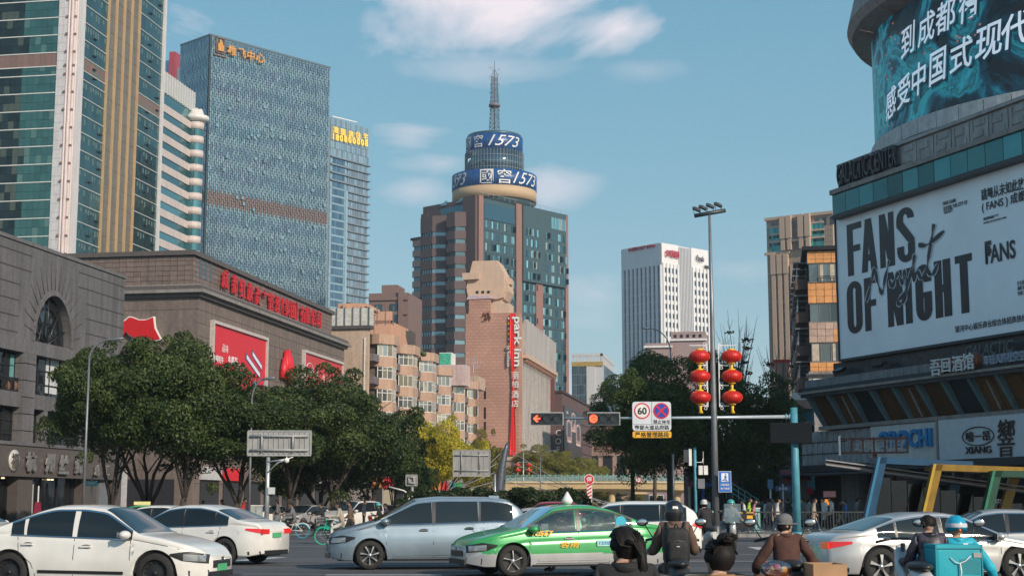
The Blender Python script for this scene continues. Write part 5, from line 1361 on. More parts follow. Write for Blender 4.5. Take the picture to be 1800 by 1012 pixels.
 for lay, (m_, w0, dd) in enumerate(((halo, .17, .335), (ink, .115, .345))):
  mb = MB()
  for st in cps:
   pp = [Vector((x0+(x1-x0)*u, 0, zz0+v*1.9)) for u, v in smooth(st)]
   for i in range(len(pp)-1):
    t = (pp[i+1]-pp[i]); 
    if t.length < 1e-4: continue
    n = Vector((-t.z, 0, t.x)).normalized(); f = w0*(.75+.45*sin(i*.9)); e = t.normalized()*f*.5
    a, c = pp[i]-e, pp[i+1]+e
    mb.put([(p.x, -dd-.00007*i, p.z) for p in (a-n*f, c-n*f, c+n*f, a+n*f)], [(0, 1, 2, 3)])
  mb.build('billboard_script', m_, b.t)
 put('FANS GAME', 1663, 1686, 355, .2, .01); put('ENTERS THE CITY OF', 1664, 1706, 361, .2, .01); put('GALAXY', 1664, 1680, 371, .2, .01)
 put('跳舞从未如此放肆', 1731, 1818, 331, .62, .012); put('( FANS ) 成都站', 1731, 1822, 353, .62, .012)
 for k, s in enumerate(('PRESUMPTUOUS FANS', 'DANCE STATION', 'DANCING HAS NEVER BEEN SO WILD')): put(s, 1733, 1733+(26, 18, 40)[k], 381+k*4-(k*1.0), .09, .0)
 me = put('FANS', 1733, 1786, 443, .95, .02, shear=.0); put('F', 1733, 1744, 443, 1.15, .03)
 for k, s in enumerate(('扫描二维码', '解锁FANS', '惊喜等你')): put(s, 1786, 1826, 494+k*9, .22)
 put('银河中心娱乐商业综合体招商热线:181-8080', 1675, 1836, 565, .36, .006)
 xs0 = X(1464, 19.5, -.7); z1 = Z(xs0, 345, -.7)+.05
 n = 24; w = (XE-xs0)/n
 for i in range(n): b.box('band_glass', teal, xs0+i*w+.02, xs0+(i+1)*w-.02, -.75, -.3, zt+.12, z1)
 b.box('band_core', dark, xs0+.05, XE, -.3, 1, zt-.02, z1); b.box('band_soffit', dark, xs0, XE, -.85, 1, zt-.15, zt+.08)
 b.box('ledge', mould, xs0-.05, XE, -.9, 1.2, z1, z1+.28)
 xf = X(1477, 21.5, -.2); z2 = Z(xf, 296, -.2)
 b.box('frieze_wall', pale, xf, XE, -.2, 6, z1+.28, z2)
 b.box('frieze_cap', pale, xf-.1, XE, -.4, 6.2, z2, z2+.2)
 n = 22; w = (XE-xf)/n; zm = (z1+.28+z2)/2
 pm = MB()
 pm.box((0, 0, 0), (w-.08, .1, z2-z1-.5)); pm.box((-.1, -.07, .22), (w*.55, .06, .36)); pm.box((.12, -.07, -.36), (w*.5, .06, .3)); pm.box((-w*.3, -.08, 0), (.06, .08, z2-z1-.6)); 
 pme = pm.mesh('frieze_panel', [pale])
 for i in range(n): link('frieze_panel', pme, b.t, (xf+(i+.5)*w, -.25, zm), (0, 0, 0), (1, 1, 1 if i % 2 else -1))
 let = mat('dark_letter', (.035, .035, .045), .45)
 me = text_mesh('GALACTIC CENTER', let, depth=.22, bold=.01, width=X(1586, 21, -.3)-X(1481, 21, -.3), height=1.25)
 link('frieze_lettering', me, b.t, ((X(1586, 21, -.3)+X(1481, 21, -.3))/2, -.52, zm+.12)); 
 for s, p in (('银河', 1483), ('中心', 1514), ('娱乐', 1547), ('城', 1582)): link('frieze_lettering', text_mesh(s, let, depth=.1, height=.32), b.t, (X(p, 20, -.3), -.36, z1+.5))
 T = at_y(1538, 262, 89.5); al = atan2(T.x, T.y); r = 14.0
 cw = Vector((T.x+r*cos(al), T.y-r*sin(al), 0)); M = Matrix.Rotation(-RZ, 3, 'Z'); lc = M@(cw-b.C)
 zr = T.z-1.2; ztop = z_at(89.5, 80)
 scr, nt, bs = node_mat('led_screen'); N = nt.nodes.new; Lk = nt.links.new
 geo = N('ShaderNodeNewGeometry'); nz = N('ShaderNodeTexNoise'); nz.inputs['Scale'].default_value = .28; nz.inputs['Detail'].default_value = 7; nz.inputs['Roughness'].default_value = .62; nz.inputs['Distortion'].default_value = 1.2; Lk(geo.outputs['Position'], nz.inputs[0])
 rp = N('ShaderNodeValToRGB'); Lk(nz.outputs[0], rp.inputs[0]); cr = rp.color_ramp; cr.elements[0].position = .40; cr.elements[0].color = (.002, .006, .01, 1); cr.elements[1].position = .66; cr.elements[1].color = (.02, .3, .42, 1)
 for p_, c_ in ((.47, (.003, .05, .09)), (.505, (.01, .17, .26)), (.545, (.02, .3, .38)), (.56, (.005, .07, .1))): e = cr.elements.new(p_); e.color = (*c_, 1)
 vo = N('ShaderNodeTexVoronoi'); vo.inputs['Scale'].default_value = 2.2; Lk(geo.outputs['Position'], vo.inputs[0]); n3 = N('ShaderNodeTexNoise'); n3.inputs['Scale'].default_value = .35; Lk(geo.outputs['Position'], n3.inputs[0])
 lt = N('ShaderNodeMath'); lt.operation = 'LESS_THAN'; Lk(vo.outputs['Distance'], lt.inputs[0]); lt.inputs[1].default_value = .16
 gt = N('ShaderNodeMath'); gt.operation = 'GREATER_THAN'; Lk(n3.outputs[0], gt.inputs[0]); gt.inputs[1].default_value = .58
 mu = N('ShaderNodeMath'); mu.operation = 'MULTIPLY'; Lk(lt.outputs[0], mu.inputs[0]); Lk(gt.outputs[0], mu.inputs[1])
 mx = N('ShaderNodeMix'); mx.data_type = 'RGBA'; Lk(mu.outputs[0], mx.inputs[0]); Lk(rp.outputs[0], mx.inputs[6]); mx.inputs[7].default_value = (.5, .18, .1, 1)
 bs.inputs['Base Color'].default_value = (.01, .01, .012, 1); bs.inputs['Roughness'].default_value = .4; Lk(mx.outputs[2], bs.inputs['Emission Color']); bs.inputs['Emission Strength'].default_value = .6
 MB().lathe([(r, zr+.95), (r, ztop)], 96, (lc.x, lc.y, 0)).build('led_screen', scr, b.t)
 white = mat('drum_white', (.5, .5, .5), .5, dirt=.25, rand=.06)
 drum_in = MB().lathe([(r-.3, zr-.05), (r-.3, ztop+3)], 64, (lc.x, lc.y, 0)).build('drum_core', dark, b.t)
 MB().lathe([(0, zr-.03), (r+.1, zr-.03), (r+.1, zr)], 64, (lc.x, lc.y, 0)).build('drum_soffit', dark, b.t)
 nP = 56
 for k in range(nP):
  a0, a1 = 2*pi*k/nP, 2*pi*(k+.97)/nP; mb = MB(); rr = r+.25
  vs = [(lc.x+q*cos(a), lc.y+q*sin(a), z) for z in (zr, zr+.9) for q, a in ((r-.2, a0), (rr, a0), (rr, (a0+a1)/2), (rr, a1), (r-.2, a1))]
  mb.put(vs, [(0, 1, 6, 5), (1, 2, 7, 6), (2, 3, 8, 7), (3, 4, 9, 8), (5, 6, 7, 8, 9), (4, 3, 2, 1, 0)]); mb.build('rim_panel', white, b.t)
 MB().lathe([(r+.02, zr+.9), (r+.22, zr+.9), (r+.22, ztop), (r+.02, ztop)], 6, (lc.x, lc.y, 0), a0=pi+RZ*0, a1=pi+.01).build('screen_edge', white, b.t)
 under = mat('eaves_grey', (.33, .3, .29), .7, dirt=.25, rand=.06)
 nE = 44
 for k in range(nE):
  a0, a1 = 2*pi*k/nE, 2*pi*(k+.98)/nE
  pr = [(r-.2, ztop-.1), (r+1.15, ztop+.25), (r+1.45, ztop+.75), (r+1.0, ztop+2.6), (r-.4, ztop+3.6)]
  mb = MB(); mb.grid([[(lc.x+q*cos(a), lc.y+q*sin(a), z) for q, z in pr] for a in (a0, (a0+a1)/2, a1)], smooth=False, flip=True); mb.build('eaves_panel', under, b.t)
 ltr = mat('led_white', (.6, .66, .72), .5, emit=.5, ecol=(.55, .66, .78))
 def on_drum(px, py):
  o = Vector((0, 0, EYE)); d = pix_dir(px, py); ox, oy = -cw.x, -cw.y
  A = d.x**2+d.y**2; B = 2*(ox*d.x+oy*d.y); Cc = ox*ox+oy*oy-(r+.08)**2; D = max(B*B-4*A*Cc, 0); t = (-B-sqrt(D))/(2*A)
  p = o+d*t; return atan2(p.y-cw.y, p.x-cw.x)-RZ, p.z
 def bent_char(ch, px, py, w, h, m_, slope=.16, bold=.012, dr=.1):
  w *= .97; h *= .97; a, z = on_drum(px, py); me = text_mesh(ch, m_, depth=0, bold=bold, width=w, height=h, shear=.15).copy()
  for v in me.vertices:
   u = v.co.x; aa = a+u/r; v.co = Vector((lc.x+(r+dr)*cos(aa), lc.y+(r+dr)*sin(aa), z+v.co.z+u*slope))
  link('screen_character', me, b.t)
 shade = mat('led_shadow', (.01, .05, .08), .5)
 for ch, px, py, w, h in [('感', 1566, 181, 1.7, 1.75), ('受', 1588, 161, 1.6, 1.75), ('中', 1615, 139, 1.4, 1.9), ('国', 1648, 117, 1.5, 1.9), ('式', 1689, 96, 1.65, 1.8), ('现', 1737, 73, 1.7, 1.9), ('代', 1786, 52, 1.7, 1.9), ('到', 1596, 71, 1.6, 1.8), ('成', 1628, 50, 1.6, 1.8), ('都', 1663, 28, 1.6, 1.8), ('街', 1706, 8, 1.6, 1.8)]:
  bent_char(ch, px, py, w, h, ltr); bent_char(ch, px+4, py+4, w, h, shade, dr=.05)
 zc0 = Z(0, 672); 
 b.box('lower_band', mat('corner_band', (.05, .055, .06), .35, metal=.3, var=.3), xl-.1, XE, -.1, 1.0, zc0-.3, zb-.14)
 for p in (1483, 1553): 
  xx = X(p, 10, -.4); MB().box((0, 0, 0), (.8, .5, .22), rx=.5).build('floodlight', m_black, b.t, (xx, -.7, zb-.7))
 xc = X(1413, 9, -1.2); n = 26; w = (XE-xc)/n
 zt1, zb1 = Z(xc, 670, -1.2), Z(xc, 683, -1.2)
 for i in range(n): b.box('cornice_panel', grey, xc+.2+i*w+.02, xc+.2+(i+1)*w-.02, -1.25, -.2, zb1, zt1)
 b.box('cornice_core', dark, xc+.3, XE, -1.2, 2, zb1-.1, zt1-.1)
 b.box('cornice_gap', dark, xc, XE, -1.35, 1, zb1-.25, zb1); zm0 = Z(xc, 694, -1.5)
 b.box('cornice_moulding', mould, xc-.1, XE, -1.6, 1, zm0, zb1-.25); b.box('cornice_soffit', dark, xc+.05, XE, -1.5, 1, zm0-.2, zm0)
 zw1 = zm0-.2; zw0 = Z(X(1430, 6.5, -.2), 751, -.2)
 fin = mat('fin_teal', (.12, .2, .22), .5, var=.12, dirt=.25); ply = mat('ply_board', (.13, .06, .018), .6, var=.25, scale=4, rand=.45); gwin = glass_mat('band_window', (.05, .06, .06), .08, .5, .03, .4, .2)
 xw = xc+.5; n = 17; w = 2.15
 for i in range(n):
  x0 = xw+i*w
  mb = MB(); mb.put([(x0+.15, .0, zw0), (x0+w-.05, .0, zw0), (x0+w-.05, -.95, zw1), (x0+.15, -.95, zw1)], [(0, 1, 2, 3)]); mb.build('window_board', ply if i % 4 != 2 else gwin, b.t)
  mb = MB(); mb.put([(x0-.1, -.2, zw0), (x0+.12, -.2, zw0), (x0+.12, -1.35, zw1), (x0-.1, -1.35, zw1), (x0-.1, .2, zw0), (x0+.12, .2, zw0), (x0+.12, -.7, zw1), (x0-.1, -.7, zw1)], [(0, 1, 2, 3), (7, 6, 5, 4), (0, 3, 7, 4), (1, 5, 6, 2), (3, 2, 6, 7), (0, 4, 5, 1)]); mb.build('slanting_fin', fin, b.t)
  if i % 3 == 1:
   mb = MB(); mb.box((x0+w*.45, -.5, (zw0+zw1)/2), (.08, .1, (zw1-zw0)), rx=.5); mb.build('window_bar', pale, b.t)
  if rnd.random() < .6:
   mb = MB(); xx = x0+w*.62; mb.put([(xx, -.03, zw0), (xx+.05, -.03, zw0), (xx+.05, -.98, zw1), (xx, -.98, zw1)], [(0, 1, 2, 3)]); mb.build('board_joint', m_black, b.t)
 b.box('band_sill', mould, xw-.2, XE, -.45, .6, zw0-.22, zw0)
 b.box('band_back', dark, xw, XE, .3, 2, zw0, zw1)
 zl1 = zw0-.25; zl0 = Z(X(1412, 4.5, -.1), 819, -.1); nr = 3; hh = (zl1-zl0)/nr
 xA = X(1408, 4.6, -.1); xB = X(1533, 5.5, -.1); nc = 13; cwid = (xB-xA)/nc
 cell = MB(); cell.put([(-cwid/2, 0, -hh/2), (cwid/2, 0, -hh/2), (cwid/2, 0, hh/2), (-cwid/2, 0, hh/2), (cwid*.42, -.34, -hh*.46), (cwid*.42, -.1, hh*.46)], [(0, 4, 5, 3), (0, 1, 4), (1, 2, 5, 4), (3, 5, 2)])
 cm = cell.mesh('lattice_block', [mat('lattice_concrete', (.42, .42, .43), .8, var=.12, dirt=.3, rand=.1)])
 for i in range(nc):
  for j in range(nr): link('lattice_block', cm, b.t, (xA+(i+.5)*cwid, -.02, zl0+(j+.5)*hh), (0, 0, 0), (.96, 1, .95))
 b.box('lattice_back', dark, xA, XE, 0, 1, zl0, zl1)
 MB().prism([(xA-.3, .2), (xA-.3, -.5), (xA+.4, -.9), (XE, -.9), (XE, .2)], zl0-.42, zl0-.02).build('shop_fascia', dark, b.t)
 sa, sb_ = X(1534, 5.6, -.2), X(1652, 5.6, -.2); sc, sd = X(1656, 5.6, -.2), XE
 wb = mat('board_grey', (.55, .55, .54), .5, var=.05, dirt=.15); wb2 = mat('board_blue_grey', (.55, .58, .62), .35, var=.05)
 b.box('shop_board', wb, sa, sb_, -.35, 0, zl0-.05, zl1); b.box('shop_board', wb2, sc, sc+9.5, -.45, 0, zl0-.15, zl1+.05); b.box('board_post', mould, sb_+.02, sc-.02, -.5, 0, zl0-.2, zl1+.1)
 ob = mat('orochi_blue', (.02, .22, .5), .4); bk = mat('letter_brown', (.05, .035, .03), .45)
 me = text_mesh('OROCHI', ob, depth=.16, bold=.025, width=X(1639, 5.3, -.4)-X(1546, 5.3, -.4), height=1.0); 
 link('board_lettering', me, b.t, ((X(1639, 5.3, -.4)+X(1546, 5.3, -.4))/2, -.38, Z(X(1590, 5.3, -.4), 771, -.4)))
 xm = X(1718, 5.3, -.5); zz = Z(xm, 766, -.5); rx = (X(1745, 5.3, -.5)-X(1690, 5.3, -.5))/2
 el = MB(); el.tube([(xm+rx*cos(t*pi/20), -.5, zz+.47*sin(t*pi/20)) for t in range(41)], .03, 5, cap=False); el.build('oval_mark', bk, b.t)
 link('board_lettering', text_mesh('嘻一昂', bk, depth=.05, bold=.004, width=rx*1.5, height=.52), b.t, (xm, -.48, zz))
 link('board_lettering', text_mesh('XIANG', bk, depth=.06, bold=.01, width=rx*1.65, height=.36), b.t, (xm, -.48, Z(xm, 790, -.5)))
 xr = X(1768, 5.3, -.5); link('board_lettering', text_mesh('響', bk, depth=.06, bold=.0, width=1.35, height=1.85, shear=.12), b.t, (xr, -.48, Z(xr, 769, -.5)))
 cop = mat('copper_box', (.22, .08, .04), .5, metal=.4); wl = mat('letter_pale', (.62, .62, .62), .4)
 for ch, p, py, hgt in (('吾', 1650, 646, 1.0), ('回', 1668, 642, .85), ('酒', 1688, 639, .95), ('馆', 1707, 635, 1.0)):
  xx = X(p, 10, -1.5); zz = Z(xx, py, -1.5); link('sign_character', text_mesh(ch, wl, depth=.08, bold=.012, height=hgt*.85), b.t, (xx, -1.72, zz)); 
  for k in range(3): MB().lathe([(0, 0), (.42*hgt, 0), (.42*hgt, .1), (0, .1)], 9, axis='y').build('copper_drum', cop, b.t, (xx+.12, -1.6+.12*k, zz+.02))
 def strip(s, p0, p1, py, h, m_, d=1.6, bold=.008, sh=0): x0, x1 = X(p0, 10, -d), X(p1, 10, -d); link('sign_lettering', text_mesh(s, m_, depth=.1, bold=bold, width=x1-x0, height=h, shear=sh), b.t, ((x0+x1)/2, -d, Z((x0+x1)/2, py, -d)))
 strip('年轻人的社交空间', 1729, 1812, 628, .48, mat('letter_blue_grey', (.3, .36, .45), .4)); strip('GALACTIC', 1698, 1782, 613, .62, mat('letter_dim', (.1, .11, .12), .5), d=.5, sh=.2)
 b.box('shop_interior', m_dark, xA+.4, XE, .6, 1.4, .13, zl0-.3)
 b.box('stone_pier', mat('pier_stone', (.16, .14, .135), .7, var=.15, dirt=.3), X(1482, 2), X(1512, 2), -.1, 1, .13, zl0-.4)
 for i in range(9):
  x0 = X(1530, 2)+i*2.3; b.box('shop_glass', glass_mat('dim_glass', (.02, .025, .03), .08, .15, .02, .3, .2), x0, x0+2.15, .1, .16, .5, zl0-.7); b.box('glazing_bar', m_black, x0-.08, x0, 0, .2, .13, zl0-.5)
 for (p, pz, w_, m_) in ((1450, 868, 1.2, mat('menu_rose', (.45, .25, .25), .5, emit=.15)), (1446, 882, .7, mat('lamp_orange', (.8, .3, .05), .5, emit=.9)), (1415, 862, .9, m_red), (1545, 880, .9, mat('poster_dim', (.15, .1, .08), .5))):
  xx = X(p, 2, .3); zz = Z(xx, pz, .3); b.box('shop_sign', m_, xx, xx+w_, .2, .3, zz-.18, zz+.18)
 b.box('awning', mat('awning_dark', (.05, .055, .065), .5), xA+.3, sa+1.5, -2.0, .2, zl0-.62, zl0-.5)
 b.done(); return b
CORNER = corner_building()

# ---- narrow building of orange tiles, left of the corner building
def orange_building():
 H = z_at(150, 430); C = at_h(1418, 434, H); b = Bld('orange_block', 'narrow old block with sunlit orange tiles and rows of balconies in shade', 'building', C)
 W = b.x_on(1475, H); st = (z_at(C.y, 552)-z_at(C.y, 622)); 
 rd = mat('old_render', (.24, .17, .14), .8, var=.15, dirt=.4); org = mat('orange_tile', (.72, .33, .12), .5, var=.1, rand=.12, dirt=.15); pk = mat('pale_tile', (.5, .35, .28), .55, var=.1, rand=.15, dirt=.2)
 gl = glass_mat('old_glass', (.2, .25, .26), .08, .5, .04, .4, .15); cur = mat('curtain_cream', (.5, .42, .33), .8, var=.15); fr = mat('old_frame', (.2, .2, .2), .5)
 L_ = 40.0
 b.box('body', rd, 0, 9, .3, L_, 0, H-.9)
 b.box('roof_slab', m_black, -.5, W+1, -.5, L_, H-.4, H); 
 for k in range(5): b.box('roof_post', fr, .4+k*.9, .5+k*.9, 0, .1, H-.95, H-.4)
 lev = [(434, 463, 'o'), (463, 497, 'w'), (498, 533, 'o'), (533, 567, 'w'), (567, 602, 'm'), (602, 637, 'w'), (637, 660, 'o')]
 zz = lambda py: z_at(C.y, py)
 for (pa, pb, kind) in lev:
  z1, z0 = zz(pa)-(.5 if pa == 434 else 0), zz(pb)
  if kind in 'om':
   nc, nr = 4, 3
   for i in range(nc):
    for j in range(nr):
     mt = org if kind == 'o' or (j < 2 and i > 2) else pk
     b.box('facing_tile', mt, W*i/nc+.02, W*(i+1)/nc-.02, -.1, .3, z0+(z1-z0)*j/nr+.015, z0+(z1-z0)*(j+1)/nr-.015)
   b.box('tile_back', fr, 0, W, 0, .3, z0, z1)
  else:
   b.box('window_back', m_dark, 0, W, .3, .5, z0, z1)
   for i in range(3): 
    x0, x1 = .1+(W-.2)*i/3, .1+(W-.2)*(i+1)/3
    b.box('window_pane', gl, x0+.05, x1-.05, .05, .1, z0+.1, z1-.1); b.box('window_frame', fr, x1-.04, x1+.04, 0, .15, z0, z1)
    if rnd.random() < .7: b.box('curtain', cur, x0+.15, x0+(x1-x0)*rnd.uniform(.3, .9), .02, .05, z0+.15, z1-.15)
   b.box('window_frame', fr, 0, W, 0, .15, z1-.1, z1-.02); b.box('window_frame', fr, 0, W, 0, .15, z0+.02, z0+.1)
 for k in range(8): b.box('balcony_bar', m_black, W*.38+k*.33, W*.38+.04+k*.33, -.2, -.16, zz(497), zz(487))
 b.box('balcony_bar', m_black, W*.38, W-.1, -.2, -.15, zz(487), zz(486))
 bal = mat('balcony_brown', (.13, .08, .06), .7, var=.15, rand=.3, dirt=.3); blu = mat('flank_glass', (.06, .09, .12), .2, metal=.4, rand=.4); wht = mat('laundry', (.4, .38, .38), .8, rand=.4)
 for s in range(7):
  z0 = H-3.2-s*3.45
  if z0 < 2.5: break
  for k in range(8):
   y0 = 1.0+k*4.8
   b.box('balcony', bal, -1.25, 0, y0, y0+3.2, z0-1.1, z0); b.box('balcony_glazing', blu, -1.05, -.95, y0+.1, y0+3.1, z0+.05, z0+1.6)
   b.box('balcony_roof', fr, -1.4, 0, y0-.1, y0+3.3, z0+1.65, z0+1.75)
   if rnd.random() < .6: b.box('laundry', wht, -1.35, -1.25, y0+rnd.random()*1.5, y0+1.2+rnd.random()*1.5, z0-.3, z0+1.0)
   if rnd.random() < .5: b.box('air_conditioner', mat('ac_white', (.5, .5, .5), .6, rand=.2), -.7, 0, y0-1.0, y0-.3, z0-.6, z0)
 an = mat('annex_grey', (.28, .26, .26), .8, dirt=.4, var=.15); pkw = mat('annex_pink', (.5, .3, .24), .8, dirt=.3)
 xa = b.x_on(1404, 9, -6); 
 b.box('annex', an, xa+1.2, W+2, -3, .2, 0, zz(663)); b.box('annex_roof', m_white, xa+1.0, W+2, -3.3, .2, zz(663), zz(662)+.05)
 for k in range(12): b.box('roof_tile', an, xa+1.2+k*.42, xa+1.55+k*.42, -3.5, .1, zz(662), zz(658))
 b.box('annex_window', m_dark, xa+1.7, xa+2.4, -3.1, -3, zz(680), zz(672)); b.box('annex_window_frame', m_white, xa+1.6, xa+2.5, -3.06, -3.0, zz(682), zz(670))
 b.done()
 Yk = 118.0; C = Vector((sx(1392, Yk), Yk, 0)); k = Bld('salmon_parapet_shop', 'small shop with salmon parapet and blue front beside the corner building', 'shop', C)
 w = k.x_on(1432, 7); z = z_at(Yk, 703)
 k.box('wall', mat('shop_blue_wall', (.03, .12, .17), .7, var=.1), 0, w, 0, 5, 0, z-.7); k.box('parapet', pkw, -.3, w, -.3, 5, z-.7, z); k.box('eaves', an, 0, w, -.9, 0, z-2.0, z-1.75); k.box('window', m_dark, .3, w, -.1, 0, z-3.6, z-2.1)
 MB().box((0, 0, 0), (1.1, .5, .55)).box((.0, -.26, 0), (.7, .02, .4)).build('air_conditioner', m_white, k.t, (w*.4, .3, z+.3))
 for i in range(4): k.box('shop_front', m_dark if i % 2 else mat('shop_rose', (.25, .05, .06), .6), w*i/4+.05, w*(i+1)/4-.05, -.12, 0, .3, 2.6)
 k.done()
 Yp = 190.0; p = Bld('salmon_house', 'slim salmon house side between bare trees and the orange tiled block', 'building', Vector((sx(1368, Yp), Yp, 0)))
 p.box('wall', pkw, 0, p.x_on(1388, 14), 0, 10, 0, z_at(Yp, 636)); p.box('roof_edge', m_red, -.2, p.x_on(1388, 14)+.2, -.2, 10, z_at(Yp, 636), z_at(Yp, 632)); 
 for q in range(5): p.box('window', m_dark, .35, 1.1, -.1, 0, 4+q*3, 5.5+q*3)
 p.done()
orange_building()

# ---- metro entrance with leaning coloured portals
def metro():
 Y = 57.0; z0 = .13
 t = thing('metro_entrance', 'metro entrance of leaning blue, yellow and green portals under a slanted white roof', 'shelter', (sx(1545, Y), Y, z0), R(-4))
 X = lambda px, z=2.5: sx(px, Y, z)-sx(1545, Y, 2.5)
 def zz(py): return z_at(Y, py)-z0
 cols = [mat('portal_blue', (.01, .07, .15), .45, var=.15, dirt=.25), mat('portal_yellow', (.3, .17, .015), .45, var=.15, dirt=.25), mat('portal_green', (.012, .07, .04), .45, var=.15, dirt=.25)]
 rim = [mat('portal_blue_edge', (.03, .17, .3), .45), mat('portal_yellow_edge', (.5, .32, .04), .45), mat('portal_green_edge', (.03, .18, .1), .45)]
 for k, (pb, pt, pr, py0, py1) in enumerate(((1516, 1553, 1708, 803, 811), (1608, 1643, 1798, 816, 822), (1704, 1737, 1890, 828, 830))):
  y = -k*.55; x0, x1, x2 = X(pb), X(pt), X(pr); za, zb = zz(py0), zz(py1); w = .36; h = .24
  mb = MB(); mb.put([(x0-w/2, y-.2, 0), (x0+w/2, y-.2, 0), (x1+w/2, y-.2, za), (x1-w/2, y-.2, za), (x0-w/2, y+.25, 0), (x0+w/2, y+.25, 0), (x1+w/2, y+.25, za), (x1-w/2, y+.25, za)], [(0, 1, 2, 3), (5, 4, 7, 6), (1, 5, 6, 2), (4, 0, 3, 7), (3, 2, 6, 7), (0, 4, 5, 1)]); mb.build('portal_leg', cols[k], t)
  mb = MB(); mb.put([(x0-w/2-.0, y-.24, 0), (x0-w/2+.1, y-.24, 0), (x1-w/2+.1, y-.24, za), (x1-w/2, y-.24, za)], [(0, 1, 2, 3)]); mb.build('portal_edge', rim[k], t)
  mb = MB(); mb.put([(x1-w/2, y-.2, za-h), (x2, y-.2, zb-h), (x2, y-.2, zb), (x1-w/2, y-.2, za), (x1-w/2, y+1.6, za-h), (x2, y+1.6, zb-h), (x2, y+1.6, zb), (x1-w/2, y+1.6, za)], [(0, 1, 2, 3), (5, 4, 7, 6), (1, 5, 6, 2), (4, 0, 3, 7), (3, 2, 6, 7), (0, 4, 5, 1)]); mb.build('portal_beam', cols[k], t)
  xr0 = x2-.55; mb = MB(); mb.put([(xr0-.5-w/2, y+1.1, 0), (xr0-.5+w/2, y+1.1, 0), (x2, y+1.1, zb-h), (x2-w, y+1.1, zb-h), (xr0-.5-w/2, y+1.5, 0), (xr0-.5+w/2, y+1.5, 0), (x2, y+1.5, zb-h), (x2-w, y+1.5, zb-h)], [(0, 1, 2, 3), (5, 4, 7, 6), (1, 5, 6, 2), (4, 0, 3, 7)]); mb.build('portal_leg', cols[k], t)
 rw = mat('roof_white', (.3, .3, .3), .5, dirt=.3); rb = mat('roof_brown', (.14, .1, .09), .7)
 xa, xb = X(1458), X(1860); za, zb = zz(806), zz(862)
 for (o, th, m_, ya, yb, nm) in ((0, .05, rw, .4, 2.4, 'roof_slab'), (-.1, .09, rb, .5, 2.3, 'roof_core'), (-.17, .05, rw, .45, 2.35, 'roof_edge')):
  mb = MB(); mb.put([(xa, ya, za+o-th), (xb, ya, zb+o-th), (xb, ya, zb+o), (xa, ya, za+o), (xa+.3, yb, za+o-th), (xb, yb, zb+o-th), (xb, yb, zb+o), (xa+.3, yb, za+o)], [(0, 1, 2, 3), (5, 4, 7, 6), (1, 5, 6, 2), (4, 0, 3, 7), (3, 2, 6, 7), (0, 4, 5, 1)]); mb.build(nm, m_, t)
 cg = clear_glass('entrance_glass', (.3, .34, .36), .02)
 for i in range(11):
  x0 = X(1560)+i*.62; zt = zz(838)-.014*0-(i*.62)*.2; 
  mb = MB().box((0, 0, 0), (.58, .02, zt)); mb.build('glass_pane', cg, t, (x0, .9, zt/2)); bx('glass_post', m_black, t, x0+.3, x0+.33, .85, .95, 0, zt)
 bx('inner_wall', m_dark, t, X(1560), X(1860), 2.0, 2.2, 0, 2.1)
 redm = mat('inner_red', (.3, .05, .035), .7)
 for i in range(9): bx('red_screen_bar', redm, t, X(1560)+i*.14, X(1560)+.05+i*.14, 1.6, 1.65, .3, 1.5)
 letters(t, 'dKitty', m_white, (X(1752), .8, zz(880)), height=.28, depth=.01, bold=.02, name='glass_lettering')
 Ys = 74.0; s = thing('lightbox_skeleton', 'broken back-to-front light box sign with rusty frame below the blue shop letters', 'sign', (sx(1540, Ys), Ys, z_at(Ys, 782)), R(-20))
 W_ = (sx(1594, Ys)-sx(1486, Ys))/.94; hgt = z_at(Ys, 768)-z_at(Ys, 797); rust = mat('rust', (.14, .06, .045), .8, var=.3, scale=8); pl = mat('acrylic', (.42, .42, .43), .4)
 for z in (hgt*.4, -hgt*.45): bx('frame_rail', rust, s, -W_/2, W_/2, -.1, 0, z-.05, z+.05)
 for i in range(7): bx('frame_post', rust, s, -W_/2+i*W_/6-.04, -W_/2+i*W_/6+.04, -.12, -.02, -hgt/2, hgt*.5)
 bx('end_plate', m_white, s, -W_/2-.1, -W_/2, -.15, .15, -hgt*.6, hgt*.6)
 link('sign_character', text_mesh('国家地理', pl, depth=.15, bold=.03, width=W_*.85, height=hgt*.95), s, (0, .18, 0), (0, 0, pi))
 bx('hanger', rust, s, -.1, .1, .05, .3, -hgt*1.8, -hgt*.5); bx('hanger', rust, s, -.05, .05, .1, 3.2, hgt*.35, hgt*.45)
metro()
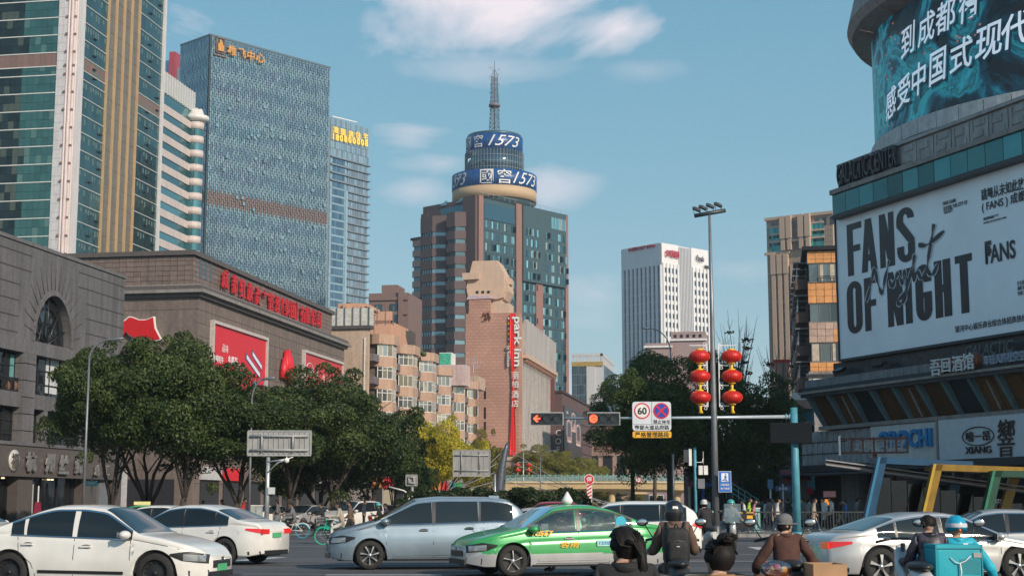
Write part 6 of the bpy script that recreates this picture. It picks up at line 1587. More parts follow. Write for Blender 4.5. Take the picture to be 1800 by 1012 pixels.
# ================================================================== vegetation
def leaf_mat(name, c1, c2, tr=.25):
 m = bpy.data.materials.new(name); m.use_nodes = True; nt = m.node_tree; b = nt.nodes['Principled BSDF']; N = nt.nodes.new; L = nt.links.new
 geo = N('ShaderNodeNewGeometry'); oi = N('ShaderNodeObjectInfo'); nz = N('ShaderNodeTexNoise'); nz.inputs['Scale'].default_value = .55; nz.inputs['Detail'].default_value = 3; L(geo.outputs['Position'], nz.inputs[0])
 ad = N('ShaderNodeMath'); ad.operation = 'ADD'; L(nz.outputs[0], ad.inputs[0]); mu = N('ShaderNodeMath'); mu.operation = 'MULTIPLY_ADD'; L(geo.outputs['Random Per Island'], mu.inputs[0]); mu.inputs[1].default_value = .5; mu.inputs[2].default_value = -.25; L(mu.outputs[0], ad.inputs[1])
 r = N('ShaderNodeValToRGB'); L(ad.outputs[0], r.inputs[0]); r.color_ramp.elements[0].position = .3; r.color_ramp.elements[0].color = (*c1, 1); r.color_ramp.elements[1].position = .75; r.color_ramp.elements[1].color = (*c2, 1)
 L(r.outputs[0], b.inputs['Base Color']); b.inputs['Roughness'].default_value = .5; b.inputs['Specular IOR Level'].default_value = .3
 t = N('ShaderNodeBsdfTranslucent'); L(r.outputs[0], t.inputs[0]); mx = N('ShaderNodeMixShader'); mx.inputs[0].default_value = tr; L(b.outputs[0], mx.inputs[1]); L(t.outputs[0], mx.inputs[2]); L(mx.outputs[0], nt.nodes['Material Output'].inputs[0])
 return m
LF_big = leaf_mat('leaves_big_tree', (.032, .062, .014), (.11, .15, .034)); LF_dark = leaf_mat('leaves_dark', (.018, .04, .011), (.075, .11, .028)); LF_mid = leaf_mat('leaves_camphor', (.022, .045, .012), (.095, .125, .032))
LF_yel = leaf_mat('leaves_yellow_green', (.3, .3, .03), (.72, .6, .06), .4); LF_olive = leaf_mat('leaves_olive', (.12, .14, .03), (.32, .28, .06), .3); LF_hedge = leaf_mat('leaves_hedge', (.014, .03, .01), (.04, .062, .018))
BARK = mat('bark', (.055, .045, .038), .9, var=.3, scale=9, bump=.5, bscale=14); BARK2 = mat('bark_dry', (.1, .075, .06), .9, var=.3, scale=9)
def leaf_cloud(blobs, n, size, seed, m, flat=.75):
 "many small leaf-clump faces lying on and in a set of lumps"
 r = random.Random(seed); vs = []; fs = []
 w = [b[3]**2 for b in blobs]; tot = sum(w)
 for bl, wi in zip(blobs, w):
  cx, cy, cz, R_ = bl[:4]; k = int(n*wi/tot)
  for _ in range(k):
   while True:
    d = Vector((r.gauss(0, 1), r.gauss(0, 1), r.gauss(0, 1)))
    if d.length > .1: break
   d.normalize()
   if d.z < -.3 and r.random() < .6: d.z = -d.z
   rad = R_*(1-abs(r.gauss(0, .14)))*(1+.12*sin(d.x*7+cx)*cos(d.z*6+cz))
   p = Vector((cx+d.x*rad, cy+d.y*rad, cz+d.z*rad*flat))
   nrm = (d+Vector((r.gauss(0, .55), r.gauss(0, .55), r.gauss(0, .55)))).normalized()
   u = nrm.orthogonal().normalized(); v = nrm.cross(u); a = r.random()*6.28; u, v = u*cos(a)+v*sin(a), v*cos(a)-u*sin(a)
   s = size*r.uniform(.6, 1.35); b0 = len(vs)
   q = nrm*s*.25
   vs += [p-u*s-v*s*.25, p+u*.1*s-v*s*.6+q, p+u*s+v*.2*s, p-u*.1*s+v*s*.65-q*.5]
   fs += [(b0, b0+1, b0+2, b0+3)]
 me = bpy.data.meshes.new('crown'); me.from_pydata([tuple(v) for v in vs], [], fs); me.materials.append(m); me.update(); return me
def crown_blobs(rx, ry, rz, n, r0, r1, seed, low=-.55):
 r = random.Random(seed); out = []
 while len(out) < n:
  d = Vector((r.uniform(-1, 1), r.uniform(-1, 1), r.uniform(low, 1)))
  if d.length > 1 or d.length < .35: continue
  k = (.62+.38*r.random())/max(d.length, .5)*d.length
  R_ = r.uniform(r0, r1)
  out.append((d.x*(rx-R_*.5)*1.05, d.y*(ry-R_*.5)*1.05, d.z*(rz-R_*.4)*1.05, R_))
 for _ in range(n//5):
  d = Vector((r.gauss(0, 1), r.gauss(0, 1), r.uniform(-.6, .9))).normalized(); q = r.uniform(.92, 1.12); out.append((d.x*rx*q, d.y*ry*q, d.z*rz*q, r0*r.uniform(.5, .9)))
 return out
def trunk_mesh(h, spread, r0, seed, m=BARK, nb=6, fork=.35, lean=0.0):
 r = random.Random(seed); mb = MB(); zf = h*fork
 base = [(0, 0, -.1), (r.uniform(-.1, .1)+lean*.3, r.uniform(-.1, .1), zf*.5), (lean, 0, zf)]
 mb.tube(base, [r0*1.25, r0, r0*.85], 9)
 for k in range(nb):
  a = 2*pi*k/nb+r.uniform(-.4, .4); sp = spread*r.uniform(.5, 1); pts = []; n = 7
  for i in range(n):
   t = i/(n-1); pts.append((lean+cos(a)*sp*t**1.1+r.uniform(-.14, .14)*t*2, sin(a)*sp*t**1.1+r.uniform(-.14, .14)*t*2, zf-.2+(h-zf)*t*r.uniform(.95, 1.05)))
  mb.tube(pts, [r0*.62*(1-.78*i/(n-1)) for i in range(n)], 7)
  for q in range(3):
   i = r.randint(2, 5); p = Vector(pts[i]); a2 = a+r.uniform(-1.2, 1.2); e = p+Vector((cos(a2), sin(a2), r.uniform(.4, 1)))*r.uniform(1, 2.2)
   mb.tube([p, (p+e)/2+Vector((0, 0, .1)), e], [r0*.26, r0*.18, r0*.07], 5)
 return mb.mesh('trunk', [m])
def tree(name, label, x, y, z, cme, tme, group=None, s=(1, 1, 1), rz=0.0, cz=0.0, mat_over=None):
 t = thing(name, label, 'tree', (x, y, z), rz, group)
 c = link('crown', cme, t, (0, 0, cz), (0, 0, 0), s); k = link('trunk', tme, t, (0, 0, 0), (0, 0, 0), (s[0], s[1], min(1, (cz+s[2]*2)/8)))
 if mat_over: c.material_slots[0].link = 'OBJECT'; c.material_slots[0].material = mat_over
 return t
cA = leaf_cloud(crown_blobs(5.4, 4.8, 3.5, 52, .75, 1.5, 1), 56000, .078, 11, LF_mid); cA['rz'] = 3.6
cB = leaf_cloud(crown_blobs(4.8, 4.8, 3.9, 46, .7, 1.5, 2), 52000, .078, 12, LF_dark); cB['rz'] = 4.0
cC = leaf_cloud(crown_blobs(6.8, 5.8, 5.6, 64, .9, 1.9, 3, low=-.8), 70000, .085, 13, LF_big); cC['rz'] = 5.7
tA = trunk_mesh(7.5, 3.4, .2, 21, fork=.16, nb=5, lean=.3); tB = trunk_mesh(8, 3.2, .19, 22, fork=.22, nb=5, lean=-.3); tC = trunk_mesh(9, 3.6, .3, 23, fork=.4, nb=7)
GL = 'street trees along the left pavement'; zk = .13
def T(px, Y): return sx(px, Y, 3)
def place(label, px, Y, topy, cme, tme, rz_h, sxy, rz, group, mo=None, dz=0.0):
 "crown top at picture row topy"
 zt = z_at(Y, topy); cz = zt-rz_h-dz
 return tree('broadleaf_tree', label, T(px, Y), Y, zk, cme, tme, group, (sxy, sxy, rz_h/cme['rz']), rz, cz-zk, mo)
place('large camphor tree with its crown reaching over the silver characters of the granite shop', 190, 84, 612, cA, tA, 3.4, .74, .3, GL, None)
place('tall dark camphor tree between the stone shop and the red flag emblem', 262, 88, 594, cA, tA, 4.3, 1.05, 1.9, GL, None)
place('broad camphor tree before the large red advert', 318, 84, 600, cB, tB, 4.3, .95, 2.7, GL, LF_mid)
place('low dark camphor tree at the grey sign back, between advert and lamp arm', 412, 86, 682, cB, tB, 3.0, 1.0, 4.0, GL, LF_dark)
place('dark tree below the crimson flag relief', 512, 96, 642, cB, tB, 4.2, 1.1, 5.1, GL, LF_mid)
place('dark tree before the small red advert with circle marks', 590, 104, 662, cA, tB, 4.6, 1.15, .9, GL, LF_dark)
place('dark round tree before the salmon apartment block', 655, 112, 694, cB, tA, 4.4, .85, 2.2, GL, LF_dark)
place('shaded tree left of the yellow-green one', 694, 122, 752, cB, tA, 2.9, .42, 3.3, GL, LF_dark)
place('bushy low tree behind the cyclists', 560, 120, 760, cB, tA, 3.4, 1.0, 1.3, GL, LF_dark)
place('yellow-green tree lit by the sun near the sign back', 775, 165, 738, cA, tA, 4.8, 1.0, 1.0, GL, LF_yel)
place('narrow green tree against the hotel wall', 852, 190, 752, cB, tB, 5.2, .6, .4, None, LF_olive)
place('dark low tree behind the square white sign back', 730, 150, 800, cB, tB, 2.6, .5, .7, None, LF_dark)
GB = 'trees beyond the footbridge'
for (px, Y, ty, s_, r_, lb) in ((955, 262, 780, 1.3, 1.0, 'olive tree behind the bridge rail, under the hotel lettering'), (1000, 268, 792, 1.1, 2.0, 'olive tree behind the bridge rail, under the mall advert'), (1040, 275, 806, .9, 3.0, 'small olive tree at the end of the row behind the bridge rail'), (925, 285, 800, 1.0, 4, 'far tree beside the pair of distant lanterns')):
 place(lb, px, Y, ty, cB, tB, 4.6, s_, r_, GB, LF_olive)
for (px, Y, ty, s_, lb) in ((1065, 330, 858, .8, 'thin tree under the bridge left of the bus'), (1130, 340, 855, .8, 'thin tree under the bridge right of the bus'), (905, 235, 866, .7, 'low tree at the bridge stair foot'), (950, 238, 862, .8, 'low tree below the deck of the footbridge'), (1015, 238, 866, .7, 'low tree below the deck, beside its pier')):
 place(lb, px, Y, ty, cB, tB, 2.6, s_, 1.1, GB, LF_olive)
GR = 'big trees on the right pavement'
place('huge dark tree left of the red lanterns, behind the speed limit sign', 1178, 98, 604, cC, tC, 5.0, .82, .5, GR, LF_big)
place('huge dark tree behind the lantern pole', 1278, 103, 622, cC, tC, 5.2, .8, 2.1, GR, LF_big)
place('lower dark tree hanging beside the mall and the footbridge', 1112, 104, 668, cC, tC, 3.2, .5, 3.9, GR, LF_big)
place('dark tree behind the hanging lanterns, half hidden by the blue pole', 1338, 112, 700, cC, tC, 5.0, .5, 1.0, GR, LF_dark)
hb = leaf_cloud(crown_blobs(1.9, 1.6, 1.15, 16, .5, .8, 5, low=-.9), 9000, .085, 15, LF_hedge)
for (px, Y, s_, lb) in ((738, 90, 1.0, 'clipped bush at the left end of the median'), (790, 90, 1.15, 'clipped bush second from the left end of the median'), (842, 91, 1.1, 'clipped bush left of the curved mast'), (905, 92, 1.0, 'clipped bush right of the curved mast'), (945, 91, 1.1, 'clipped bush over the red van roof'), (993, 92, 1.1, 'clipped bush at the right end of the median')):
 t = thing('median_bush', lb, 'bush', (sx(px, Y), Y, 0), px*.1, 'clipped bushes on the median'); link('foliage', hb, t, (0, 0, 1.15), (0, 0, 0), (s_, 1, 1.05))
 MB().tube([(0, 0, 0), (0, .05, 1.3)], [.09, .05], 6).build('stem', BARK, t)
md = MB().box((0, 0, .09), (16, 5, .18)).build('median', m_kerb, None, (sx(868, 92), 92, 0)); md['kind'] = 'structure'
def bare(label, px, Y, topy, seed, w=3.0, n=26, pods=9):
 r = random.Random(seed); h = z_at(Y, topy); t = thing('bare_tree', label, 'tree', (T(px, Y), Y, zk), 0, 'bare trees on the right pavement'); mb = MB(); zf = h*.5; tips = []
 mb.tube([(0, 0, -.1), (.1, 0, zf*.5), (0, 0, zf)], [.22, .17, .14], 8)
 for k in range(n):
  a = r.random()*6.28; sp = w*r.uniform(.2, 1); e = Vector((cos(a)*sp, sin(a)*sp, h*r.uniform(.75, 1))); z0 = zf*r.uniform(.7, 1.1); pts = []
  for i in range(6):
   q = i/5; pts.append((e.x*q**1.3+r.uniform(-.08, .08), e.y*q**1.3, z0+(e.z-z0)*q))
  mb.tube(pts, [.055*(1-.85*i/5) for i in range(6)], 4); tips.append(pts[4]); 
  for j in range(3):
   p = Vector(pts[r.randint(2, 4)]); mb.tube([p, p+Vector((r.uniform(-.6, .6), r.uniform(-.4, .4), r.uniform(.3, 1)))], [.022, .008], 3)
 mb.build('trunk', BARK2, t)
 pod = mat('seed_brown', (.12, .05, .035), .9, var=.3)
 for k in range(pods):
  p = r.choice(tips); mp = MB()
  for q in range(14): 
   c = (r.gauss(0, .15), r.gauss(0, .08), r.gauss(0, .07)); mp.box(c, (.13, .07, .08), r.random()*3, rx=r.random())
  mp.build('seed_cluster', pod, t, (p[0], p[1], p[2]-.2))
 return t
bare('bare tree with brown seed clusters right of the lantern pole', 1300, 112, 545, 3, 2.3)
bare('bare tree with seed clusters in front of the beige tower', 1372, 112, 600, 4, 1.8, 22, 8)
bare('leafless twigs above the low pink building', 1150, 150, 585, 6, 3.2, 18, 0)
# ================================================================== street furniture
pole_m = mat('pole_grey', (.22, .23, .25), .45, metal=.5, var=.12, dirt=.2); pole_d = mat('pole_dark', (.07, .08, .09), .45, metal=.4, var=.12); plate_m = mat('sign_back_grey', (.33, .33, .32), .6, var=.08, dirt=.15)
def circ(x, z, r, n=28, a0=0): return [(x+r*cos(a0+2*pi*k/n), z+r*sin(a0+2*pi*k/n)) for k in range(n)]
def disc(name, m, par, x, z, r, y, th=.01): return MB().xz(circ(x, z, r), y, y+th).build(name, m, par)
def annulus(name, m, par, x, z, r0, r1, y, n=32):
 mb = MB(); 
 for k in range(n):
  a, c = 2*pi*k/n, 2*pi*(k+1)/n
  mb.put([(x+r0*cos(a), y, z+r0*sin(a)), (x+r1*cos(a), y, z+r1*sin(a)), (x+r1*cos(c), y, z+r1*sin(c)), (x+r0*cos(c), y, z+r0*sin(c))], [(0, 1, 2, 3)])
 return mb.build(name, m, par)
# ---- high mast with four floodlights
def high_mast():
 Y = 60.0; t = thing('floodlight_mast', 'tall slim mast with four floodlights on a tilted crossbar', 'light mast', (sx(1258, Y), Y, .13)); z = lambda py: z_at(Y, py)-.13
 zt = z(378); MB().tube([(0, 0, 0), (0, 0, z(720)), (-.0, 0, z(560)), (-.02, 0, zt)], [.15, .12, .09, .055], 14).build('pole', pole_m, t)
 MB().lathe([(.2, 0), (.2, .5), (.13, .55)], 14).build('base_collar', pole_d, t)
 w = (1282-1226)/2600*Y/2; sl = (383-373)/2600*Y/2
 MB().tube([(-w, 0, zt-sl+.08), (w, 0, zt+sl+.08)], .085, 4).build('crossbar', pole_d, t)
 for px, py in ((1231, 369), (1242, 366), (1255, 363), (1269, 361)):
  x = sx(px+3, Y, 13)-sx(1258, Y, 13); zz = z(py); l = thing('floodlight', None, None); l.parent = t; l.location = (x, 0, zz)
  for k in ('label', 'category'):
   if k in l: del l[k]
  MB().ball((0, 0, .04), (.2, .16, .07), 12, 6).box((.01, 0, -.0), (.34, .28, .04)).build('lamp_head', pole_d, l, (0, 0, 0), (0, R(24), 0))
  MB().tube([(.15, 0, -.06), (.16, 0, -.24)], .012, 4).tube([(-.12, 0, .03), (-.07, 0, -.26)], .012, 4).build('bracket', pole_d, l)
high_mast()
# ---- lanterns hung either side of the mast on scrolled brackets
def lantern_meshes():
 body = MB(); n = 28; R0, hz = .42, .255
 rows = []
 for i in range(11):
  t = -pi/2+pi*i/10; row = []
  for k in range(n*2):
   a = 2*pi*k/(n*2); rib = 1.0 if k % 2 else .955; rr = max(.11, R0*cos(t)**.8)*rib; row.append((rr*cos(a), rr*sin(a), hz*sin(t)))
  rows.append(row)
 body.grid(rows, close=True)
 b = body.mesh('lantern_body', [m_lred])
 gm = mat('lantern_gold', (.85, .5, .03), .4, var=.05)
 c = MB().lathe([(0, .0), (.13, 0), (.15, .03), (.13, .07), (0, .07)], 14).mesh('lantern_cap', [gm])
 ta = MB(); ta.tube([(0, 0, 0), (0, 0, -.1), (0, 0, -.2), (.015, 0, -.34)], [.04, .07, .05, .1], 10)
 tm = ta.mesh('tassel', [gm]); rib = MB()
 for k in range(n): a = 2*pi*k/n; rib.tube([((max(.11, R0*cos(q)**.8)+.004)*cos(a), (max(.11, R0*cos(q)**.8)+.004)*sin(a), hz*sin(q)) for q in [-pi/2+pi*i/8 for i in range(9)]], .006, 3, cap=False)
 rm = rib.mesh('ribs', [mat('lantern_rib', (.85, .1, .03), .5)])
 return b, c, tm, rm
LB, LC, LT, LR = lantern_meshes()
def lantern(x, y, z, label, s=1.0, group='red lanterns on the floodlight mast'):
 t = thing('red_lantern', label, 'lantern', (x, y, z), rnd.random(), group); t.scale = (s, s, s)
 link('body', LB, t); link('ribs', LR, t); link('cap', LC, t, (0, 0, .24)); link('cap', LC, t, (0, 0, -.31)); link('tassel', LT, t, (0, 0, -.3)); return t
Y = 60.0
rows = [('top', 626), ('middle', 661), ('bottom', 698)]
for side, px in (('left', 1230), ('right', 1286)):
 for nm, py in rows:
  lantern(sx(px, Y, 7), Y, z_at(Y, py), f'{nm} red lantern of the three on the {side} side of the tall mast')
br = thing('lantern_bracket', 'white scrolled bracket frame holding the six lanterns on the mast', 'bracket', (sx(1258, Y), Y-.02, 0)); wm = mat('bracket_white', (.7, .72, .74), .4)
for s in (-1, 1):
 xx = s*.24
 bx('upright', wm, br, xx-.02, xx+.02, -.02, .02, z_at(Y, 715), z_at(Y, 604))
 for py in (607, 642, 677, 713):
  z = z_at(Y, py); bx('arm', wm, br, min(xx, s*(.95 if py == 607 else .62)), max(xx, s*(.95 if py == 607 else .62)), -.018, .018, z-.015, z+.015)
  for dz in (.07, -.1): MB().tube([(s*.33+.055*cos(t*pi/6), 0, z+dz+.055*sin(t*pi/6)) for t in range(13)], .014, 5, cap=False).build('scroll', wm, br)
# ---- blue pedestrian sign on the mast
def underpass_sign():
 Y = 59.6; t = thing('underpass_sign', 'blue pedestrian underpass sign with walking figure on the tall mast', 'sign', (sx(1275, Y), Y, z_at(Y, 846)))
 w, h = .48, .8; bx('panel', m_blue, t, -w/2, w/2, 0, .04, -h/2, h/2); bx('border', m_white, t, -w/2-.015, w/2+.015, .005, .035, -h/2-.015, h/2+.015)
 bx('white_field', m_white, t, -.14, .14, -.012, 0, .0, .34)
 f = MB(); f.xz(circ(.03, .29, .028, 10), -.02, -.012); f.xz([(-.02, .24), (.05, .25), (.06, .15), (.02, .13), (-.01, .15)], -.02, -.012); f.xz([(.0, .15), (.04, .15), (.08, .05), (.05, .04)], -.02, -.012); f.xz([(-.0, .15), (.03, .13), (-.04, .06), (-.06, .08)], -.02, -.012); f.xz([(-.11, .08), (-.11, .05), (.11, .015), (.11, .04)], -.02, -.012)
 f.xz([(.04, .23), (.1, .18), (.09, .165), (.035, .205)], -.02, -.012); f.build('walking_figure', m_blue, t)
 letters(t, '过街请走', m_white, (0, -.01, -.12), width=.36, depth=.004, bold=.01); letters(t, '地下通道', m_white, (0, -.01, -.27), width=.36, depth=.004, bold=.01)
underpass_sign()
# ---- signal gantry : pole, arm, signals, speed sign, display
def gantry():
 Y = 70.0; zb = .13; t = thing('signal_gantry', 'pale blue signal pole with a long horizontal arm over the road', 'pole', (sx(1400, Y), Y, zb)); z = lambda py: z_at(Y, py)-zb; x = lambda px: sx(px, Y, 5)-sx(1400, Y, 3)
 MB().tube([(0, 0, 0), (0, 0, z(716))], [.2, .165], 12).build('pole', m_sky_blue, t); MB().lathe([(.3, 0), (.3, .05), (.22, .1)], 12).build('base_plate', m_sky_blue, t)
 am = mat('arm_pale_blue', (.4, .47, .53), .4, metal=.2, var=.1)
 MB().tube([(x(1390), 0, z(732)), (x(1200), 0, z(734)), (x(988), 0, z(735))], [.085, .065, .05], 10).build('arm', am, t)
 for px in (1384, 1390): MB().lathe([(.15, -.02), (.15, .02)], 12, axis='x').build('flange', m_sky_blue, t, (x(px), 0, z(732)))
 bx('joint', am, t, x(1252), x(1262), -.09, .09, z(742), z(728))
 MB().tube([(-.12, 0, z(722)), (-.12, 0, z(745))], .05, 6).build('clamp', m_sky_blue, t)
 d = thing('display_box', 'black rectangular message display hung on the pale blue pole', 'display', (sx(1391, Y), Y-.35, z_at(Y, 761)))
 bx('casing', mat('display_black', (.012, .014, .018), .85, spec=.15), d, -.97, .97, -.12, .12, -.47, .47); bx('screen', mat('display_screen', (.01, .013, .016), .8, spec=.1), d, -.93, .93, -.13, -.12, -.43, .43); bx('mount', m_sky_blue, d, -.15, .3, .12, .2, -.3, .3)
 lamp = mat('signal_red', (.9, .05, .02), .4, emit=5.0, ecol=(1, .05, .02)); off = mat('signal_off', (.015, .02, .025), .2, spec=.8); frm = mat('signal_frame', (.55, .58, .6), .4); blk = mat('signal_black', (.02, .025, .03), .4)
 def sig(px, label, arrow):
  s = thing('traffic_light', label, 'traffic light', (sx(px, Y), Y-.25, z_at(Y, 736)))
  w, h = .74, .27; bx('backplate', frm, s, -w-.03, w+.03, .0, .05, -h-.03, h+.03); bx('casing', blk, s, -w, w, -.04, .12, -h, h); bx('bracket', frm, s, -.05, .05, .05, .3, -.1, .12)
  for k, xx in enumerate((-.49, 0, .49)):
   if k == 0 and not arrow:
    disc('lamp_lens', lamp, s, xx, 0, .19, -.07, .03)
    MB().tube([(xx-.1, -.085, -.02), (xx+.02, -.085, .1), (xx+.09, -.085, .0)], .02, 4).tube([(xx-.03, -.085, -.06), (xx+.08, -.085, -.08)], .02, 4).build('lamp_symbol', mat('signal_dim', (.25, .01, .01), .4), s)
   elif k == 0:
    disc('lamp_lens', off, s, xx, 0, .19, -.07, .03)
    a = MB(); a.xz([(xx-.17, 0), (xx+.0, .17), (xx+.07, .13), (xx-.04, .035), (xx+.16, .035), (xx+.16, -.035), (xx-.04, -.035), (xx+.07, -.13), (xx+.0, -.17)], -.085, -.07); a.build('arrow', lamp, s)
   else: disc('lamp_lens', off, s, xx, 0, .19, -.07, .03)
   MB().lathe([(.21, 0), (.21, -.16), (.195, -.16), (.195, 0)], 20, axis='y', a0=pi-.2, a1=2*pi+.2).build('visor', blk, s, (xx, -.04, 0))
 sig(962, 'left traffic light with a red arrow at the tip of the arm', True); sig(1062, 'right traffic light with a red round lamp on the arm', False)
 s = thing('road_sign', 'white double road sign with 60 limit, no stopping disc and orange strip below', 'sign', (sx(1147, Y), Y-.22, z_at(Y, 736)))
 def rrect(w, h, r, n=5, x=0, z=0):
  p = []
  for cx, cz, a in ((w/2-r, h/2-r, 0), (-w/2+r, h/2-r, pi/2), (-w/2+r, -h/2+r, pi), (w/2-r, -h/2+r, 3*pi/2)):
   for k in range(n+1): p.append((x+cx+r*cos(a+pi/2*k/n), z+cz+r*sin(a+pi/2*k/n)))
  return p
 W, H_ = 1.82, 1.36; wp = mat('sign_white', (.62, .65, .7), .4, var=.04)
 MB().xz(rrect(W, H_, .14, z=.12), 0, .04).build('white_panel', wp, s); MB().xz(rrect(W+.03, H_+.03, .15, z=.12), .008, .03).build('panel_edge', pole_d, s)
 MB().xz(rrect(W, .3, .08, z=-.74), 0, .04).build('orange_panel', m_yel, s); MB().xz(rrect(W+.03, .33, .09, z=-.74), .008, .03).build('panel_edge', pole_d, s)
 ln = mat('line_grey', (.15, .16, .18), .5); bx('divider', ln, s, -.008, .012, -.006, 0, -.26, .8); bx('divider', ln, s, -W/2+.02, W/2-.02, -.006, 0, -.268, -.252)
 cx, cz, r = -.45, .37, .38
 disc('limit_disc', m_white, s, cx, cz, r, -.008, .008); annulus('red_ring', m_red, s, cx, cz, r*.84, r, -.013); letters(s, '60', m_black, (cx, -.014, cz), height=.34, depth=.004, bold=.03)
 cx = .45; disc('no_stopping_disc', mat('disc_blue', (.02, .06, .4), .4), s, cx, cz, r, -.008, .008); annulus('red_ring', m_red, s, cx, cz, r*.84, r, -.013)
 for a in (pi/4, -pi/4):
  c, q = cos(a), sin(a); L_ = r*.86; w_ = .04
  MB().xz([(cx-L_*c+w_*q, cz-L_*q-w_*c), (cx+L_*c+w_*q, cz+L_*q-w_*c), (cx+L_*c-w_*q, cz+L_*q+w_*c), (cx-L_*c-w_*q, cz-L_*q+w_*c)], -.016 if a > 0 else -.018, -.009).build('red_bar', m_red, s)
 letters(s, '禁止停车', m_black, (.47, -.01, -.14), width=.8, depth=.004, bold=.008, spacing=1.0); letters(s, '蜀都大道总府路', m_black, (0, -.01, -.41), width=1.62, depth=.004, bold=.008); letters(s, '严格管理路段', m_black, (0, -.01, -.74), width=1.6, depth=.004, bold=.01)
 bx('bracket', frm, s, -.5, -.4, .04, .2, -.1, .1); bx('bracket', frm, s, .4, .5, .04, .2, -.1, .1)
gantry()
# ---- backs of direction signs
def sign_back(Y, px0, px1, py0, py1, polepx, label, base=.0, slant=.012, cols=12, arm=None, rows2=True):
 x0, x1 = sx(px0, Y, 5), sx(px1, Y, 5); xc = (x0+x1)/2; t = thing('direction_sign', label, 'sign', (sx(polepx, Y), Y, base)); X = lambda v: v-sx(polepx, Y)
 z0, z1 = z_at(Y, py1)-base, z_at(Y, py0)-base; w = (x1-x0)/cols
 for i in range(cols): bx('back_plate', plate_m, t, X(x0)+i*w+.01, X(x0)+(i+1)*w-.01, -.02, .02, z0, z1)
 for i in range(cols+1): bx('stiffener', mat('stiffener_grey', (.34, .34, .34), .6), t, X(x0)+i*w-.02, X(x0)+i*w+.02, -.06, -.02, z0+.05, z1-.05)
 rm = mat('rim_grey', (.34, .35, .35), .4)
 for q in ((X(x0)-.04, X(x1)+.04, z1, z1+.06), (X(x0)-.04, X(x1)+.04, z0-.06, z0), (X(x0)-.06, X(x0), z0, z1), (X(x1), X(x1)+.06, z0, z1)): bx('rim', rm, t, q[0], q[1], -.05, .05, q[2], q[3])
 for f in ((.2, .8) if rows2 else (.15,)): z = z0+(z1-z0)*f; MB().tube([(X(x0)+.1, -.1, z), (X(x1)-.1, -.1, z)], .06, 8).build('rail', rm, t)
 for f in (.22, .72): xx = X(x0)+(x1-x0)*f; MB().tube([(xx, -.11, z0+(z1-z0)*.1), (xx, -.11, z1-.1)], .05, 6).build('upright', rm, t)
 MB().tube([(0, 0, 0), (0, .12, z0+.2)], [.13, .1], 10).build('pole', m_steel, t)
 if arm:
  MB().tube([(0, 0, z0-.9), (.5, 0, z0-.4), (1.3, 0, z0-.1)], .04, 6).tube([(0, 0, z0-.35), (1.0, 0, z0-.22)], .04, 6).build('brace', m_steel, t)
  MB().tube([(X(x1)-1.2, 0, z0), (X(x1)-1.2, 0, z0-.18)], .03, 5).ball((X(x1)-1.2, 0, z0-.28), .14, 10, 6).build('camera_dome', m_white, t)
 return t
t = sign_back(76.0, 437, 546, 758, 799, 469, 'large grey back of a direction sign on a pole among the left trees', arm=True)
bx('notice', mat('notice_white', (.5, .52, .52), .5), t, .05, .42, -.12, -.08, z_at(76, 868), z_at(76, 856))
sign_back(150.0, 797, 861, 791, 836, 870, 'pale back of a direction sign beside the yellow-green tree', cols=6)
sign_back(100.0, 715, 733, 835, 852, 724, 'small square white back of a traffic sign near the median bushes', cols=3, rows2=True)
# ---- curved mast of the cable stayed footbridge stair and its cables
def mast():
 Y = 160.0; t = thing('curved_mast', 'dark curved steel mast with stay cables above the bushes', 'mast', (sx(878, Y), Y, 0)); mb = MB(); pts = []
 steel = mat('mast_dark_steel', (.13, .15, .18), .4, metal=.5, var=.15)
 for i in range(14):
  q = i/13; px = 876+2*q+14*q**2.4; py = 900-122*q; pts.append((sx(px, Y, 4)-sx(878, Y), 0, z_at(Y, py)))
 rs = [.48+.05*sin(pi*i/13)-.34*(i/13)**3 for i in range(14)]
 mb.tube(pts, rs, 12); mb.build('mast_body', steel, t)
 cb = mat('cable_grey', (.3, .31, .32), .5)
 for k in range(5):
  a = pts[12-k*2]; MB().tube([a, (a[0]-7.5-k*1.4, 3, .6+k*.15)], .035, 4).build('stay_cable', cb, t); MB().tube([a, (a[0]+10.5+k*1.6, 1+k, 1.0)], .035, 4).build('stay_cable', cb, t)
 MB().tube([(pts[4][0]+.45, 0, pts[4][2]-4), (pts[7][0]+.5, 0, pts[7][2])], .06, 6).build('conduit', steel, t)
mast()
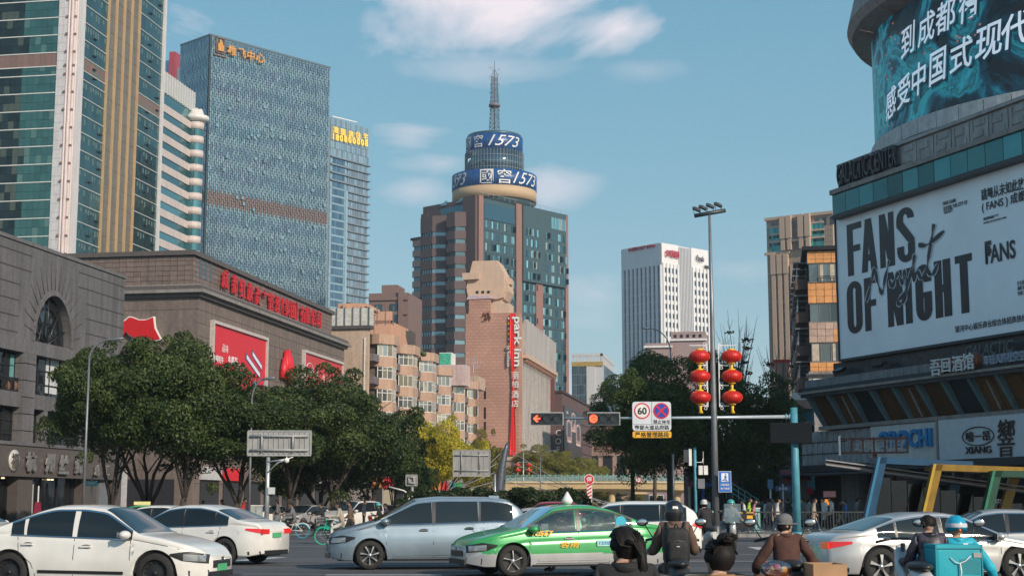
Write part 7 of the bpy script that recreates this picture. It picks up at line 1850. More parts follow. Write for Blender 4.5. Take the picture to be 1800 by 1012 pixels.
# ---- footbridge over the avenue
def footbridge():
 Y = 240.0; x0, x1 = sx(886, Y, 4), sx(1215, Y, 4); zb, zt = z_at(Y, 862), z_at(Y, 850); zr = z_at(Y, 827)
 cr = mat('bridge_cream', (.66, .5, .28), .7, var=.06, dirt=.15); gr = mat('bridge_green', (.25, .5, .45), .5); gl = mat('rail_glass', (.28, .36, .36), .2, metal=.2)
 t = thing('footbridge', 'cream footbridge across the avenue with pale green railing', 'bridge', ((x0+x1)/2, Y, 0), R(1)); h = (x1-x0)/2
 mb = MB(); n = 24
 for i in range(n):
  a, c = -h+2*h*i/n, -h+2*h*(i+1)/n; bow = lambda x: -.28*(x/h)**2
  mb.put([(a, -2, zb+.3+bow(a)), (c, -2, zb+.3+bow(c)), (c, -2.3, zt+.35+bow(c)), (a, -2.3, zt+.35+bow(a)), (a, 2, zb+bow(a)), (c, 2, zb+bow(c)), (c, 2.3, zt+.35+bow(c)), (a, 2.3, zt+.35+bow(a)), (a, -1.4, zb+bow(a)-.15), (c, -1.4, zb+bow(c)-.15)], [(8, 9, 1, 0), (0, 1, 2, 3), (3, 2, 6, 7), (4, 5, 9, 8)])
 mb.build('deck', cr, t)
 bx('deck_edge', mat('bridge_cream_light', (.62, .5, .32), .6), t, -h, h, -2.45, -2.3, zt+.1, zt+.38)
 for i in range(34):
  x = -h+2*h*i/33; z0 = zt+.36-.28*(x/h)**2; bx('rail_post', gr, t, x-.05, x+.05, -2.38, -2.28, z0, z0+1.25)
  if i < 33: 
   w = 2*h/33; bx('rail_panel', gl, t, x+.1, x+w-.1, -2.35, -2.32, z0+.12, z0+.85)
   MB().tube([(x+.1, -2.4, z0+.15), (x+w-.1, -2.4, z0+.9)], .03, 3).build('rail_brace', gr, t)
 for dz in (1.15, .95, .1): bx('handrail', gr, t, -h, h, -2.38, -2.28, zt+.12+dz, zt+.18+dz)
 for px in (1075, 1190): 
  x = sx(px, Y)-(x0+x1)/2; MB().lathe([(.6, 0), (.6, zb-.9), (1.0, zb-.1)], 14).build('pier', cr, t, (x, 0, 0))
 st = MB(); 
 for k in range(12): st.b2(-h-.6-k*.85, -h+.3-k*.85, -1.8, 1.2, zt-.1-k*.36-.35, zt-.05-k*.36)
 st.build('stair', cr, t)
 for k in range(12): x = -h-.2-k*.85; z = zt-k*.36; bx('stair_baluster', gr, t, x-.05, x+.05, -1.95, -1.85, z-.2, z+1.1)
 MB().tube([(-h, -1.9, zt+1.2), (-h-10, -1.9, zt-3.0)], .07, 5).build('stair_rail', gr, t)
 s = thing('height_sign', 'small round red-ringed height limit sign on the footbridge edge', 'sign', (sx(1120, Y), Y-2.7, z_at(Y, 843))); disc('disc', m_white, s, 0, 0, .38, -.03, .03); annulus('ring', m_red, s, 0, 0, .36, .48, -.04); letters(s, '4.5m', m_black, (0, -.04, 0), width=.5, depth=.01)
 Y2 = 330.0; t2 = thing('far_footbridge', 'second cream footbridge seen beneath the first one', 'bridge', (sx(1135, Y2), Y2, 0)); w = sx(1215, Y2)-sx(1135, Y2)
 bx('deck', cr, t2, -w, w, -1.5, 1.5, z_at(Y2, 868), z_at(Y2, 862)); bx('handrail', gr, t2, -w, w, -1.5, -1.4, z_at(Y2, 857), z_at(Y2, 856)); bx('pier', cr, t2, w*.62, w*.7, -.6, .6, 0, z_at(Y2, 868))
 for i in range(20): x = -w+2*w*i/19; bx('rail_post', gr, t2, x-.06, x+.06, -1.5, -1.4, z_at(Y2, 862), z_at(Y2, 856))
footbridge()
# ---- street lamps
def lamp(label, pxp, Y, topy, pxh, pyh, basez=.13, r=.08, side=1):
 t = thing('street_lamp', label, 'street lamp', (sx(pxp, Y, 4), Y, basez)); z = z_at(Y, topy)-basez; xh = sx(pxh, Y, z)-sx(pxp, Y, 4); zh = z_at(Y, pyh)-basez
 MB().tube([(0, 0, 0), (0, 0, z*.96)], [r*1.1, r*.65], 10).build('pole', pole_m, t)
 pts = []
 for i in range(9): q = i/8; pts.append((xh*.85*(1-cos(q*pi/2)), 0, z*.94+(zh-z*.94)*sin(q*pi/2)))
 MB().tube(pts, [r*.6]*8+[r*.45], 8).build('arm', pole_m, t)
 s = 1 if xh > 0 else -1
 MB().ball((0, 0, 0), (.42, .14, .085), 12, 6).box((0, 0, -.05), (.5, .18, .04)).build('lamp_head', pole_m, t, (xh, 0, zh), (0, -s*R(8), 0)); return t
lamp('curved street lamp over the camphor trees by the stone shop', 150, 76, 612, 204, 596)
lamp('curved street lamp showing before the large red advert', 440, 82, 690, 472, 665)
lamp('curved street lamp before the white ribbed tower', 1182, 124, 600, 1135, 577)
lamp('distant street lamp behind the footbridge rail', 950, 225, 798, 973, 792, r=.1)
# ---- small things on the left pavement
def small_signs():
 Y = 86; t = thing('street_name_sign', 'small blue street name sign by the granite shop door', 'sign', (sx(160, Y), Y, .13)); MB().tube([(0, 0, 0), (0, 0, z_at(Y, 840))], .04, 8).build('pole', m_steel, t); z = z_at(Y, 849)-.13; bx('panel', m_sky_blue, t, -.35, .35, -.03, 0, z-.15, z+.15); letters(t, '梓潼桥', m_white, (0, -.04, z), width=.4, depth=.004)
 Y = 84; t = thing('standing_notice', 'dark red standing notice board at the granite shop front', 'notice board', (sx(66, Y), Y, .13)); MB().xz([(-.2, 0), (.2, 0), (.22, .9), (.14, 1.5), (-.14, 1.5), (-.22, .9)], 0, .12).build('board', mat('maroon_board', (.22, .012, .035), .45), t); bx('post', m_white, t, -.03, .03, .05, .1, 1.5, 2.4)
 Y = 95; t = thing('utility_cabinet', 'pale utility cabinet on the left pavement behind the waiting cars', 'cabinet', (sx(451, Y), Y, .13)); bx('body', mat('cabinet_pale', (.42, .48, .5), .5, dirt=.2), t, -.36, .36, -.2, .2, 0, 1.25); bx('lid', m_white, t, -.4, .4, -.24, .24, 1.25, 1.33); bx('door_line', m_black, t, -.01, .01, -.21, -.2, .1, 1.2)
 Y = 72; t = thing('side_signal_post', 'teal post with vertical white signal back beside the dark tree trunk', 'pole', (sx(1223, Y), Y, .13)); z = lambda py: z_at(Y, py)-.13
 MB().tube([(0, 0, 0), (0, 0, z(786))], .07, 8).build('pole', m_sky_blue, t); bx('signal_back', m_white, t, sx(1212, Y)-sx(1223, Y), sx(1217, Y)-sx(1223, Y), -.1, .1, z(818), z(788)); bx('signal_housing', pole_d, t, sx(1203, Y)-sx(1223, Y), sx(1212, Y)-sx(1223, Y), -.08, .1, z(812), z(790))
 for px, py in ((1232, 826), (1241, 826)): bx('camera_box', m_white, t, sx(px-3.5, Y)-sx(1223, Y), sx(px+3.5, Y)-sx(1223, Y), -.2, .1, z(py+8), z(py-8))
 bx('control_box', pole_m, t, sx(1227, Y)-sx(1223, Y), sx(1239, Y)-sx(1223, Y), -.15, .1, z(858), z(841)); MB().tube([(0, 0, z(812)), (.35, 0, z(812)), (.4, 0, z(805))], .025, 5).build('bracket', m_white, t); MB().tube([(.4, 0, z(815)), (.4, 0, z(793))], .012, 4).build('aerial', m_white, t)
 t = thing('slim_post', 'slim dark post in front of the big tree left of the mast', 'pole', (sx(1184, Y), Y, .13)); MB().tube([(0, 0, 0), (0, 0, z(797))], .06, 8).build('pole', pole_d, t)
 Y = 150; t = thing('no_parking_sign', 'round red sign with character above a red striped plate in mid road', 'sign', (sx(1036, Y), Y, 0)); z = lambda py: z_at(Y, py)
 MB().tube([(.25, .05, 0), (.25, .05, z(838))], .05, 6).build('pole', m_steel, t); disc('disc', m_red, t, 0, z(842), .45, -.04, .04); annulus('rim', m_white, t, 0, z(842), .45, .52, -.02); letters(t, '停', m_white, (0, -.045, z(842)), height=.55, depth=.01, bold=.02)
 bx('striped_plate', m_white, t, -.24, .24, -.03, 0, z(884), z(852))
 for k in range(5): zz = z(884)+.1+k*.36; MB().xz([(-.24, zz), (.24, zz+.28), (.24, zz+.45), (-.24, zz+.17)], -.045, -.03).build('red_stripe', m_red, t)
 for px, lb in ((910, 'left stack of the two distant lantern stacks by the bridge'), (930, 'right stack of the two distant lantern stacks by the bridge')):
  for k in range(2): lantern(sx(px, 230), 230, z_at(230, 817+k*9), f'{("upper", "lower")[k]} far lantern, {lb}', 1.05, 'far lanterns by the footbridge')
 t = thing('far_lantern_post', 'thin post between the distant lanterns by the footbridge', 'pole', (sx(920, 230.3), 230.3, 0)); MB().tube([(0, 0, 0), (0, 0, z_at(230, 795))], .09, 6).build('pole', m_steel, t)
 for k in (0, 1): zz = z_at(230, 812+k*9); bx('arm', m_steel, t, -.9, .9, -.03, .03, zz, zz+.06)
 Y = 98; t = thing('camera_post', 'low white arched camera post near the median bushes', 'pole', (sx(718, Y), Y, 0)); MB().tube([(0, 0, 0), (0, 0, z_at(Y, 868)), (-.3, 0, z_at(Y, 862)), (-1.3, 0, z_at(Y, 855))], .05, 6).build('pole', m_white, t); bx('box', m_white, t, -.12, .25, -.1, .1, z_at(Y, 880), z_at(Y, 868))
small_signs()
# ---- railing at the right corner
def railing():
 ms = mat('railing_dark', (.045, .055, .06), .5, metal=.3)
 bm_ = MB().box((0, 0, 0), (.025, .025, .8)).mesh('baluster', [ms]); pmh = MB().box((0, 0, .55), (.07, .07, 1.12)).box((0, 0, 1.13), (.1, .1, .06)).mesh('post', [ms])
 Y = 70.4; px0 = 1315; pts = [sx(px0, Y)+k*2.0 for k in range(14)]
 for i, xa in enumerate(pts[:-1]):
  if xa > 22: break
  t = thing('railing_section', 'dark steel pavement railing section', 'railing', (xa, Y, .13), 0, 'dark railing along the right pavement')
  t['label'] = ('dark railing panel at the left end of the pavement fence' if i == 0 else f'dark railing panel along the right pavement, {("second", "third", "fourth", "fifth", "sixth", "seventh", "eighth", "ninth", "tenth", "eleventh", "twelfth")[i-1]} from its left end')
  link('post', pmh, t); bx('rail', ms, t, 0, 2, -.03, .03, .98, 1.04); bx('rail', ms, t, 0, 2, -.03, .03, .14, .19)
  for k in range(13): link('baluster', bm_, t, (.15+k*.143, 0, .58))
railing()
# ---- pavement clutter by the trees : blue poles, kiosk, steps railing
def clutter():
 Y = 80; t = thing('blue_metro_marker', 'blue metro marker post beside the tree trunks on the right pavement', 'sign', (sx(1355, Y), Y, .13)); z = lambda py: z_at(Y, py)-.13
 MB().tube([(0, 0, 0), (0, 0, z(845))], .05, 8).build('pole', m_steel, t); bx('panel', mat('marker_blue', (.015, .12, .24), .4), t, -.14, .14, -.06, .02, z(859), z(842)); 
 t = thing('street_plate', 'small dark blue street name plate right of the blue marker', 'sign', (sx(1377, Y), Y, .13)); MB().tube([(0, 0, 0), (0, 0, z(850))], .04, 8).build('pole', m_steel, t); bx('panel', mat('plate_navy', (.015, .05, .16), .4), t, -.4, .4, -.03, 0, z(863), z(854)); letters(t, '总府路', m_white, (0, -.035, z(858)), width=.45, depth=.004)
 t = thing('teal_box', 'pale teal box standing among the pedestrians behind the railing', 'box', (sx(1329, 76), 76, .13)); bx('body', mat('box_teal', (.2, .45, .42), .5), t, -.16, .16, -.2, .2, 0, 1.15); bx('lid', m_white, t, -.18, .18, -.22, .22, 1.15, 1.2)
 t = thing('stair_railing', 'teal stair railing descending behind the pedestrians under the big trees', 'railing', (sx(1320, 98), 98, .13)); gm = mat('stair_teal', (.15, .36, .36), .5)
 for dz in (0, .45, .9): MB().tube([(-2.0, 0, 2.6+dz*.7), (1.2, 0, .6+dz*.7)], .035, 5).build('rail', gm, t)
 for k in range(9): x = -2+k*.4; MB().tube([(x, 0, 2.6-k*.25-.6), (x, 0, 3.25-k*.25)], .03, 4).build('post', gm, t)
 b = Bld('shop_row', 'shaded row of little shops with red awning behind the pedestrians', 'shops', Vector((sx(1212, 128), 128, 0)), 0)
 dk = mat('shoprow_dark', (.05, .05, .055), .8, var=.3); w = sx(1430, 128)-sx(1212, 128)
 b.box('wall', dk, 0, w, 0, 4, 0, 4.6); 
 cols = [mat('shop_teal', (.1, .3, .32), .6), mat('shop_rose', (.25, .05, .06), .6), mat('shop_cream', (.4, .34, .25), .6), m_blue, mat('shop_yellow', (.5, .3, .04), .5), dk]
 for i in range(9): x0 = w*i/9; b.box('shop_board', cols[(i*2+1) % 6], x0+.1, x0+w/9-.1, -.25, 0, 3.0, 3.7); b.box('shop_opening', m_dark, x0+.15, x0+w/9-.15, -.1, 0, 0, 2.8); b.box('shop_post', cols[(i+2) % 6], x0-.1, x0+.08, -.3, 0, 0, 3.0)
 b.done()
 Yq = 92; t = thing('red_awning', 'dark red scalloped awning left of the pale blue pole', 'awning', (sx(1396, Yq), Yq, z_at(Yq, 836))); mb = MB(); mb.put([(-.8, -1.1, -.25), (.9, -1.1, -.25), (.9, .3, .35), (-.8, .3, .35)], [(0, 1, 2, 3)])
 for k in range(8): mb.put([(-.8+k*.2125, -1.1, -.25), (-.8+(k+1)*.2125, -1.1, -.25), (-.8+(k+.5)*.2125, -1.1, -.42)], [(0, 2, 1)])
 mb.build('cloth', mat('awning_red', (.2, .02, .03), .7), t); bx('frame', pole_d, t, -.8, .9, .3, .36, -2.2, .4)
clutter()
# ---- left side far : shop row under the trees, beyond the store
def left_shops():
 b = Bld('left_shop_row', 'row of bright little shops under the trees beyond the department store', 'shops', Vector((sx(652, 185), 185, 0)))
 cols = [mat('shop_orange', (.6, .2, .05), .6), m_red, mat('shop_teal', (.1, .3, .32), .6), mat('shop_green', (.05, .3, .1), .6), mat('shop_cream', (.4, .34, .25), .6), mat('shop_yellow', (.5, .3, .04), .5)]
 wl = mat('shops_wall', (.3, .27, .25), .8)
 for i in range(14):
  y0 = i*5.5; b.box('wall', wl, -5, 0, y0, y0+5.4, 0, 6.2); b.box('shop_board', cols[i % 6], 0, .35, y0+.3, y0+5.1, 3.6, 4.9); b.box('shop_opening', cols[(i+3) % 6] if i % 3 == 1 else m_dark, 0, .1, y0+.4, y0+5, .2, 3.4)
 b.done()
left_shops()
# ================================================================== vehicles (forward is local +x)
def lerp(t, x):
 if x <= t[0][0]: return t[0][1]
 for (a, p), (c, q) in zip(t[:-1], t[1:]):
  if x <= c: u = (x-a)/(c-a); return p+(q-p)*u
 return t[-1][1]
def smoothed(t, r=.09): return lambda x: (lerp(t, x-r)+2*lerp(t, x)+lerp(t, x+r)+lerp(t, x-r/2)*2+lerp(t, x+r/2)*2)/8
tyre_m = mat('tyre_rubber', (.022, .021, .02), .85, var=.2, scale=20); rim_s = mat('rim_silver', (.5, .5, .5), .3, metal=.8, var=.1); rim_d = mat('rim_dark', (.03, .03, .032), .45, metal=.4)
car_glass = glass_mat('car_window', (.018, .026, .032), .03, .2, .0, .25, .08); chrome = mat('chrome', (.6, .6, .6), .15, metal=1.0, var=.05); trim_m = mat('car_trim_black', (.02, .02, .021), .4, var=.1)
plate_g = mat('plate_green', (.08, .4, .18), .4); tail_m = mat('tail_lamp', (.5, .01, .015), .15, spec=.8, emit=.25, ecol=(1, .05, .03)); head_m = mat('head_lamp', (.35, .38, .4), .1, metal=.5); shade_m = mat('underbody', (.01, .01, .011), .9)
def wheel_mesh(r, style):
 mb = MB(); w = .11; mb.cur = 0
 mb.lathe([(r*.68, -w), (r*.9, -w-.005), (r*.985, -w*.75), (r, -w*.3), (r, w*.3), (r*.985, w*.75), (r*.9, w), (r*.68, w)], 32, axis='y')
 ty = mb.mesh('tyre', [tyre_m]); mb = MB()
 mb.lathe([(r*.7, -w*.95), (r*.66, -w*.5), (r*.62, w*.4)], 28, axis='y', mi=0); mb.lathe([(0, -.02), (r*.66, -.02)], 24, axis='y', mi=1)
 if style == 'steel':
  mb.lathe([(0, -.075), (r*.2, -.085), (r*.42, -.04), (r*.56, -.055), (r*.66, -.07)], 24, axis='y', mi=1)
  for k in range(12): a = 2*pi*k/12; mb.ball((r*.53*cos(a), -.06, r*.53*sin(a)), (.022, .012, .022), 6, 4, mi=2)
  mb.lathe([(0, -.1), (r*.1, -.1), (r*.12, -.08)], 10, axis='y', mi=0)
 else:
  n = {'multi': 18, 'five': 5, 'star': 5, 'seven': 7}[style]
  for k in range(n):
   a = 2*pi*k/n; tw = {'multi': .035, 'five': .16, 'star': .13, 'seven': .1}[style]; tw2 = {'multi': .05, 'five': .3, 'star': .1, 'seven': .2}[style]; sk = {'multi': 0, 'five': .25, 'star': .35, 'seven': .25}[style]
   q = []
   for rr, t, s_ in ((r*.1, tw, 0), (r*.66, tw2, sk)):
    for sg in (-1, 1): aa = a+s_+sg*t*(.5 if rr > .1 else .9)*(1 if rr > r*.3 else 1); q.append((rr*cos(aa), -.095 if rr < r*.3 else -.085, rr*sin(aa)))
   mb.put([q[0], q[1], q[3], q[2]]+[(p[0], p[1]+.04, p[2]) for p in (q[0], q[1], q[3], q[2])], [(0, 1, 2, 3), (3, 2, 1, 0), (0, 3, 7, 4), (1, 5, 6, 2)], mi=0)
  mb.lathe([(0, -.105), (r*.13, -.1), (r*.16, -.08)], 12, axis='y', mi=0)
 return ty, mb.mesh('rim', [rim_s if style != 'steel' else rim_d, rim_d, shade_m])
def car(name, label, kind, paint, x, y, rz, H=1.48, L=4.7, wb=2.75, W=1.82, style='multi', wr=.33, group=None, two=None, see=False, detail=True, plate=True, dark_roof=False, stripe=False, cat='car', light=False):
 t = thing(name, label, cat, (x, y, 0), rz, group); h = L/2; s = H/1.48; xa = wb/2+.02; xr = -wb/2+.02
 if kind == 'sedan':
  top = [(-h, .74*s), (-h+.05, .98*s), (-h+.25, 1.05*s), (-h+.62, 1.09*s), (-h+1.35, 1.385*s), (-.55, 1.475*s), (0, 1.48*s), (.4, 1.42*s), (h-1.2, .99*s), (h-.75, .915*s), (h-.3, .8*s), (h-.08, .7*s), (h, .56*s)]
  sh = [(-h, .72*s), (-h+.1, .9*s), (-h+.6, .96*s), (0, .905*s), (h-1.25, .87*s), (h-.5, .75*s), (h-.1, .62*s), (h, .5*s)]; ws = (.36, h-1.2); rw = (-h+.66, -h+1.3)
  xf, xb = h-1.3, -h+.92
 else:
  top = [(-h, .7), (-h+.06, 1.0*s), (-h+.14, 1.2*s), (-h+.5, 1.42*s), (-h+1.0, 1.475*s), (-.2, 1.48*s), (.35, 1.43*s), (h-1.1, .98*s), (h-.6, .87*s), (h-.15, .76*s), (h, .55*s)]
  sh = [(-h, .7), (-h+.15, .93*s), (-h+.8, .96*s), (0, .91*s), (h-1.1, .88*s), (h-.45, .74*s), (h-.1, .6*s), (h, .5*s)]; ws = (.35, h-1.08); rw = (-h+.15, -h+.5)
  xf, xb = h-1.2, -h+.42
 fT, fS = smoothed(top), smoothed(sh)
 def hw(x):
  a = abs(x); k = max(0, (a-(h-.8))/.8); return W/2*(1-(.42 if x > 0 else .26)*k**2.6)
 def zb(x):
  z = .21 if abs(x) < h-.35 else .21+.07*((abs(x)-h+.35)/.35)
  for xw in (xa, xr):
   d = abs(x-xw); ar = wr+.055
   if d < ar: z = max(z, wr+sqrt(ar*ar-d*d))
  return z
 def cant(x):
  zs, zt, w = fS(x), fT(x), hw(x); g = max(zt-zs, .03); return w*.955-.40*max(g-.1, 0)-.02, zs+g*.88
 def Ys(x, z, off=0.0):
  zs, w = fS(x), hw(x)
  if z <= zs+.012: 
   u = (z-.52)/.42; y = w-.085*u*u if z < .52 else w-.055*u*u
   y -= .035*max(0, 1-abs(z-(zs-.17))/.05)*.35
   return y+off
  yc, zc = cant(x); q = min(1, (z-zs)/max(zc-zs, .02)); ysh = w-.055*((zs-.52)/.42)**2-.015; return ysh+(yc-ysh)*q+.02*sin(pi*q)+off
 xs = []; xx = -h
 while xx < h: xs.append(xx); xx += .03 if two else .045 if min(abs(xx-xa), abs(xx-xr)) < .5 else .07
 xs = sorted(set([round(v, 4) for v in xs+[h]+[xw+sg*(wr+.054) for xw in (xa, xr) for sg in (-1, 1)]]))
 TG, NA = 8, 7; rows = []; info = []
 for x_ in xs:
  b0, zs = zb(x_), fS(x_); b0 = min(b0, zs-.06); pts = []
  lo = [b0+(zs-b0)*q for q in ((0, .05, .2, .4, .6, .72, .8, .9, 1.0) if not two else [k/26 for k in range(27)])]
  pts.append((x_, Ys(x_, lo[0])-.05, lo[0])); pts += [(x_, Ys(x_, z), z) for z in lo]
  yc, zc = cant(x_); 
  for q in range(TG): z = zs+.0125+max(zc-zs-.0125, .004)*q/(TG-1); pts.append((x_, Ys(x_, z), z))
  zt = fT(x_)
  for q in range(1, NA+1): a = pi/2*q/NA; pts.append((x_, yc*cos(a)**.75 if q < NA else 0, zc+(zt-zc)*sin(a)))
  rows.append(pts)
 nl = len(lo)+1
 def inwin(x_, z): return see and any(lerp(lo_, x_)+.02 < z < lerp(hi_, x_)-.015 and p0+.03 < x_ < p1-.03 for p0, p1, lo_, hi_ in wins)
 def upper(x_): return fS(x_)+(cant(x_)[1]-fS(x_))*.93
 def lowerl(x_): return fS(x_)+.02
 def lines(p0, p1, n=14):
  q = [p0+(p1-p0)*i/n for i in range(n+1)]; return [(v, lowerl(v)) for v in q], [(v, max(upper(v), lowerl(v)+.004)) for v in q]
 bp = -.12 if kind == 'sedan' else -.05; cuts = [(bp+.03, xf), ((-1.02 if kind == 'sedan' else -1.12), bp-.05), (xb, (-1.06 if kind == 'sedan' else -1.17))]
 wins = [(p0, p1, *lines(p0, p1)) for p0, p1 in cuts]
 mb = MB(); mats = [paint, two or paint, trim_m]
 for sg in (1, -1):
  for i in range(len(rows)-1):
   for j in range(len(rows[0])-1):
    q = [rows[i][j], rows[i][j+1], rows[i+1][j+1], rows[i+1][j]]; cx = sum(p[0] for p in q)/4; cz = sum(p[2] for p in q)/4
    if see and nl-1 <= j < nl-1+TG and inwin(cx, cz): continue
    u = j-(nl-1+TG)
    if see and u >= 1 and (ws[0]+.05 < cx < ws[1]-.05 or rw[0]+.05 < cx < rw[1]-.05): continue
    mi = 0
    if two and (cz < .47*s or (cx > h-.3 and cz < .5+.5*(cx-h+.3))): mi = 1
    if dark_roof and u >= 3 and cx > h-1.2: mi = 2
    vs = [(p[0], sg*p[1], p[2]) for p in q]; mb.put(vs, [(0, 3, 2, 1) if sg > 0 else (0, 1, 2, 3)], mi, True)
 for r_, fl in ((rows[0], 0), (rows[-1], 1)):
  pr = [(p[0], p[1], p[2]) for p in r_]; pl = [(p[0], -p[1], p[2]) for p in r_[::-1]]; mb.put(pr+pl, [list(range(len(pr+pl)))[::1 if fl else -1]], 1 if (two and fl) else 0, True)
 me = mb.mesh('body', mats)
 bm = bmesh.new(); bm.from_mesh(me); bmesh.ops.remove_doubles(bm, verts=bm.verts, dist=.0006); bmesh.ops.recalc_face_normals(bm, faces=bm.faces); bm.to_mesh(me); bm.free(); link('body', me, t)
 MB().b2(-h+.25, h-.25, -W/2+.24, W/2-.24, .2, .6).b2(-h+.1, h-.1, -W/2+.3, W/2-.3, .25, .42).build('underbody', shade_m, t)
 if not see: pass
 def patch(nm, m, lo, hi, x0, x1, off=.006, n=14, k=5, sides=(1, -1)):
  for sg in sides:
   mb = MB(); rr = []
   for i in range(n+1):
    x_ = x0+(x1-x0)*i/n; a, c = lerp(lo, x_) if isinstance(lo, list) else lo(x_), lerp(hi, x_) if isinstance(hi, list) else hi(x_)
    rr.append([(x_, sg*Ys(x_, a+(c-a)*j/k, off), a+(c-a)*j/k) for j in range(k+1)])
   mb.grid(rr, flip=sg > 0); mb.build(nm, m, t)
 def rib(nm, m, pts, w, off=.009, sides=(1, -1)):
  for sg in sides:
   mb = MB(); rr = []
   for i, p in enumerate(pts):
    a, c = pts[max(i-1, 0)], pts[min(i+1, len(pts)-1)]; d = Vector((c[0]-a[0], c[1]-a[1])).normalized(); n_ = Vector((-d.y, d.x))*w/2
    rr.append([(p[0]+n_.x, sg*Ys(p[0]+n_.x, p[1]+n_.y, off), p[1]+n_.y), (p[0]-n_.x, sg*Ys(p[0]-n_.x, p[1]-n_.y, off), p[1]-n_.y)])
   mb.grid(rr, smooth=False, flip=sg < 0); mb.build(nm, m, t)
 gm = clear_glass('taxi_glass', (.5, .58, .56), .1) if see else car_glass
 for p0, p1, lo, hi in wins: patch('side_window', gm, lo, hi, p0, p1, n=16)
 n = 30; up = [(xb+(xf-xb)*i/n, max(upper(xb+(xf-xb)*i/n), lowerl(xb+(xf-xb)*i/n))+.005) for i in range(n+1)]
 tr = chrome if detail else trim_m
 rib('window_trim', tr if not see else trim_m, up, .03, .014); rib('window_trim', tr, [(q[0], lowerl(q[0])-.004) for q in up], .02, .016)
 for xp in (bp-.01, cuts[2][1]+.02): rib('pillar', paint if stripe else trim_m, [(xp-.02*q/6, lowerl(xp)+(upper(xp)-lowerl(xp))*q/6) for q in range(7)], .085 if xp == bp-.01 else .05, .01)
 def toppatch(nm, x0, x1, y0=.97):
  mb = MB(); rr = []
  for i in range(13):
   x_ = x0+(x1-x0)*i/12; yc, zc = cant(x_); zt = fT(x_); row = []
   for j in range(17):
    u = -1+2*j/16; yy = u*yc*y0; c = min(1, abs(yy)/yc)**(1/.75); a = math.acos(c); row.append((x_, yy, zc+(zt-zc)*sin(a)+.008))
   rr.append(row)
  mb.grid(rr, flip=False); mb.build(nm, gm, t)
 toppatch('windscreen', ws[0], ws[1]); toppatch('rear_window', rw[0], rw[1])
 if see:
  it = mat('seat_grey', (.12, .12, .125), .8)
  for yy in (.38, -.38):
   for xx in (-.15, -1.0): MB().b2(xx-.1, xx+.1, yy-.24, yy+.24, .5, 1.02).b2(xx-.06, xx+.06, yy-.12, yy+.12, 1.05, 1.24).b2(xx, xx+.5, yy-.24, yy+.24, .42, .58).build('seat', it, t)
  MB().b2(.75, 1.05, -.7, .7, .55, .95).build('dashboard', trim_m, t); MB().tube([(.58+.04*cos(q*pi/8), .38+.18*cos(q*pi/8), .93+.18*sin(q*pi/8)) for q in range(17)], .015, 5).build('steering_wheel', trim_m, t)
  MB().b2(-h+.4, h-.9, -W/2+.12, W/2-.12, .24, .5).build('cabin_floor', shade_m, t)
 ty, rm = wheel_mesh(wr, style)
 for xw in (xa, xr):
  for sg in (1, -1):
   w_ = link('wheel', ty, t, (xw, sg*(W/2-.135), wr), (0, 0, 0 if sg < 0 else pi)); link('rim', rm, w_)
   MB().lathe([(wr+.075, 0), (wr+.0, .0), (wr+.0, .06)], 24, axis='y', a0=pi, a1=2*pi).build('wheel_arch', shade_m, t, (xw, sg*(W/2-.06)-(.06 if sg > 0 else 0), wr)) if detail else None
 z1, z0 = fS(h-.3)-.0, fS(h-.3)-.17
 patch('headlamp', trim_m if detail else head_m, [(h-.62, z1-.05), (h-.4, z0+.02), (h, z0-.03)], [(h-.62, z1-.03), (h-.3, z1+.015), (h, z1-.05)], h-.6, h-.02, .01, 12, 3)
 patch('headlamp_lens', head_m, [(h-.42, z0+.03), (h, z0)], [(h-.42, z1-.03), (h, z1-.06)], h-.38, h-.06, .014, 8, 2)
 zt = fS(-h+.3)
 patch('tail_lamp', tail_m, [(-h, zt-.17), (-h+.45, zt-.07)], [(-h, zt-.04), (-h+.45, zt-.03)], -h+.01, -h+.42, .01, 10, 3)
 bx('tail_lamp', tail_m, t, -h-.012, -h+.02, -W/2*.8, -W/2*.42, zt-.17, zt-.05); bx('tail_lamp', tail_m, t, -h-.012, -h+.02, W/2*.42, W/2*.8, zt-.17, zt-.05)
 bx('grille', trim_m, t, h-.03, h+.012, -.42, .42, .42, .52*s); bx('lower_grille', trim_m, t, h-.03, h+.015, -.56, .56, .25, .36); bx('badge', chrome, t, h, h+.02, -.06, .06, .53, .6); bx('grille_trim', chrome, t, h-.02, h+.016, -.44, .44, .525*s, .54*s)
 rib('fog_recess', trim_m, [(h-.3, .32), (h-.02, .33)], .12, .006); bx('bumper_insert', trim_m, t, -h-.012, -h+.05, -.6, .6, .24, .36); rib('rear_reflector', trim_m, [(-h+.05, .3), (-h+.35, .29)], .08, .006)
 if plate: bx('number_plate', plate_g, t, h+.005, h+.022, -.22, .22, .36, .48); bx('number_plate', plate_g, t, -h-.02, -h-.005, -.22, .22, .66*s, .78*s)
 if detail:
  dl = mat('door_gap', (.04, .04, .042), .8)
  for xp, bow in ((bp, .0), (h-1.32, .04)): rib('door_gap', dl, [(xp+bow, .27), (xp, .6), (xp, lowerl(xp)-.02)], .012, .004)
  rib('door_gap', dl, [(xr+.5, .27), (xr+.42, .5), (xr+.18, .68), (xr+.14, lowerl(xr+.14)-.03)], .012, .004); rib('door_gap', dl, [(xr+.5, .27), (xa-.5, .27)], .012, .004)
  rib('bonnet_gap', dl, [(h-1.28, fS(h-1.28)+.02), (h-.7, fS(h-.7)+.01), (h-.45, fS(h-.45)-.0)], .01, .004)
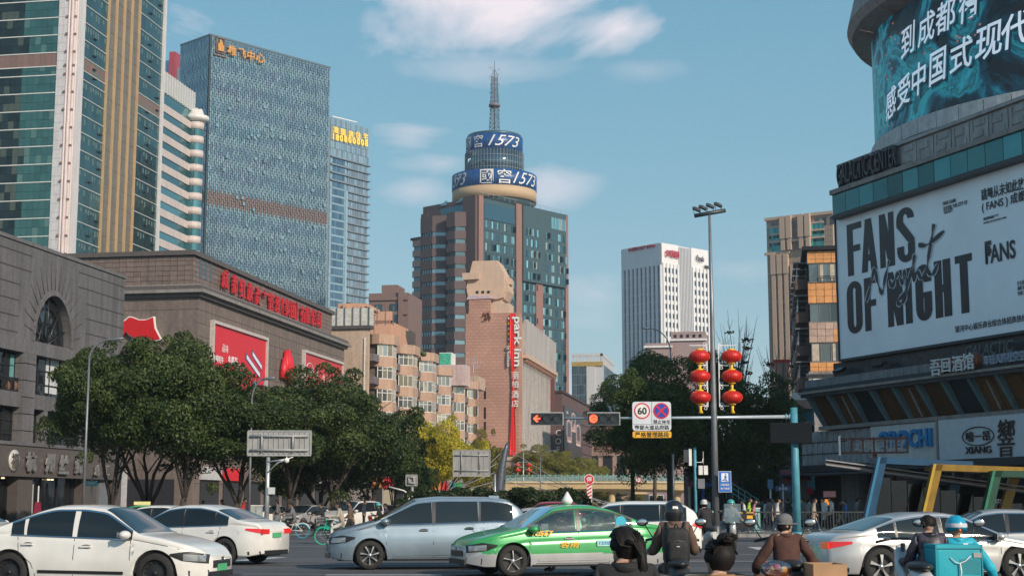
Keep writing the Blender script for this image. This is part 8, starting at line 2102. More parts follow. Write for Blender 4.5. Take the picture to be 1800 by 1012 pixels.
  for xp in (bp+.22, bp-.85):
   for sg in (1, -1): z = fS(xp)-.13; MB().box((0, 0, 0), (.2, .035, .03)).build('door_handle', chrome if light else paint, t, (xp, sg*(Ys(xp, z)+.018), z)); MB().ball((0, 0, 0), (.1, .012, .035), 8, 6).build('handle_cup', dl, t, (xp, sg*(Ys(xp, z)-.003), z))
  rib('sill_strip', trim_m if stripe else (two or paint), [(xr+.55, .36), (xa-.55, .34)], .05, .014); rib('sill', trim_m, [(xr+.42, .225), (xa-.42, .225)], .04, .006)
 for sg in (1, -1):
  mb = MB(); mb.ball((0, 0, 0), (.1, .125, .075), 12, 8); mb.box((-.02, -sg*.12, -.05), (.06, .1, .04)); mb.build('wing_mirror', paint, t, (xf-.08, sg*(W/2+.08), fS(xf)+.1)); MB().box((0, 0, 0), (.01, .17, .1)).build('mirror_glass', chrome, t, (xf-.18, sg*(W/2+.09), fS(xf)+.1))
 return t
def cpaint(name, col, metal=0.0, rough=.3): return mat(name, col, rough, metal=metal, var=.05, scale=2.5, coat=.7, dirt=.06)
P_white = cpaint('car_white', (.7, .68, .64)); P_silver = cpaint('car_silver', (.56, .55, .54), .45, .33); P_blue = cpaint('car_ice_blue', (.25, .32, .38), .45, .33); P_green = cpaint('taxi_green', (.045, .34, .1), .1, .3); P_grey = cpaint('taxi_silver', (.5, .5, .5), .4, .35); P_red = cpaint('van_red', (.35, .012, .02))
def by_wheel(px, Y, rz, side, front, wb, W=1.82):
 "centre of a car from the pixel column and depth of one near wheel"
 f = Vector((cos(rz), sin(rz))); l = Vector((-sin(rz), cos(rz))); w = Vector((sx(px, Y), Y)); c = w-l*side*(W/2)-f*(front*(wb/2)); return c.x, c.y
def place_car(name, label, kind, paint, px, Y, deg, side, front, **kw):
 wb = kw.get('wb', 2.75); x, y = by_wheel(px, Y, R(deg), side, front, wb); return car(name, label, kind, paint, x, y, R(deg), **kw)
GC = 'cars crossing the junction'
c1 = place_car('sedan', 'near white sedan with black lower door strip and steel wheels, cut by the frame', 'sedan', P_white, 272, 25.6, -9, -1, 1, style='steel', wr=.34, L=4.45, wb=2.66, stripe=True, group=GC, H=1.5)
c2 = place_car('sedan', 'white sedan seen from its tail with multi-spoke rims, beyond the nearest one', 'sedan', P_white, 396, 37.6, 160, 1, -1, H=1.5, group=GC)
c3 = place_car('sedan', 'white sedan mostly hidden behind the tail-on one', 'sedan', P_white, 330, 47, 170, 1, -1, group=GC, detail=False)
c4 = place_car('sedan', 'white car with only its sloping windscreen in the frame, before the granite shop', 'sedan', P_white, -30, 42, -12, -1, 1, group=GC, detail=False)
c5 = place_car('people_carrier', 'ice blue people carrier with roof fin and black window band, nose to the bushes', 'mpv', P_blue, 653, 34.8, 190, 1, 1, H=1.69, L=4.75, wb=2.82, W=1.86, style='seven', wr=.335, group=GC, light=True, plate=False)
bx('roof_fin', P_blue, c5, -1.75, -1.5, -.02, .02, 1.6, 1.71); bx('roof_rail', chrome, c5, -1.6, .3, .6, .63, 1.57, 1.6); bx('roof_rail', chrome, c5, -1.6, .3, -.63, -.6, 1.57, 1.6)
c6 = place_car('taxi', 'green and silver taxi with driver, pointed roof light and yellow number on the door', 'sedan', P_green, 905, 31.4, 199, 1, 1, two=P_grey, see=True, H=1.5, L=4.62, wb=2.66, style='star', group=GC, cat='taxi', light=True, plate=False)
MB().lathe([(.0, 1.0), (.02, .99), (.14, .45), (.17, .3), (.12, .06), (.06, 0)], 14).build('roof_light', mat('roof_light_white', (.75, .7, .68), .4), c6, (-.2, 0, 1.49), (0, 0, 0)).scale = (.75, .75, .22*1.3)
def on_side(t, s, m, x, z, w, h, y, bold=.02, nm='door_lettering'): return link(nm, text_mesh(s, m, depth=.004, bold=bold, width=w, height=h, shear=.2), t, (x, y, z), (0, 0, pi))
on_side(c6, 'T0567', m_yel, .72, .9, .5, .11, .925, .04); on_side(c6, '蓉雨', m_yel, .1, .66, .45, .13, .938, .012)
bx('badge_plate', mat('badge_cyan', (.35, .65, .6), .4), c6, -1.02, -.52, .93, .936, .62, .75); on_side(c6, '123出行', m_blue, -.77, .69, .42, .08, .94, .02)
disc('window_sticker', mat('sticker_cyan', (.03, .4, .55), .4), c6, 0, 0, .13, 0, .006).location = (-1.12, .82, 1.12)
c7 = place_car('suv', 'white estate car with red tail lamps behind the taxi', 'mpv', P_white, 1175, 42, 176, 1, -1, H=1.6, L=4.6, group=GC)
c8 = place_car('sedan', 'low silver car between the blue people carrier and the white estate', 'sedan', P_silver, 1010, 50, 184, 1, -1, H=1.4, group=GC, detail=False)
c9 = place_car('sedan', 'sleek silver sedan with dark roofline and blade rims behind the courier', 'sedan', P_silver, 1546, 28.0, 10, -1, -1, H=1.36, L=4.7, wb=2.78, style='five', wr=.35, group=GC, plate=False)
c10 = place_car('sedan', 'second silver sedan behind the sleek one at the frame edge', 'sedan', P_silver, 1650, 33.5, 176, 1, 1, H=1.4, group=GC, detail=True)
c11 = place_car('van', 'small dark red van above the bushes, behind the blue people carrier', 'mpv', P_red, 915, 84, 176, 1, 1, H=1.66, L=4.4, group=GC, detail=False, plate=False, cat='van')
GW = 'cars waiting at the far line'
car('sedan', 'white sedan waiting nose-on by the pale cabinet', 'sedan', P_white, sx(468, 98), 98, R(236), group=GW, detail=False)
car('sedan', 'silver sedan waiting behind the first cyclist', 'sedan', P_silver, sx(540, 92), 92, R(238), group=GW, detail=False)
car('suv', 'tall white people carrier waiting behind the woman on the green bicycle', 'mpv', P_white, sx(620, 88), 88, R(240), H=1.72, W=1.9, group=GW, detail=False)
car('taxi', 'small green taxi with yellow roof box far behind the white sedans', 'sedan', P_green, sx(248, 66), 66, R(182), group=GW, detail=False, two=P_grey, cat='taxi'); bx('taxi_box', mat('taxi_box_yellow', (.65, .55, .25), .5, emit=.2), thing('taxi_roof_box', 'pale yellow roof box on the far green taxi', 'roof box', (sx(250, 66), 66, 1.46)), -.35, .35, -.08, .08, .02, .16)
car('sedan', 'grey car waiting by the bushes behind the people carrier', 'sedan', P_silver, sx(690, 104), 104, R(238), group=GW, detail=False)
def bus():
 Y = 250.; t = thing('bus', 'distant city bus seen nose-on under the footbridge', 'bus', (sx(1154, Y), Y, 0)); w = 1.25; bw = mat('bus_white', (.5, .5, .5), .5)
 bx('body', bw, t, -w, w, 0, 9, .35, 3.1); bx('windscreen', car_glass, t, -w+.12, w-.12, -.06, 0, 1.2, 2.6); bx('route_display', m_black, t, -w+.15, w-.15, -.08, 0, 2.62, 2.95); bx('bumper', trim_m, t, -w, w, -.1, 0, .35, .8); letters(t, '28', mat('led_amber', (1, .5, .1), .5, emit=1.5), (0, -.09, 2.78), height=.22, depth=.01)
 for s in (-1, 1): bx('headlamp', head_m, t, s*.95-.2, s*.95+.2, -.12, -.05, .85, 1.05); MB().lathe([(.48, -.13), (.48, .13)], 14, axis='x').build('wheel', tyre_m, t, (s*1.05, 2, .48)); bx('mirror', trim_m, t, s*1.4-.1, s*1.4+.1, -.3, -.2, 1.9, 2.5)
bus()
# ================================================================== people, bicycles, scooters
SKIN = mat('skin', (.42, .25, .18), .55, var=.05, scale=20); HAIR = mat('hair_black', (.012, .01, .01), .62, var=.2, scale=30, spec=.22); SHOE = mat('shoe_pale', (.5, .5, .48), .6); SHOED = mat('shoe_dark', (.03, .03, .03), .5)
def cloth(name, c, r=.85): return mat('cloth_'+name, c, r, var=.18, scale=9, bump=.35, bscale=12)
K = dict(black=cloth('black', (.018, .018, .02)), navy=cloth('navy', (.02, .028, .05)), brown=cloth('brown', (.12, .075, .055)), rust=cloth('rust_brown', (.07, .028, .02)), grey=cloth('grey', (.14, .14, .145)), beige=cloth('beige', (.34, .29, .23)), white=cloth('white', (.55, .54, .52)), blue=cloth('blue', (.03, .14, .42)), cyan=cloth('cyan', (.01, .38, .52), .6), lime=cloth('lime', (.35, .55, .05)), pink=cloth('pink', (.5, .2, .22)), tan=cloth('tan', (.3, .16, .06)), camo=mat('cloth_camo', (.035, .03, .045), .45, var=.9, scale=9, bump=.6, bscale=8), red=cloth('red', (.4, .03, .03)), jeans=cloth('jeans', (.05, .07, .12)))
def skin_body(J, E, rad, mats, pick, sub=1):
 me = bpy.data.meshes.new('body'); me.from_pydata([tuple(v) for v in J], E, []); o = bpy.data.objects.new('tmp', me); COL.objects.link(o)
 sk = o.modifiers.new('s', 'SKIN'); sk.use_smooth_shade = True
 for i, v in enumerate(me.skin_vertices[0].data): v.radius = rad[i] if isinstance(rad[i], tuple) else (rad[i], rad[i]); v.use_root = (i == 0)
 sb = o.modifiers.new('u', 'SUBSURF'); sb.levels = sub; sb.render_levels = sub
 bpy.context.view_layer.update(); m2 = bpy.data.meshes.new_from_object(o.evaluated_get(bpy.context.evaluated_depsgraph_get())); bpy.data.objects.remove(o)
 m2.materials.clear()
 for m in mats: m2.materials.append(m)
 for p in m2.polygons: p.material_index = pick(p.center); p.use_smooth = True
 return m2
def person(label, x, y, z, rz, pose='stand', top='black', legs='navy', h=1.7, hair='short', group=None, big=False, phase=0.0, coat=False, tilt=0.0, turn=0.0, held=None, hand=None, py=None, hs=1.0):
 """facing local +x; z is the ground, or the seat's foot rest for riders"""
 t = thing('person', label, 'person', (x, y, z), rz, group); s = h/1.7; sw = .165; V = Vector
 if py is not None: z = z_at(y, py)-(1.655 if 'helmet' in hair or hair == 'cap' else 1.625+.06*(hs-1)*2)*s; t.location.z = z
 if pose in ('stand', 'walk'):
  hip = V((0, 0, .9)); a = .32*(1 if pose == 'walk' else .15); ph = 1 if phase < .5 else -1
  kn = [V((a*.6*ph, .09, .49)), V((-a*.35*ph, -.09, .5))]; ft = [V((a*ph, .1, .07)), V((-a*1.1*ph, -.1, .1))]; ch = V((.01, 0, 1.3)); hd = [V((.22 if pose == 'walk' else .03, .24, .86)), V((-.14 if pose == 'walk' else .03, -.24, .86))]; el = [V((.0, .27, 1.09)), V((-.08, -.27, 1.09))]
  if held == 'phone': hd[0] = V((.3, .12, 1.2)); el[0] = V((.06, .27, 1.07))
 else:   # riding : seat .78 up
  hip = V((-.1, 0, .84)); kn = [V((.34, .14, .78 if pose == 'sit' else .62)), V((.34, -.14, .7 if pose == 'sit' else .86))]; ft = [V((.3, .13, .34 if pose == 'sit' else .2)), V((.3, -.13, .34 if pose == 'sit' else .48))]
  ch = V((.04, 0, 1.22)); hd = [V((.5, .3, 1.0)), V((.5, -.3, 1.0))]; el = [V((.14, .27, 1.0)), V((.14, -.27, 1.0))]
  if hand: hd = [V(q) for q in hand]; el = [(hd[i]+V((-.12, (.27, -.27)[i], 1.22)))/2+V((-.06, (.08, -.08)[i], -.06)) for i in (0, 1)]
 sh = [ch+V((0, sw, .1)), ch+V((0, -sw, .1))]; nk = ch+V((.02, 0, .15)); hc = nk+V((.045, 0, .085))
 mid = (hip+ch)/2
 J = [hip, mid, ch, nk, hc]; E = [(0, 1), (1, 2), (2, 3), (3, 4)]; rad = [(.16, .125), (.15, .115), (.17, .13), .06, .055]
 if coat: rad[:3] = [(.18, .15), (.17, .145), (.175, .145)]
 for i in (0, 1):
  b = len(J); J += [sh[i], el[i], hd[i]+(el[i]-hd[i])*.18]; E += [(2, b), (b, b+1), (b+1, b+2)]; rad += [.08 if not coat else .088, .056 if not coat else .07, .042 if not coat else .05]
  b = len(J); J += [V((hip.x, (.09, -.09)[i], hip.z-.06)), kn[i], ft[i], ft[i]+V((.15, 0, -.035))]; E += [(0, b), (b, b+1), (b+1, b+2), (b+2, b+3)]; rad += [.1, .068, .045, .042]
 hz = hip.z; lowz = ft[0].z+.07
 hands = [hd[i] for i in (0, 1)]
 def pick(c):
  if min((c-q).length for q in hands) < .085: return 2
  if c.z > nk.z+.01 and abs(c.y) < .085: return 2
  if min((c-f).length for f in ft) < .1 or min((c-f-V((.13, 0, -.03))).length for f in ft) < .11: return 3
  if pose in ('stand', 'walk'): return 0 if c.z > hz-(.05 if not coat else .3) or abs(c.y) > .19 and c.z > .8 else 1
  d = [(c-k).length for k in kn]; return 1 if (c.x > hip.x+.1 and c.z < hz+.1 and min((c-e).length for e in el) > .14 and abs(c.y) < .24) or c.z < .7 else 0
 me = skin_body(J, E, rad, [K[top], K[legs], SKIN, SHOE if phase > .3 else SHOED], pick, 2 if big else 1)
 hm = MB(); hm.cur = 2; rt = Matrix.Rotation(turn, 3, 'Z') @ Matrix.Rotation(tilt, 3, 'Y'); c = hc+V((.0, 0, .05)); n = (16, 12) if big else (10, 8)
 def P(v): return c+rt@V(v)
 hm.ball(P((0, 0, 0)), (.1, .078, .118), *n, M=rt); hm.ball(P((.1, 0, -.02)), (.022, .014, .03), 6, 5, M=rt); hm.ball(P((.055, 0, -.075)), (.045, .04, .04), 8, 6, M=rt)
 for q in (1, -1): hm.ball(P((-.01, q*.08, -.01)), (.022, .012, .034), 6, 5, M=rt); hm.ball(P((.085, q*.032, .012)), (.014, .014, .01), 5, 4, mi=3, M=rt)
 hm.ball(P((.09, 0, -.055)), (.012, .026, .007), 6, 4, mi=4, M=rt)
 for i, q in enumerate((1, -1)):
  d = (hd[i]-el[i]).normalized(); a = hd[i]+(el[i]-hd[i])*.2; hm.tube([a, hd[i], hd[i]+d*.04], [.03, .038, .03], 8)
  side = d.cross(V((0, 0, 1))).normalized() if abs(d.z) < .9 else V((1, 0, 0))
  for k in range(4):
   o_ = side*(k-1.5)*.02; L_ = (.055, .066, .062, .048)[k]; b0 = hd[i]+d*.03+o_; hm.tube([b0, b0+d*L_*.55+V((0, 0, -.004)), b0+d*L_*.7+V((0, 0, -.035)), b0+d*L_*.4+V((0, 0, -.055))], [.0105, .0095, .009, .007], 5)
  hm.tube([hd[i]+side*.03, hd[i]+side*.05+d*.03+V((0, 0, -.02)), hd[i]+side*.035+d*.055+V((0, 0, -.04))], [.013, .011, .008], 5)
 if big:
  for v in me.vertices:
   q = v.co; k = .011*(noise.noise(q*7+V((x, 0, 0)))+.6*sin(q.z*38+noise.noise(q*5)*7)*(.5+abs(noise.noise(q*4)))); v.co = q+v.normal*k*(1 if q.z < nk.z-.02 else 0)
 b = me; bm = bmesh.new(); bm.from_mesh(b); hmm = hm.mesh('head', [K[top], K[legs], SKIN, HAIR, K['pink']])
 bm.from_mesh(hmm); bm.to_mesh(b); bm.free()
 while len(b.materials) < 5: b.materials.append(K['pink'])
 o = link('body', b, t); o.scale = (s, s, s)
 T = lambda v: (V(v) if not isinstance(v, Vector) else v)*s
 if hair in ('short', 'long', 'pony', 'bun'):
  hb = MB(); n2 = (20, 14) if big else (10, 8); hb.ball((0, 0, 0), (.112, .09, .122), *n2)
  def hl(v): return v
  keep = MB(); 
  hb2 = MB(); vs = [V(v) for v in hb.v]
  for f in hb.f:
   cc = sum((vs[i] for i in f), V((0, 0, 0)))/len(f)
   if cc.x > .025 and cc.z < .05 or cc.z < -.085 or (cc.x > .0 and cc.z < -.02): continue
   keep.f.append(f)
  hb2.put([Vector((v.x*(1+.25*min(0, v.z)/.12), v.y*(1+.38*min(0, v.z)/.12), v.z))*(1+.02*sin(v.y*160+v.z*90)) for v in vs], keep.f, 0, True)
  if hair == 'long': hb2.tube([(-.05, 0, .05), (-.085, 0, -.08), (-.1, 0, -.22), (-.1, 0, -.34)], [.07, .085, .07, .025], 10)
  if hair == 'pony':
   hb2.tube([(-.085, .0, .0), (-.125, .0, -.05), (-.13, -.01, -.13), (-.11, -.02, -.24), (-.12, -.02, -.32)], [.024, .026, .028, .022, .006], 12)
   for k in range(90): a = rnd.uniform(-1, 1); hb2.tube([(-.07+rnd.uniform(-.03, .03), a*.085, .1-abs(a)*.08), (-.115, a*.05, .02), (-.135+rnd.uniform(-.01, .01), a*.02, -.06), (-.13, a*.04-.01, -.2-rnd.random()*.14)], [.004, .004, .004, .001], 3)
  if hair == 'bun':
   for k in range(70): a = rnd.random()*6.28; r_ = rnd.uniform(.02, .06); hb2.tube([(-.06, r_*cos(a), .1+r_*sin(a)*.5), (-.1-rnd.random()*.02, r_*cos(a+.8), .13+r_*sin(a+.8)*.5), (-.07, r_*cos(a+1.7), .17-r_), (-.05, r_*cos(a+2.5), .12)], .006, 4)
   hb2.ball((-.06, 0, .12), (.05, .055, .045), 12, 8)
  if big:
   for k in range(110):
    a = rnd.uniform(-1.35, 1.35); w = rnd.uniform(.9, 1.02); e_ = (-.118, .0, -.02) if hair == 'pony' else ((-.08, 0, .12) if hair == 'bun' else (-.09, sin(a)*.07, -.06))
    p0 = (.05*cos(a), .09*sin(a)*w, .1*cos(a*.9)*w+.01); p1 = (-.06, .1*sin(a)*w, .075*cos(a)+.005 if hair != 'pony' else .07*cos(a)-.01)
    hb2.tube([p0, ((p0[0]+p1[0])/2-.005, (p0[1]+p1[1])/2*1.06, max(p0[2], p1[2])+.006), p1, e_], [.004, .0055, .005, .003], 3)
  hh = hb2.build('hair', HAIR, t, T(c), (0, tilt, turn)); hh.scale = (s*hs, s*hs*1.05, s*(1+(hs-1)*.6))
 elif hair == 'cap':
  q = MB(); q.lathe([(.105, -.015), (.112, .03), (.1, .085), (.06, .118), (0, .128)], 18); q.ball((.12, 0, -.012), (.085, .075, .014), 12, 5); q.tube([(.11*cos(a*pi/9), .11*sin(a*pi/9), -.012) for a in range(19)], .012, 5, cap=False); o2 = q.build('cap', K['grey'] if top == 'rust' else K['white'], t, T(c+V((0, 0, .02))), (0, tilt, turn)); o2.scale = (s, s*.92, s)
  hb = MB(); hb.ball((-.012, 0, -.02), (.1, .084, .085), 10, 8); hb.build('hair', HAIR, t, T(c+V((-.006, 0, 0))), (0, tilt, turn)).scale = (s, s, s)
 elif hair.startswith('helmet'):
  hm_ = mat('helmet_cyan', (.01, .3, .48), .25, coat=.5, var=.05) if hair == 'helmet_cyan' else (mat('helmet_black', (.015, .017, .02), .25, coat=.5, var=.1) if hair == 'helmet' else mat('helmet_teal', (.05, .3, .3), .3, coat=.4))
  q = MB(); q.lathe([(.118, -.12 if hair == 'helmet' else -.03), (.138, -.05), (.142, .03), (.12, .1), (.07, .142), (0, .155)], 24); o2 = q.build('helmet', hm_, t, T(c+V((-.005, 0, .012))), (0, tilt, turn)); o2.scale = (s, s*.92, s)
  MB().ball((.09, 0, -.0), (.07, .115, .05), 12, 6).build('visor', mat('visor_smoke', (.05, .06, .07), .1, spec=.8), t, T(c), (0, tilt, turn))
  if hair == 'helmet_cyan':
   MB().lathe([(.1435, -.0), (.144, .03), (.139, .05)], 24).build('helmet_band', mat('band_silver', (.5, .52, .55), .3), t, T(c+V((-.005, 0, .015)))).scale = (s, s*.93, s); MB().ball((0, 0, 0), (.02, .022, .022), 8, 6).build('rear_lamp', mat('orange_dot', (.8, .12, .02), .4), t, T(c+V((-.145, 0, -.02))))
  else: bx('sticker', m_white, t, c.x*s-.146, c.x*s-.135, -.03, .03, (c.z+.05)*s, (c.z+.085)*s)
 if big or coat:
  MB().lathe([(.075, -.03), (.095, -.01), (.088, .035), (.07, .03)], 16).build('collar', K[top], t, T(nk+V((-.02, 0, -.01))))
 return t, s, c, ch, hip
def wheel_b(mb, x, r, m=0): mb.tube([(x+r*cos(a*pi/14), 0, r+r*sin(a*pi/14)) for a in range(29)], .022, 6, cap=False, mi=m); [mb.tube([(x, 0, r), (x+r*cos(a), 0, r+r*sin(a))], .003, 3, mi=2) for a in [k*pi/7 for k in range(14)]]
def bicycle(label, x, y, rz, col, tyre, basket=True):
 t = thing('bicycle', label, 'bicycle', (x, y, 0), rz, 'hire bicycles crossing the road'); r = .31
 for xx in (.55, -.52): mb = MB(); wheel_b(mb, xx, r); mb.build('wheel', [tyre, col, rim_s], t)
 f = MB(); 
 for a, c, q in (((.55, 0, r), (.42, 0, .98), .02), ((.45, 0, .72), (-.02, 0, .36), .028), ((-.02, 0, .36), (-.2, 0, .86), .02), ((-.52, 0, r), (-.02, 0, .34), .014), ((-.52, 0, r), (-.15, 0, .72), .014)): f.tube([a, c], q, 6)
 f.build('frame', col, t); MB().ball((-.22, 0, .89), (.14, .08, .035), 10, 6).build('saddle', trim_m, t); MB().tube([(.3, .28, 1.0), (.42, .14, 1.02), (.42, -.14, 1.02), (.3, -.28, 1.0)], .014, 6).build('handlebar', trim_m, t)
 fe = MB(); fe.tube([(-.52+(r+.04)*cos(a*pi/12), 0, r+(r+.04)*sin(a*pi/12)) for a in range(2, 12)], .02, 4); fe.tube([(.55+(r+.04)*cos(a*pi/12), 0, r+(r+.04)*sin(a*pi/12)) for a in range(3, 11)], .02, 4); fe.build('mudguard', col, t)
 if basket:
  b_ = MB()
  for k in range(5): z = .78+k*.06; b_.tube([(.5, -.16, z), (.8, -.17, z), (.8, .17, z), (.5, .16, z), (.5, -.16, z)], .007, 4)
  for q in range(7): b_.tube([(.8, -.17+q*.057, .76), (.82, -.17+q*.057, 1.04)], .006, 3); b_.tube([(.52+q*.045, -.165, .76), (.52+q*.045, -.175, 1.04)], .006, 3)
  b_.build('basket', mat('basket_grey', (.3, .3, .3), .5), t)
 return t
def scooter(label, x, y, rz, col, z=0.0, mirrors=True, screen=False):
 t = thing('scooter', label, 'scooter', (x, y, z), rz, 'scooters and tricycles at the stop line')
 for xx in (.62, -.58): MB().lathe([(.14, -.05), (.22, -.055), (.235, 0), (.22, .055), (.14, .05)], 18, axis='y').lathe([(0, -.02), (.14, -.02)], 12, axis='y').build('wheel', tyre_m, t, (xx, 0, .235))
 MB().tube([(-.72, 0, .55), (-.4, 0, .6), (-.1, 0, .5), (0, 0, .34), (.3, 0, .3)], [.1, .15, .14, .1, .06], 12).tube([(.3, 0, .3), (.42, 0, .6), (.5, 0, .92)], [.1, .12, .09], 12).build('body', col, t); MB().ball((-.35, 0, .74), (.38, .14, .07), 14, 8).build('seat', trim_m, t); MB().tube([(.62, 0, .24), (.5, 0, .6), (.4, 0, 1.0)], .03, 8).build('fork', pole_d, t)
 MB().tube([(.34, .36, 1.02), (.44, .15, 1.06), (.44, -.15, 1.06), (.34, -.36, 1.02)], .018, 6).build('handlebar', trim_m, t); MB().ball((.55, 0, .88), (.06, .09, .07), 10, 6).build('headlamp', head_m, t)
 if mirrors:
  for q in (1, -1): MB().tube([(.42, q*.25, 1.04), (.44, q*.36, 1.22)], .008, 5).ball((.43, q*.4, 1.26), (.015, .085, .055), 12, 8).build('mirror', trim_m, t); MB().ball((.415, q*.4, 1.26), (.008, .075, .045), 12, 8).build('mirror_glass', chrome, t)
 if screen: MB().grid([[(.55+.06*cos(a*pi/6)-.12*q, .3*sin((a-3)*pi/7), .9+q*.62) for a in range(7)] for q in (0, .5, 1)]).build('windscreen', clear_glass('screen_clear', (.75, .78, .8), .15), t)
 return t
W_ = pi/2
def fy(px, Y): return sx(px, Y, 1.4), Y
x, y = fy(1186, 20); scooter('dark scooter under the rider with the black backpack', x, y, W_, trim_m, mirrors=True)
t, s, c, ch, hip = person('rider in brown coat and black helmet with a black backpack', x, y, 0, W_, 'sit', 'brown', 'black', 1.74, 'helmet', big=True, coat=True, py=880)
bp = thing('backpack', 'black backpack on the back of the helmeted rider in brown', 'backpack', (x, y, t.location.z), W_); bk = cloth('pack_black', (.012, .012, .014), .7); z0 = ch.z-.12
MB().rbox((0, 0, 0), (.22, .33, .5), .42, wob=.06).build('main_bag', bk, bp, (-.2, 0, z0)); MB().rbox((0, 0, 0), (.1, .26, .28), .4, wob=.06).build('front_pocket', bk, bp, (-.32, 0, z0-.07)); MB().tube([(-.33, -.1, z0+.06), (-.35, 0, z0+.08), (-.33, .1, z0+.06)], .008, 4).build('zip', mat('zip_grey', (.1, .1, .1), .5), bp); MB().tube([(-.2, -.02, z0+.25), (-.2, 0, z0+.3), (-.2, .03, z0+.25)], .012, 5).build('grab_loop', bk, bp); bx('mark', m_white, bp, -.374, -.368, -.02, .02, z0+.0, z0+.01)
for q in (1, -1): MB().tube([(-.12, q*.1, z0+.2), (0, q*.12, z0+.3), (.1, q*.12, z0+.15)], .025, 6).build('strap', bk, bp)
x, y = fy(1381, 19.5); t, s, c, ch, hip = person('older man in rust brown jacket and grey flat cap riding a cargo tricycle', x, y, 0, W_, 'sit', 'rust', 'black', 1.7, 'cap', big=True, coat=True, turn=-1.2, py=901, hand=((.36, .34, .86), (.36, -.34, .86)))
tr = scooter('cargo tricycle with orange tray and cardboard box under the man in a cap', x, y, W_, trim_m); bx('tray', mat('tray_orange', (.6, .18, .04), .5, dirt=.3), tr, -1.3, -.45, -.48, .48, .45, .62); cbm = mat('cardboard', (.4, .24, .13), .8); 
for a in ((-1.25, -.6, -.5, -.47), (-1.25, -.6, -.12, -.09), (-1.25, -1.22, -.5, -.1), (-.63, -.6, -.5, -.1)): bx('box_side', cbm, tr, *a, .62, .78)
fb_ = thing('plastic_bag', 'clear plastic bag of red and yellow fruit on the tricycle tray', 'bag', (x-.3, y-.9, .66)); MB().ball((0, 0, .05), (.2, .14, .11), 14, 8).build('bag_film', clear_glass('film', (.8, .8, .8), .2), fb_)
for k in range(12): MB().ball((0, 0, 0), .035, 8, 6).build('fruit', (m_red, m_yel, K['pink'])[k % 3], fb_, (rnd.uniform(-.13, .13), rnd.uniform(-.08, .08), .03+rnd.random()*.08))
x, y = fy(1100, 9.4); person('woman with long black ponytail in a black quilted coat, seen from behind', x, y, 0, W_, 'sit', 'black', 'black', 1.56, 'pony', big=True, coat=True, turn=.75, py=922, hs=1.2); scooter('scooter under the woman with the ponytail', x, y, W_, trim_m, mirrors=False)
x, y = fy(1266, 9.0); person('woman with clipped up black bun and tan collar at the bottom edge', x, y, 0, W_, 'sit', 'tan', 'black', 1.5, 'bun', big=True, coat=True, turn=.6, py=946, hs=1.12); scooter('scooter under the woman with the clipped bun', x, y, W_, trim_m, z=-.0, mirrors=False)
x, y = fy(1634, 19); person('man in shiny dark camouflage puffer jacket beside the cyan courier', x, y, 0, W_, 'sit', 'camo', 'black', 1.64, 'short', big=True, coat=True, tilt=.35, py=904); scooter('scooter under the man in the puffer jacket', x-.25, y, W_, P_silver, mirrors=False)
x, y = fy(1684, 19.4); person('food courier in cyan jacket and cyan helmet, seen from behind', x, y, 0, W_, 'sit', 'cyan', 'black', 1.76, 'helmet_cyan', big=True, coat=True, tilt=.15, py=907, hand=((.45, .3, .95), (.4, -.46, .8))); scooter('courier scooter with mirror carrying the delivery box', x, y, W_, K['cyan'])
db = thing('delivery_box', 'cyan insulated delivery box with looped cord strapped behind the courier', 'delivery box', (x-.28, y-.62, .45)); db.rotation_euler = (0, 0, .08); cy = mat('box_cyan', (.008, .34, .42), .6, var=.12, bump=.3, bscale=6); cyd = mat('box_edge', (.005, .22, .27), .6)
MB().rbox((0, 0, .26), (.6, .45, .54), .13, 28, 20, wob=.03).build('box_shell', cy, db); bx('lid', cy, db, -.3, .3, -.23, .23, .52, .56)
for a in ((-.3, -.28, .0, .56), (.28, .3, .0, .56)): bx('piping', cyd, db, a[0], a[1], -.232, -.22, a[2], a[3])
bx('lid_seam', cyd, db, -.3, .3, -.235, -.225, .505, .52); bx('pocket', cyd, db, -.0, .26, -.228, -.221, .2, .38); bx('badge', m_white, db, .06, .12, -.229, -.222, .57-.03, .575); bx('side_badge', plate_m, db, .18, .28, -.236, -.226, .4, .46)
MB().tube([(-.12, -.24, .4), (-.05, -.25, .34), (0, -.25, .33), (.07, -.25, .36), (.14, -.24, .42)], .006, 5).tube([(0, -.25, .33), (.01, -.26, .22), (-.01, -.26, .15)], .009, 5).build('cord', m_white, db); MB().tube([(-.12, -.24, -.02), (-.12, -.25, .13), (.14, -.25, .13), (.16, -.24, -.02)], .014, 6).build('handle', trim_m, db)
letters(db, '饿了么', m_white, (.235, -.236, .1), width=.09, depth=.002, name='side_mark', bold=.01)
for q, dx in ((1, .0), (-1, .0)): MB().ball((0, 0, 0), (.17, .12, .1), 14, 10).build('handlebar_muff', K['cyan'], db, (.2+.32*q, .75, .38))
x, y = fy(1240, 46); scooter('scooter of the rider in black with the white cap', x, y, W_+.3, K['white']); person('rider in black coat and pale cap, seen from behind beyond the helmeted rider', x, y, 0, W_+.3, 'sit', 'black', 'black', 1.7, 'cap', coat=True)
x, y = fy(1284, 50); scooter('scooter with tall clear windscreen facing the crossing', x, y, -W_, P_silver, screen=True); person('oncoming rider with pale helmet behind a tall clear windscreen', x, y, 0, -W_, 'sit', 'grey', 'black', 1.7, 'helmet_teal', coat=True)
db2 = thing('delivery_box', 'black and yellow delivery box beside the oncoming scooter', 'delivery box', (*fy(1308, 52), .7)); bx('shell', trim_m, db2, -.28, .28, -.25, .25, 0, .5); bx('stripe', m_yel, db2, .05, .25, -.26, -.25, .05, .42); bx('lid', m_yel, db2, -.29, .29, -.26, .26, .5, .53)
bt = mat('tyre_blue', (.02, .3, .42), .5); gt_ = mat('tyre_green', (.02, .4, .28), .5)
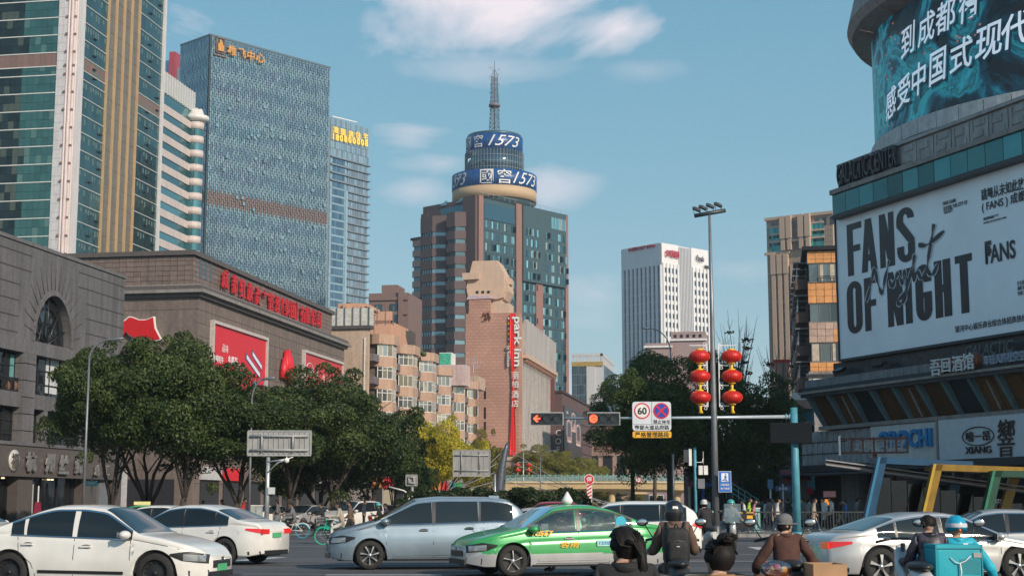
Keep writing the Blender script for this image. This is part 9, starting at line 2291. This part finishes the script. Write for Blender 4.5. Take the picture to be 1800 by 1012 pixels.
for px, Y, col, ty, top, legs, lb, hr in ((512, 68, m_white, bt, 'grey', 'black', 'cyclist in dark hooded jacket on a blue wheeled bicycle', 'short'), (563, 70, trim_m, tyre_m, 'black', 'black', 'cyclist in black on a dark bicycle between two others', 'short'), (594, 57, gt_, gt_, 'beige', 'white', 'woman with long hair in pale coat on a green bicycle', 'long')):
 x, y = fy(px, Y); bicycle(('white framed bicycle with bright blue wheels', 'dark bicycle between the blue and green ones', 'green bicycle nearest the blue people carrier')[(512, 563, 594).index(px)], x, y, pi+.08, col, ty); person(lb, x+.1, y, .0, pi+.08, 'ride', top, legs, 1.66, hr, hand=((.42, .26, 1.03), (.42, -.26, 1.03)), coat=px == 594)
x, y = fy(606, 62); person('man in brown walking behind the woman on the green bicycle', x-.1, y+3, 0, pi, 'walk', 'brown', 'black', 1.7, 'short')
x, y = fy(704, 60); person('man with short hair in black jacket above the people carrier bonnet', x, y, .0, pi-.4, 'stand', 'black', 'black', 1.6, 'short')
for px, Y, lb, tp in ((668, 74, 'rider in teal helmet beside the tall white people carrier', 'black'), (681, 70, 'rider in black leaning by the white people carrier', 'navy')):
 x, y = fy(px, Y); scooter('scooter with '+('red' if px == 668 else 'green')+' panels behind the people carrier bonnet', x, y, pi, K['red'] if px == 668 else K['lime']); person(lb, x, y, 0, pi, 'sit', tp, 'black', 1.62, 'helmet_teal' if px == 668 else 'short')
f = Vector((cos(R(199)), sin(R(199)))); l = Vector((-f.y, f.x)); q = Vector((c6.location.x, c6.location.y))+f*.02+l*.38
person('taxi driver in black behind the wheel of the green taxi', q.x, q.y, -.18, R(199), 'sit', 'black', 'black', 1.6, 'short', hand=((.5, .16, 1.1), (.5, -.16, 1.1)))
rows = [(1308, 75, 'white', 'black', 3, 'in white top by the first railing post'), (1430, 74, 'beige', 'jeans', 0, 'in beige coat close behind the railing'), (1462, 75, 'white', 'black', pi, 'in white near the dark shop door'), (1476, 80, 'black', 'beige', 0, 'in black and beige trousers beside the stone pier'), (1506, 77, 'grey', 'black', 0, 'in grey right of the blue vest'), (1325, 74, 'pink', 'jeans', 0, 'in pink right of the teal box'), (1366, 74, 'white', 'navy', 0, 'in white between blue marker and pale blue pole'), (1246, 84, 'white', 'black', pi, 'in white seen between the mast and the black scooter'), (640, 80, 'navy', 'black', 0, 'in navy by the tall white people carrier'), (1316, 77, 'lime', 'black', 0, 'in lime jacket beside the teal box'), (1338, 80, 'black', 'black', pi, 'in black coat left of the blue marker'), (1352, 78, 'grey', 'navy', .5, 'in grey coat with a rucksack facing away'), (1362, 84, 'pink', 'black', pi, 'in pink beside the street name plate'), (1372, 77, 'black', 'jeans', 0, 'in black jacket under the street name plate'), (1386, 80, 'black', 'beige', 2.5, 'in black just left of the pale blue pole'), (1393, 86, 'white', 'black', 0, 'in white, half behind the pale blue pole'), (1412, 78, 'grey', 'black', 3.6, 'in grey hooded coat right of the pale blue pole'), (1420, 85, 'beige', 'black', .4, 'in beige hood behind the grey coated one'), (1437, 80, 'black', 'black', pi, 'in black before the lit menu'), (1449, 76, 'white', 'brown', pi+.3, 'in white sleeved jacket walking past the stone pier'), (1488, 76, 'blue', 'navy', pi-.2, 'in blue vest with white sleeves by the stone pier'), (1300, 82, 'black', 'black', .3, 'in black at the left end of the crowd'), (1288, 86, 'red', 'black', 2, 'in red behind the tall mast'), (1327, 88, 'navy', 'black', 3, 'in navy under the stair railing'), (1403, 88, 'navy', 'black', 1, 'in navy deep in the shade behind the pole'), (1345, 90, 'white', 'jeans', 0, 'in white deep in the shade by the stair'), (1780, 66, 'black', 'black', pi, 'in black at the frame edge under the green portal'), (1770, 68, 'grey', 'black', 0, 'in pale cap at the frame edge under the green portal'), (1704, 66, 'white', 'jeans', pi, 'in white behind the entrance glass'), (1236, 92, 'navy', 'black', 0, 'in navy between mast and trunk'), (355, 92, 'black', 'black', 0, 'in black on the left pavement'), (392, 90, 'brown', 'black', pi, 'in brown on the left pavement above the tail-on sedan'), (428, 88, 'red', 'navy', 0, 'in red by the utility cabinet'), (488, 94, 'grey', 'black', pi, 'in grey under the grey sign back')]
for k, (px, Y, tp, lg, a, d) in enumerate(rows):
 x, y = fy(px, Y); person(('walker ' if k % 3 else 'passer-by ')+d, x, y, .13, a, 'walk' if k % 4 else 'stand', tp, lg, 1.6+.13*((k*7 % 5)/4), ('short', 'long', 'short', 'cap' if 'cap' in d else 'short')[k % 4] if 'pale cap' not in d else 'cap', 'people on the pavements', phase=(k*.37) % 1, coat=k % 3 == 1, held='phone' if k in (9, 16) else None)
# ---- thin city haze
hz = MB(); hz.b2(-420, 420, -40, 760, -1, 215)
hm = bpy.data.materials.new('haze'); hm.use_nodes = True; hm.node_tree.nodes.clear()
_o = hm.node_tree.nodes.new('ShaderNodeOutputMaterial'); _v = hm.node_tree.nodes.new('ShaderNodeVolumePrincipled'); _v.inputs['Color'].default_value = (.86, .93, 1, 1); _v.inputs['Density'].default_value = .00022; _v.inputs['Anisotropy'].default_value = .3
hm.node_tree.links.new(_v.outputs[0], _o.inputs['Volume']); _h = hz.build('haze', hm); _h['kind'] = 'stuff'; _h.display_type = 'WIRE'
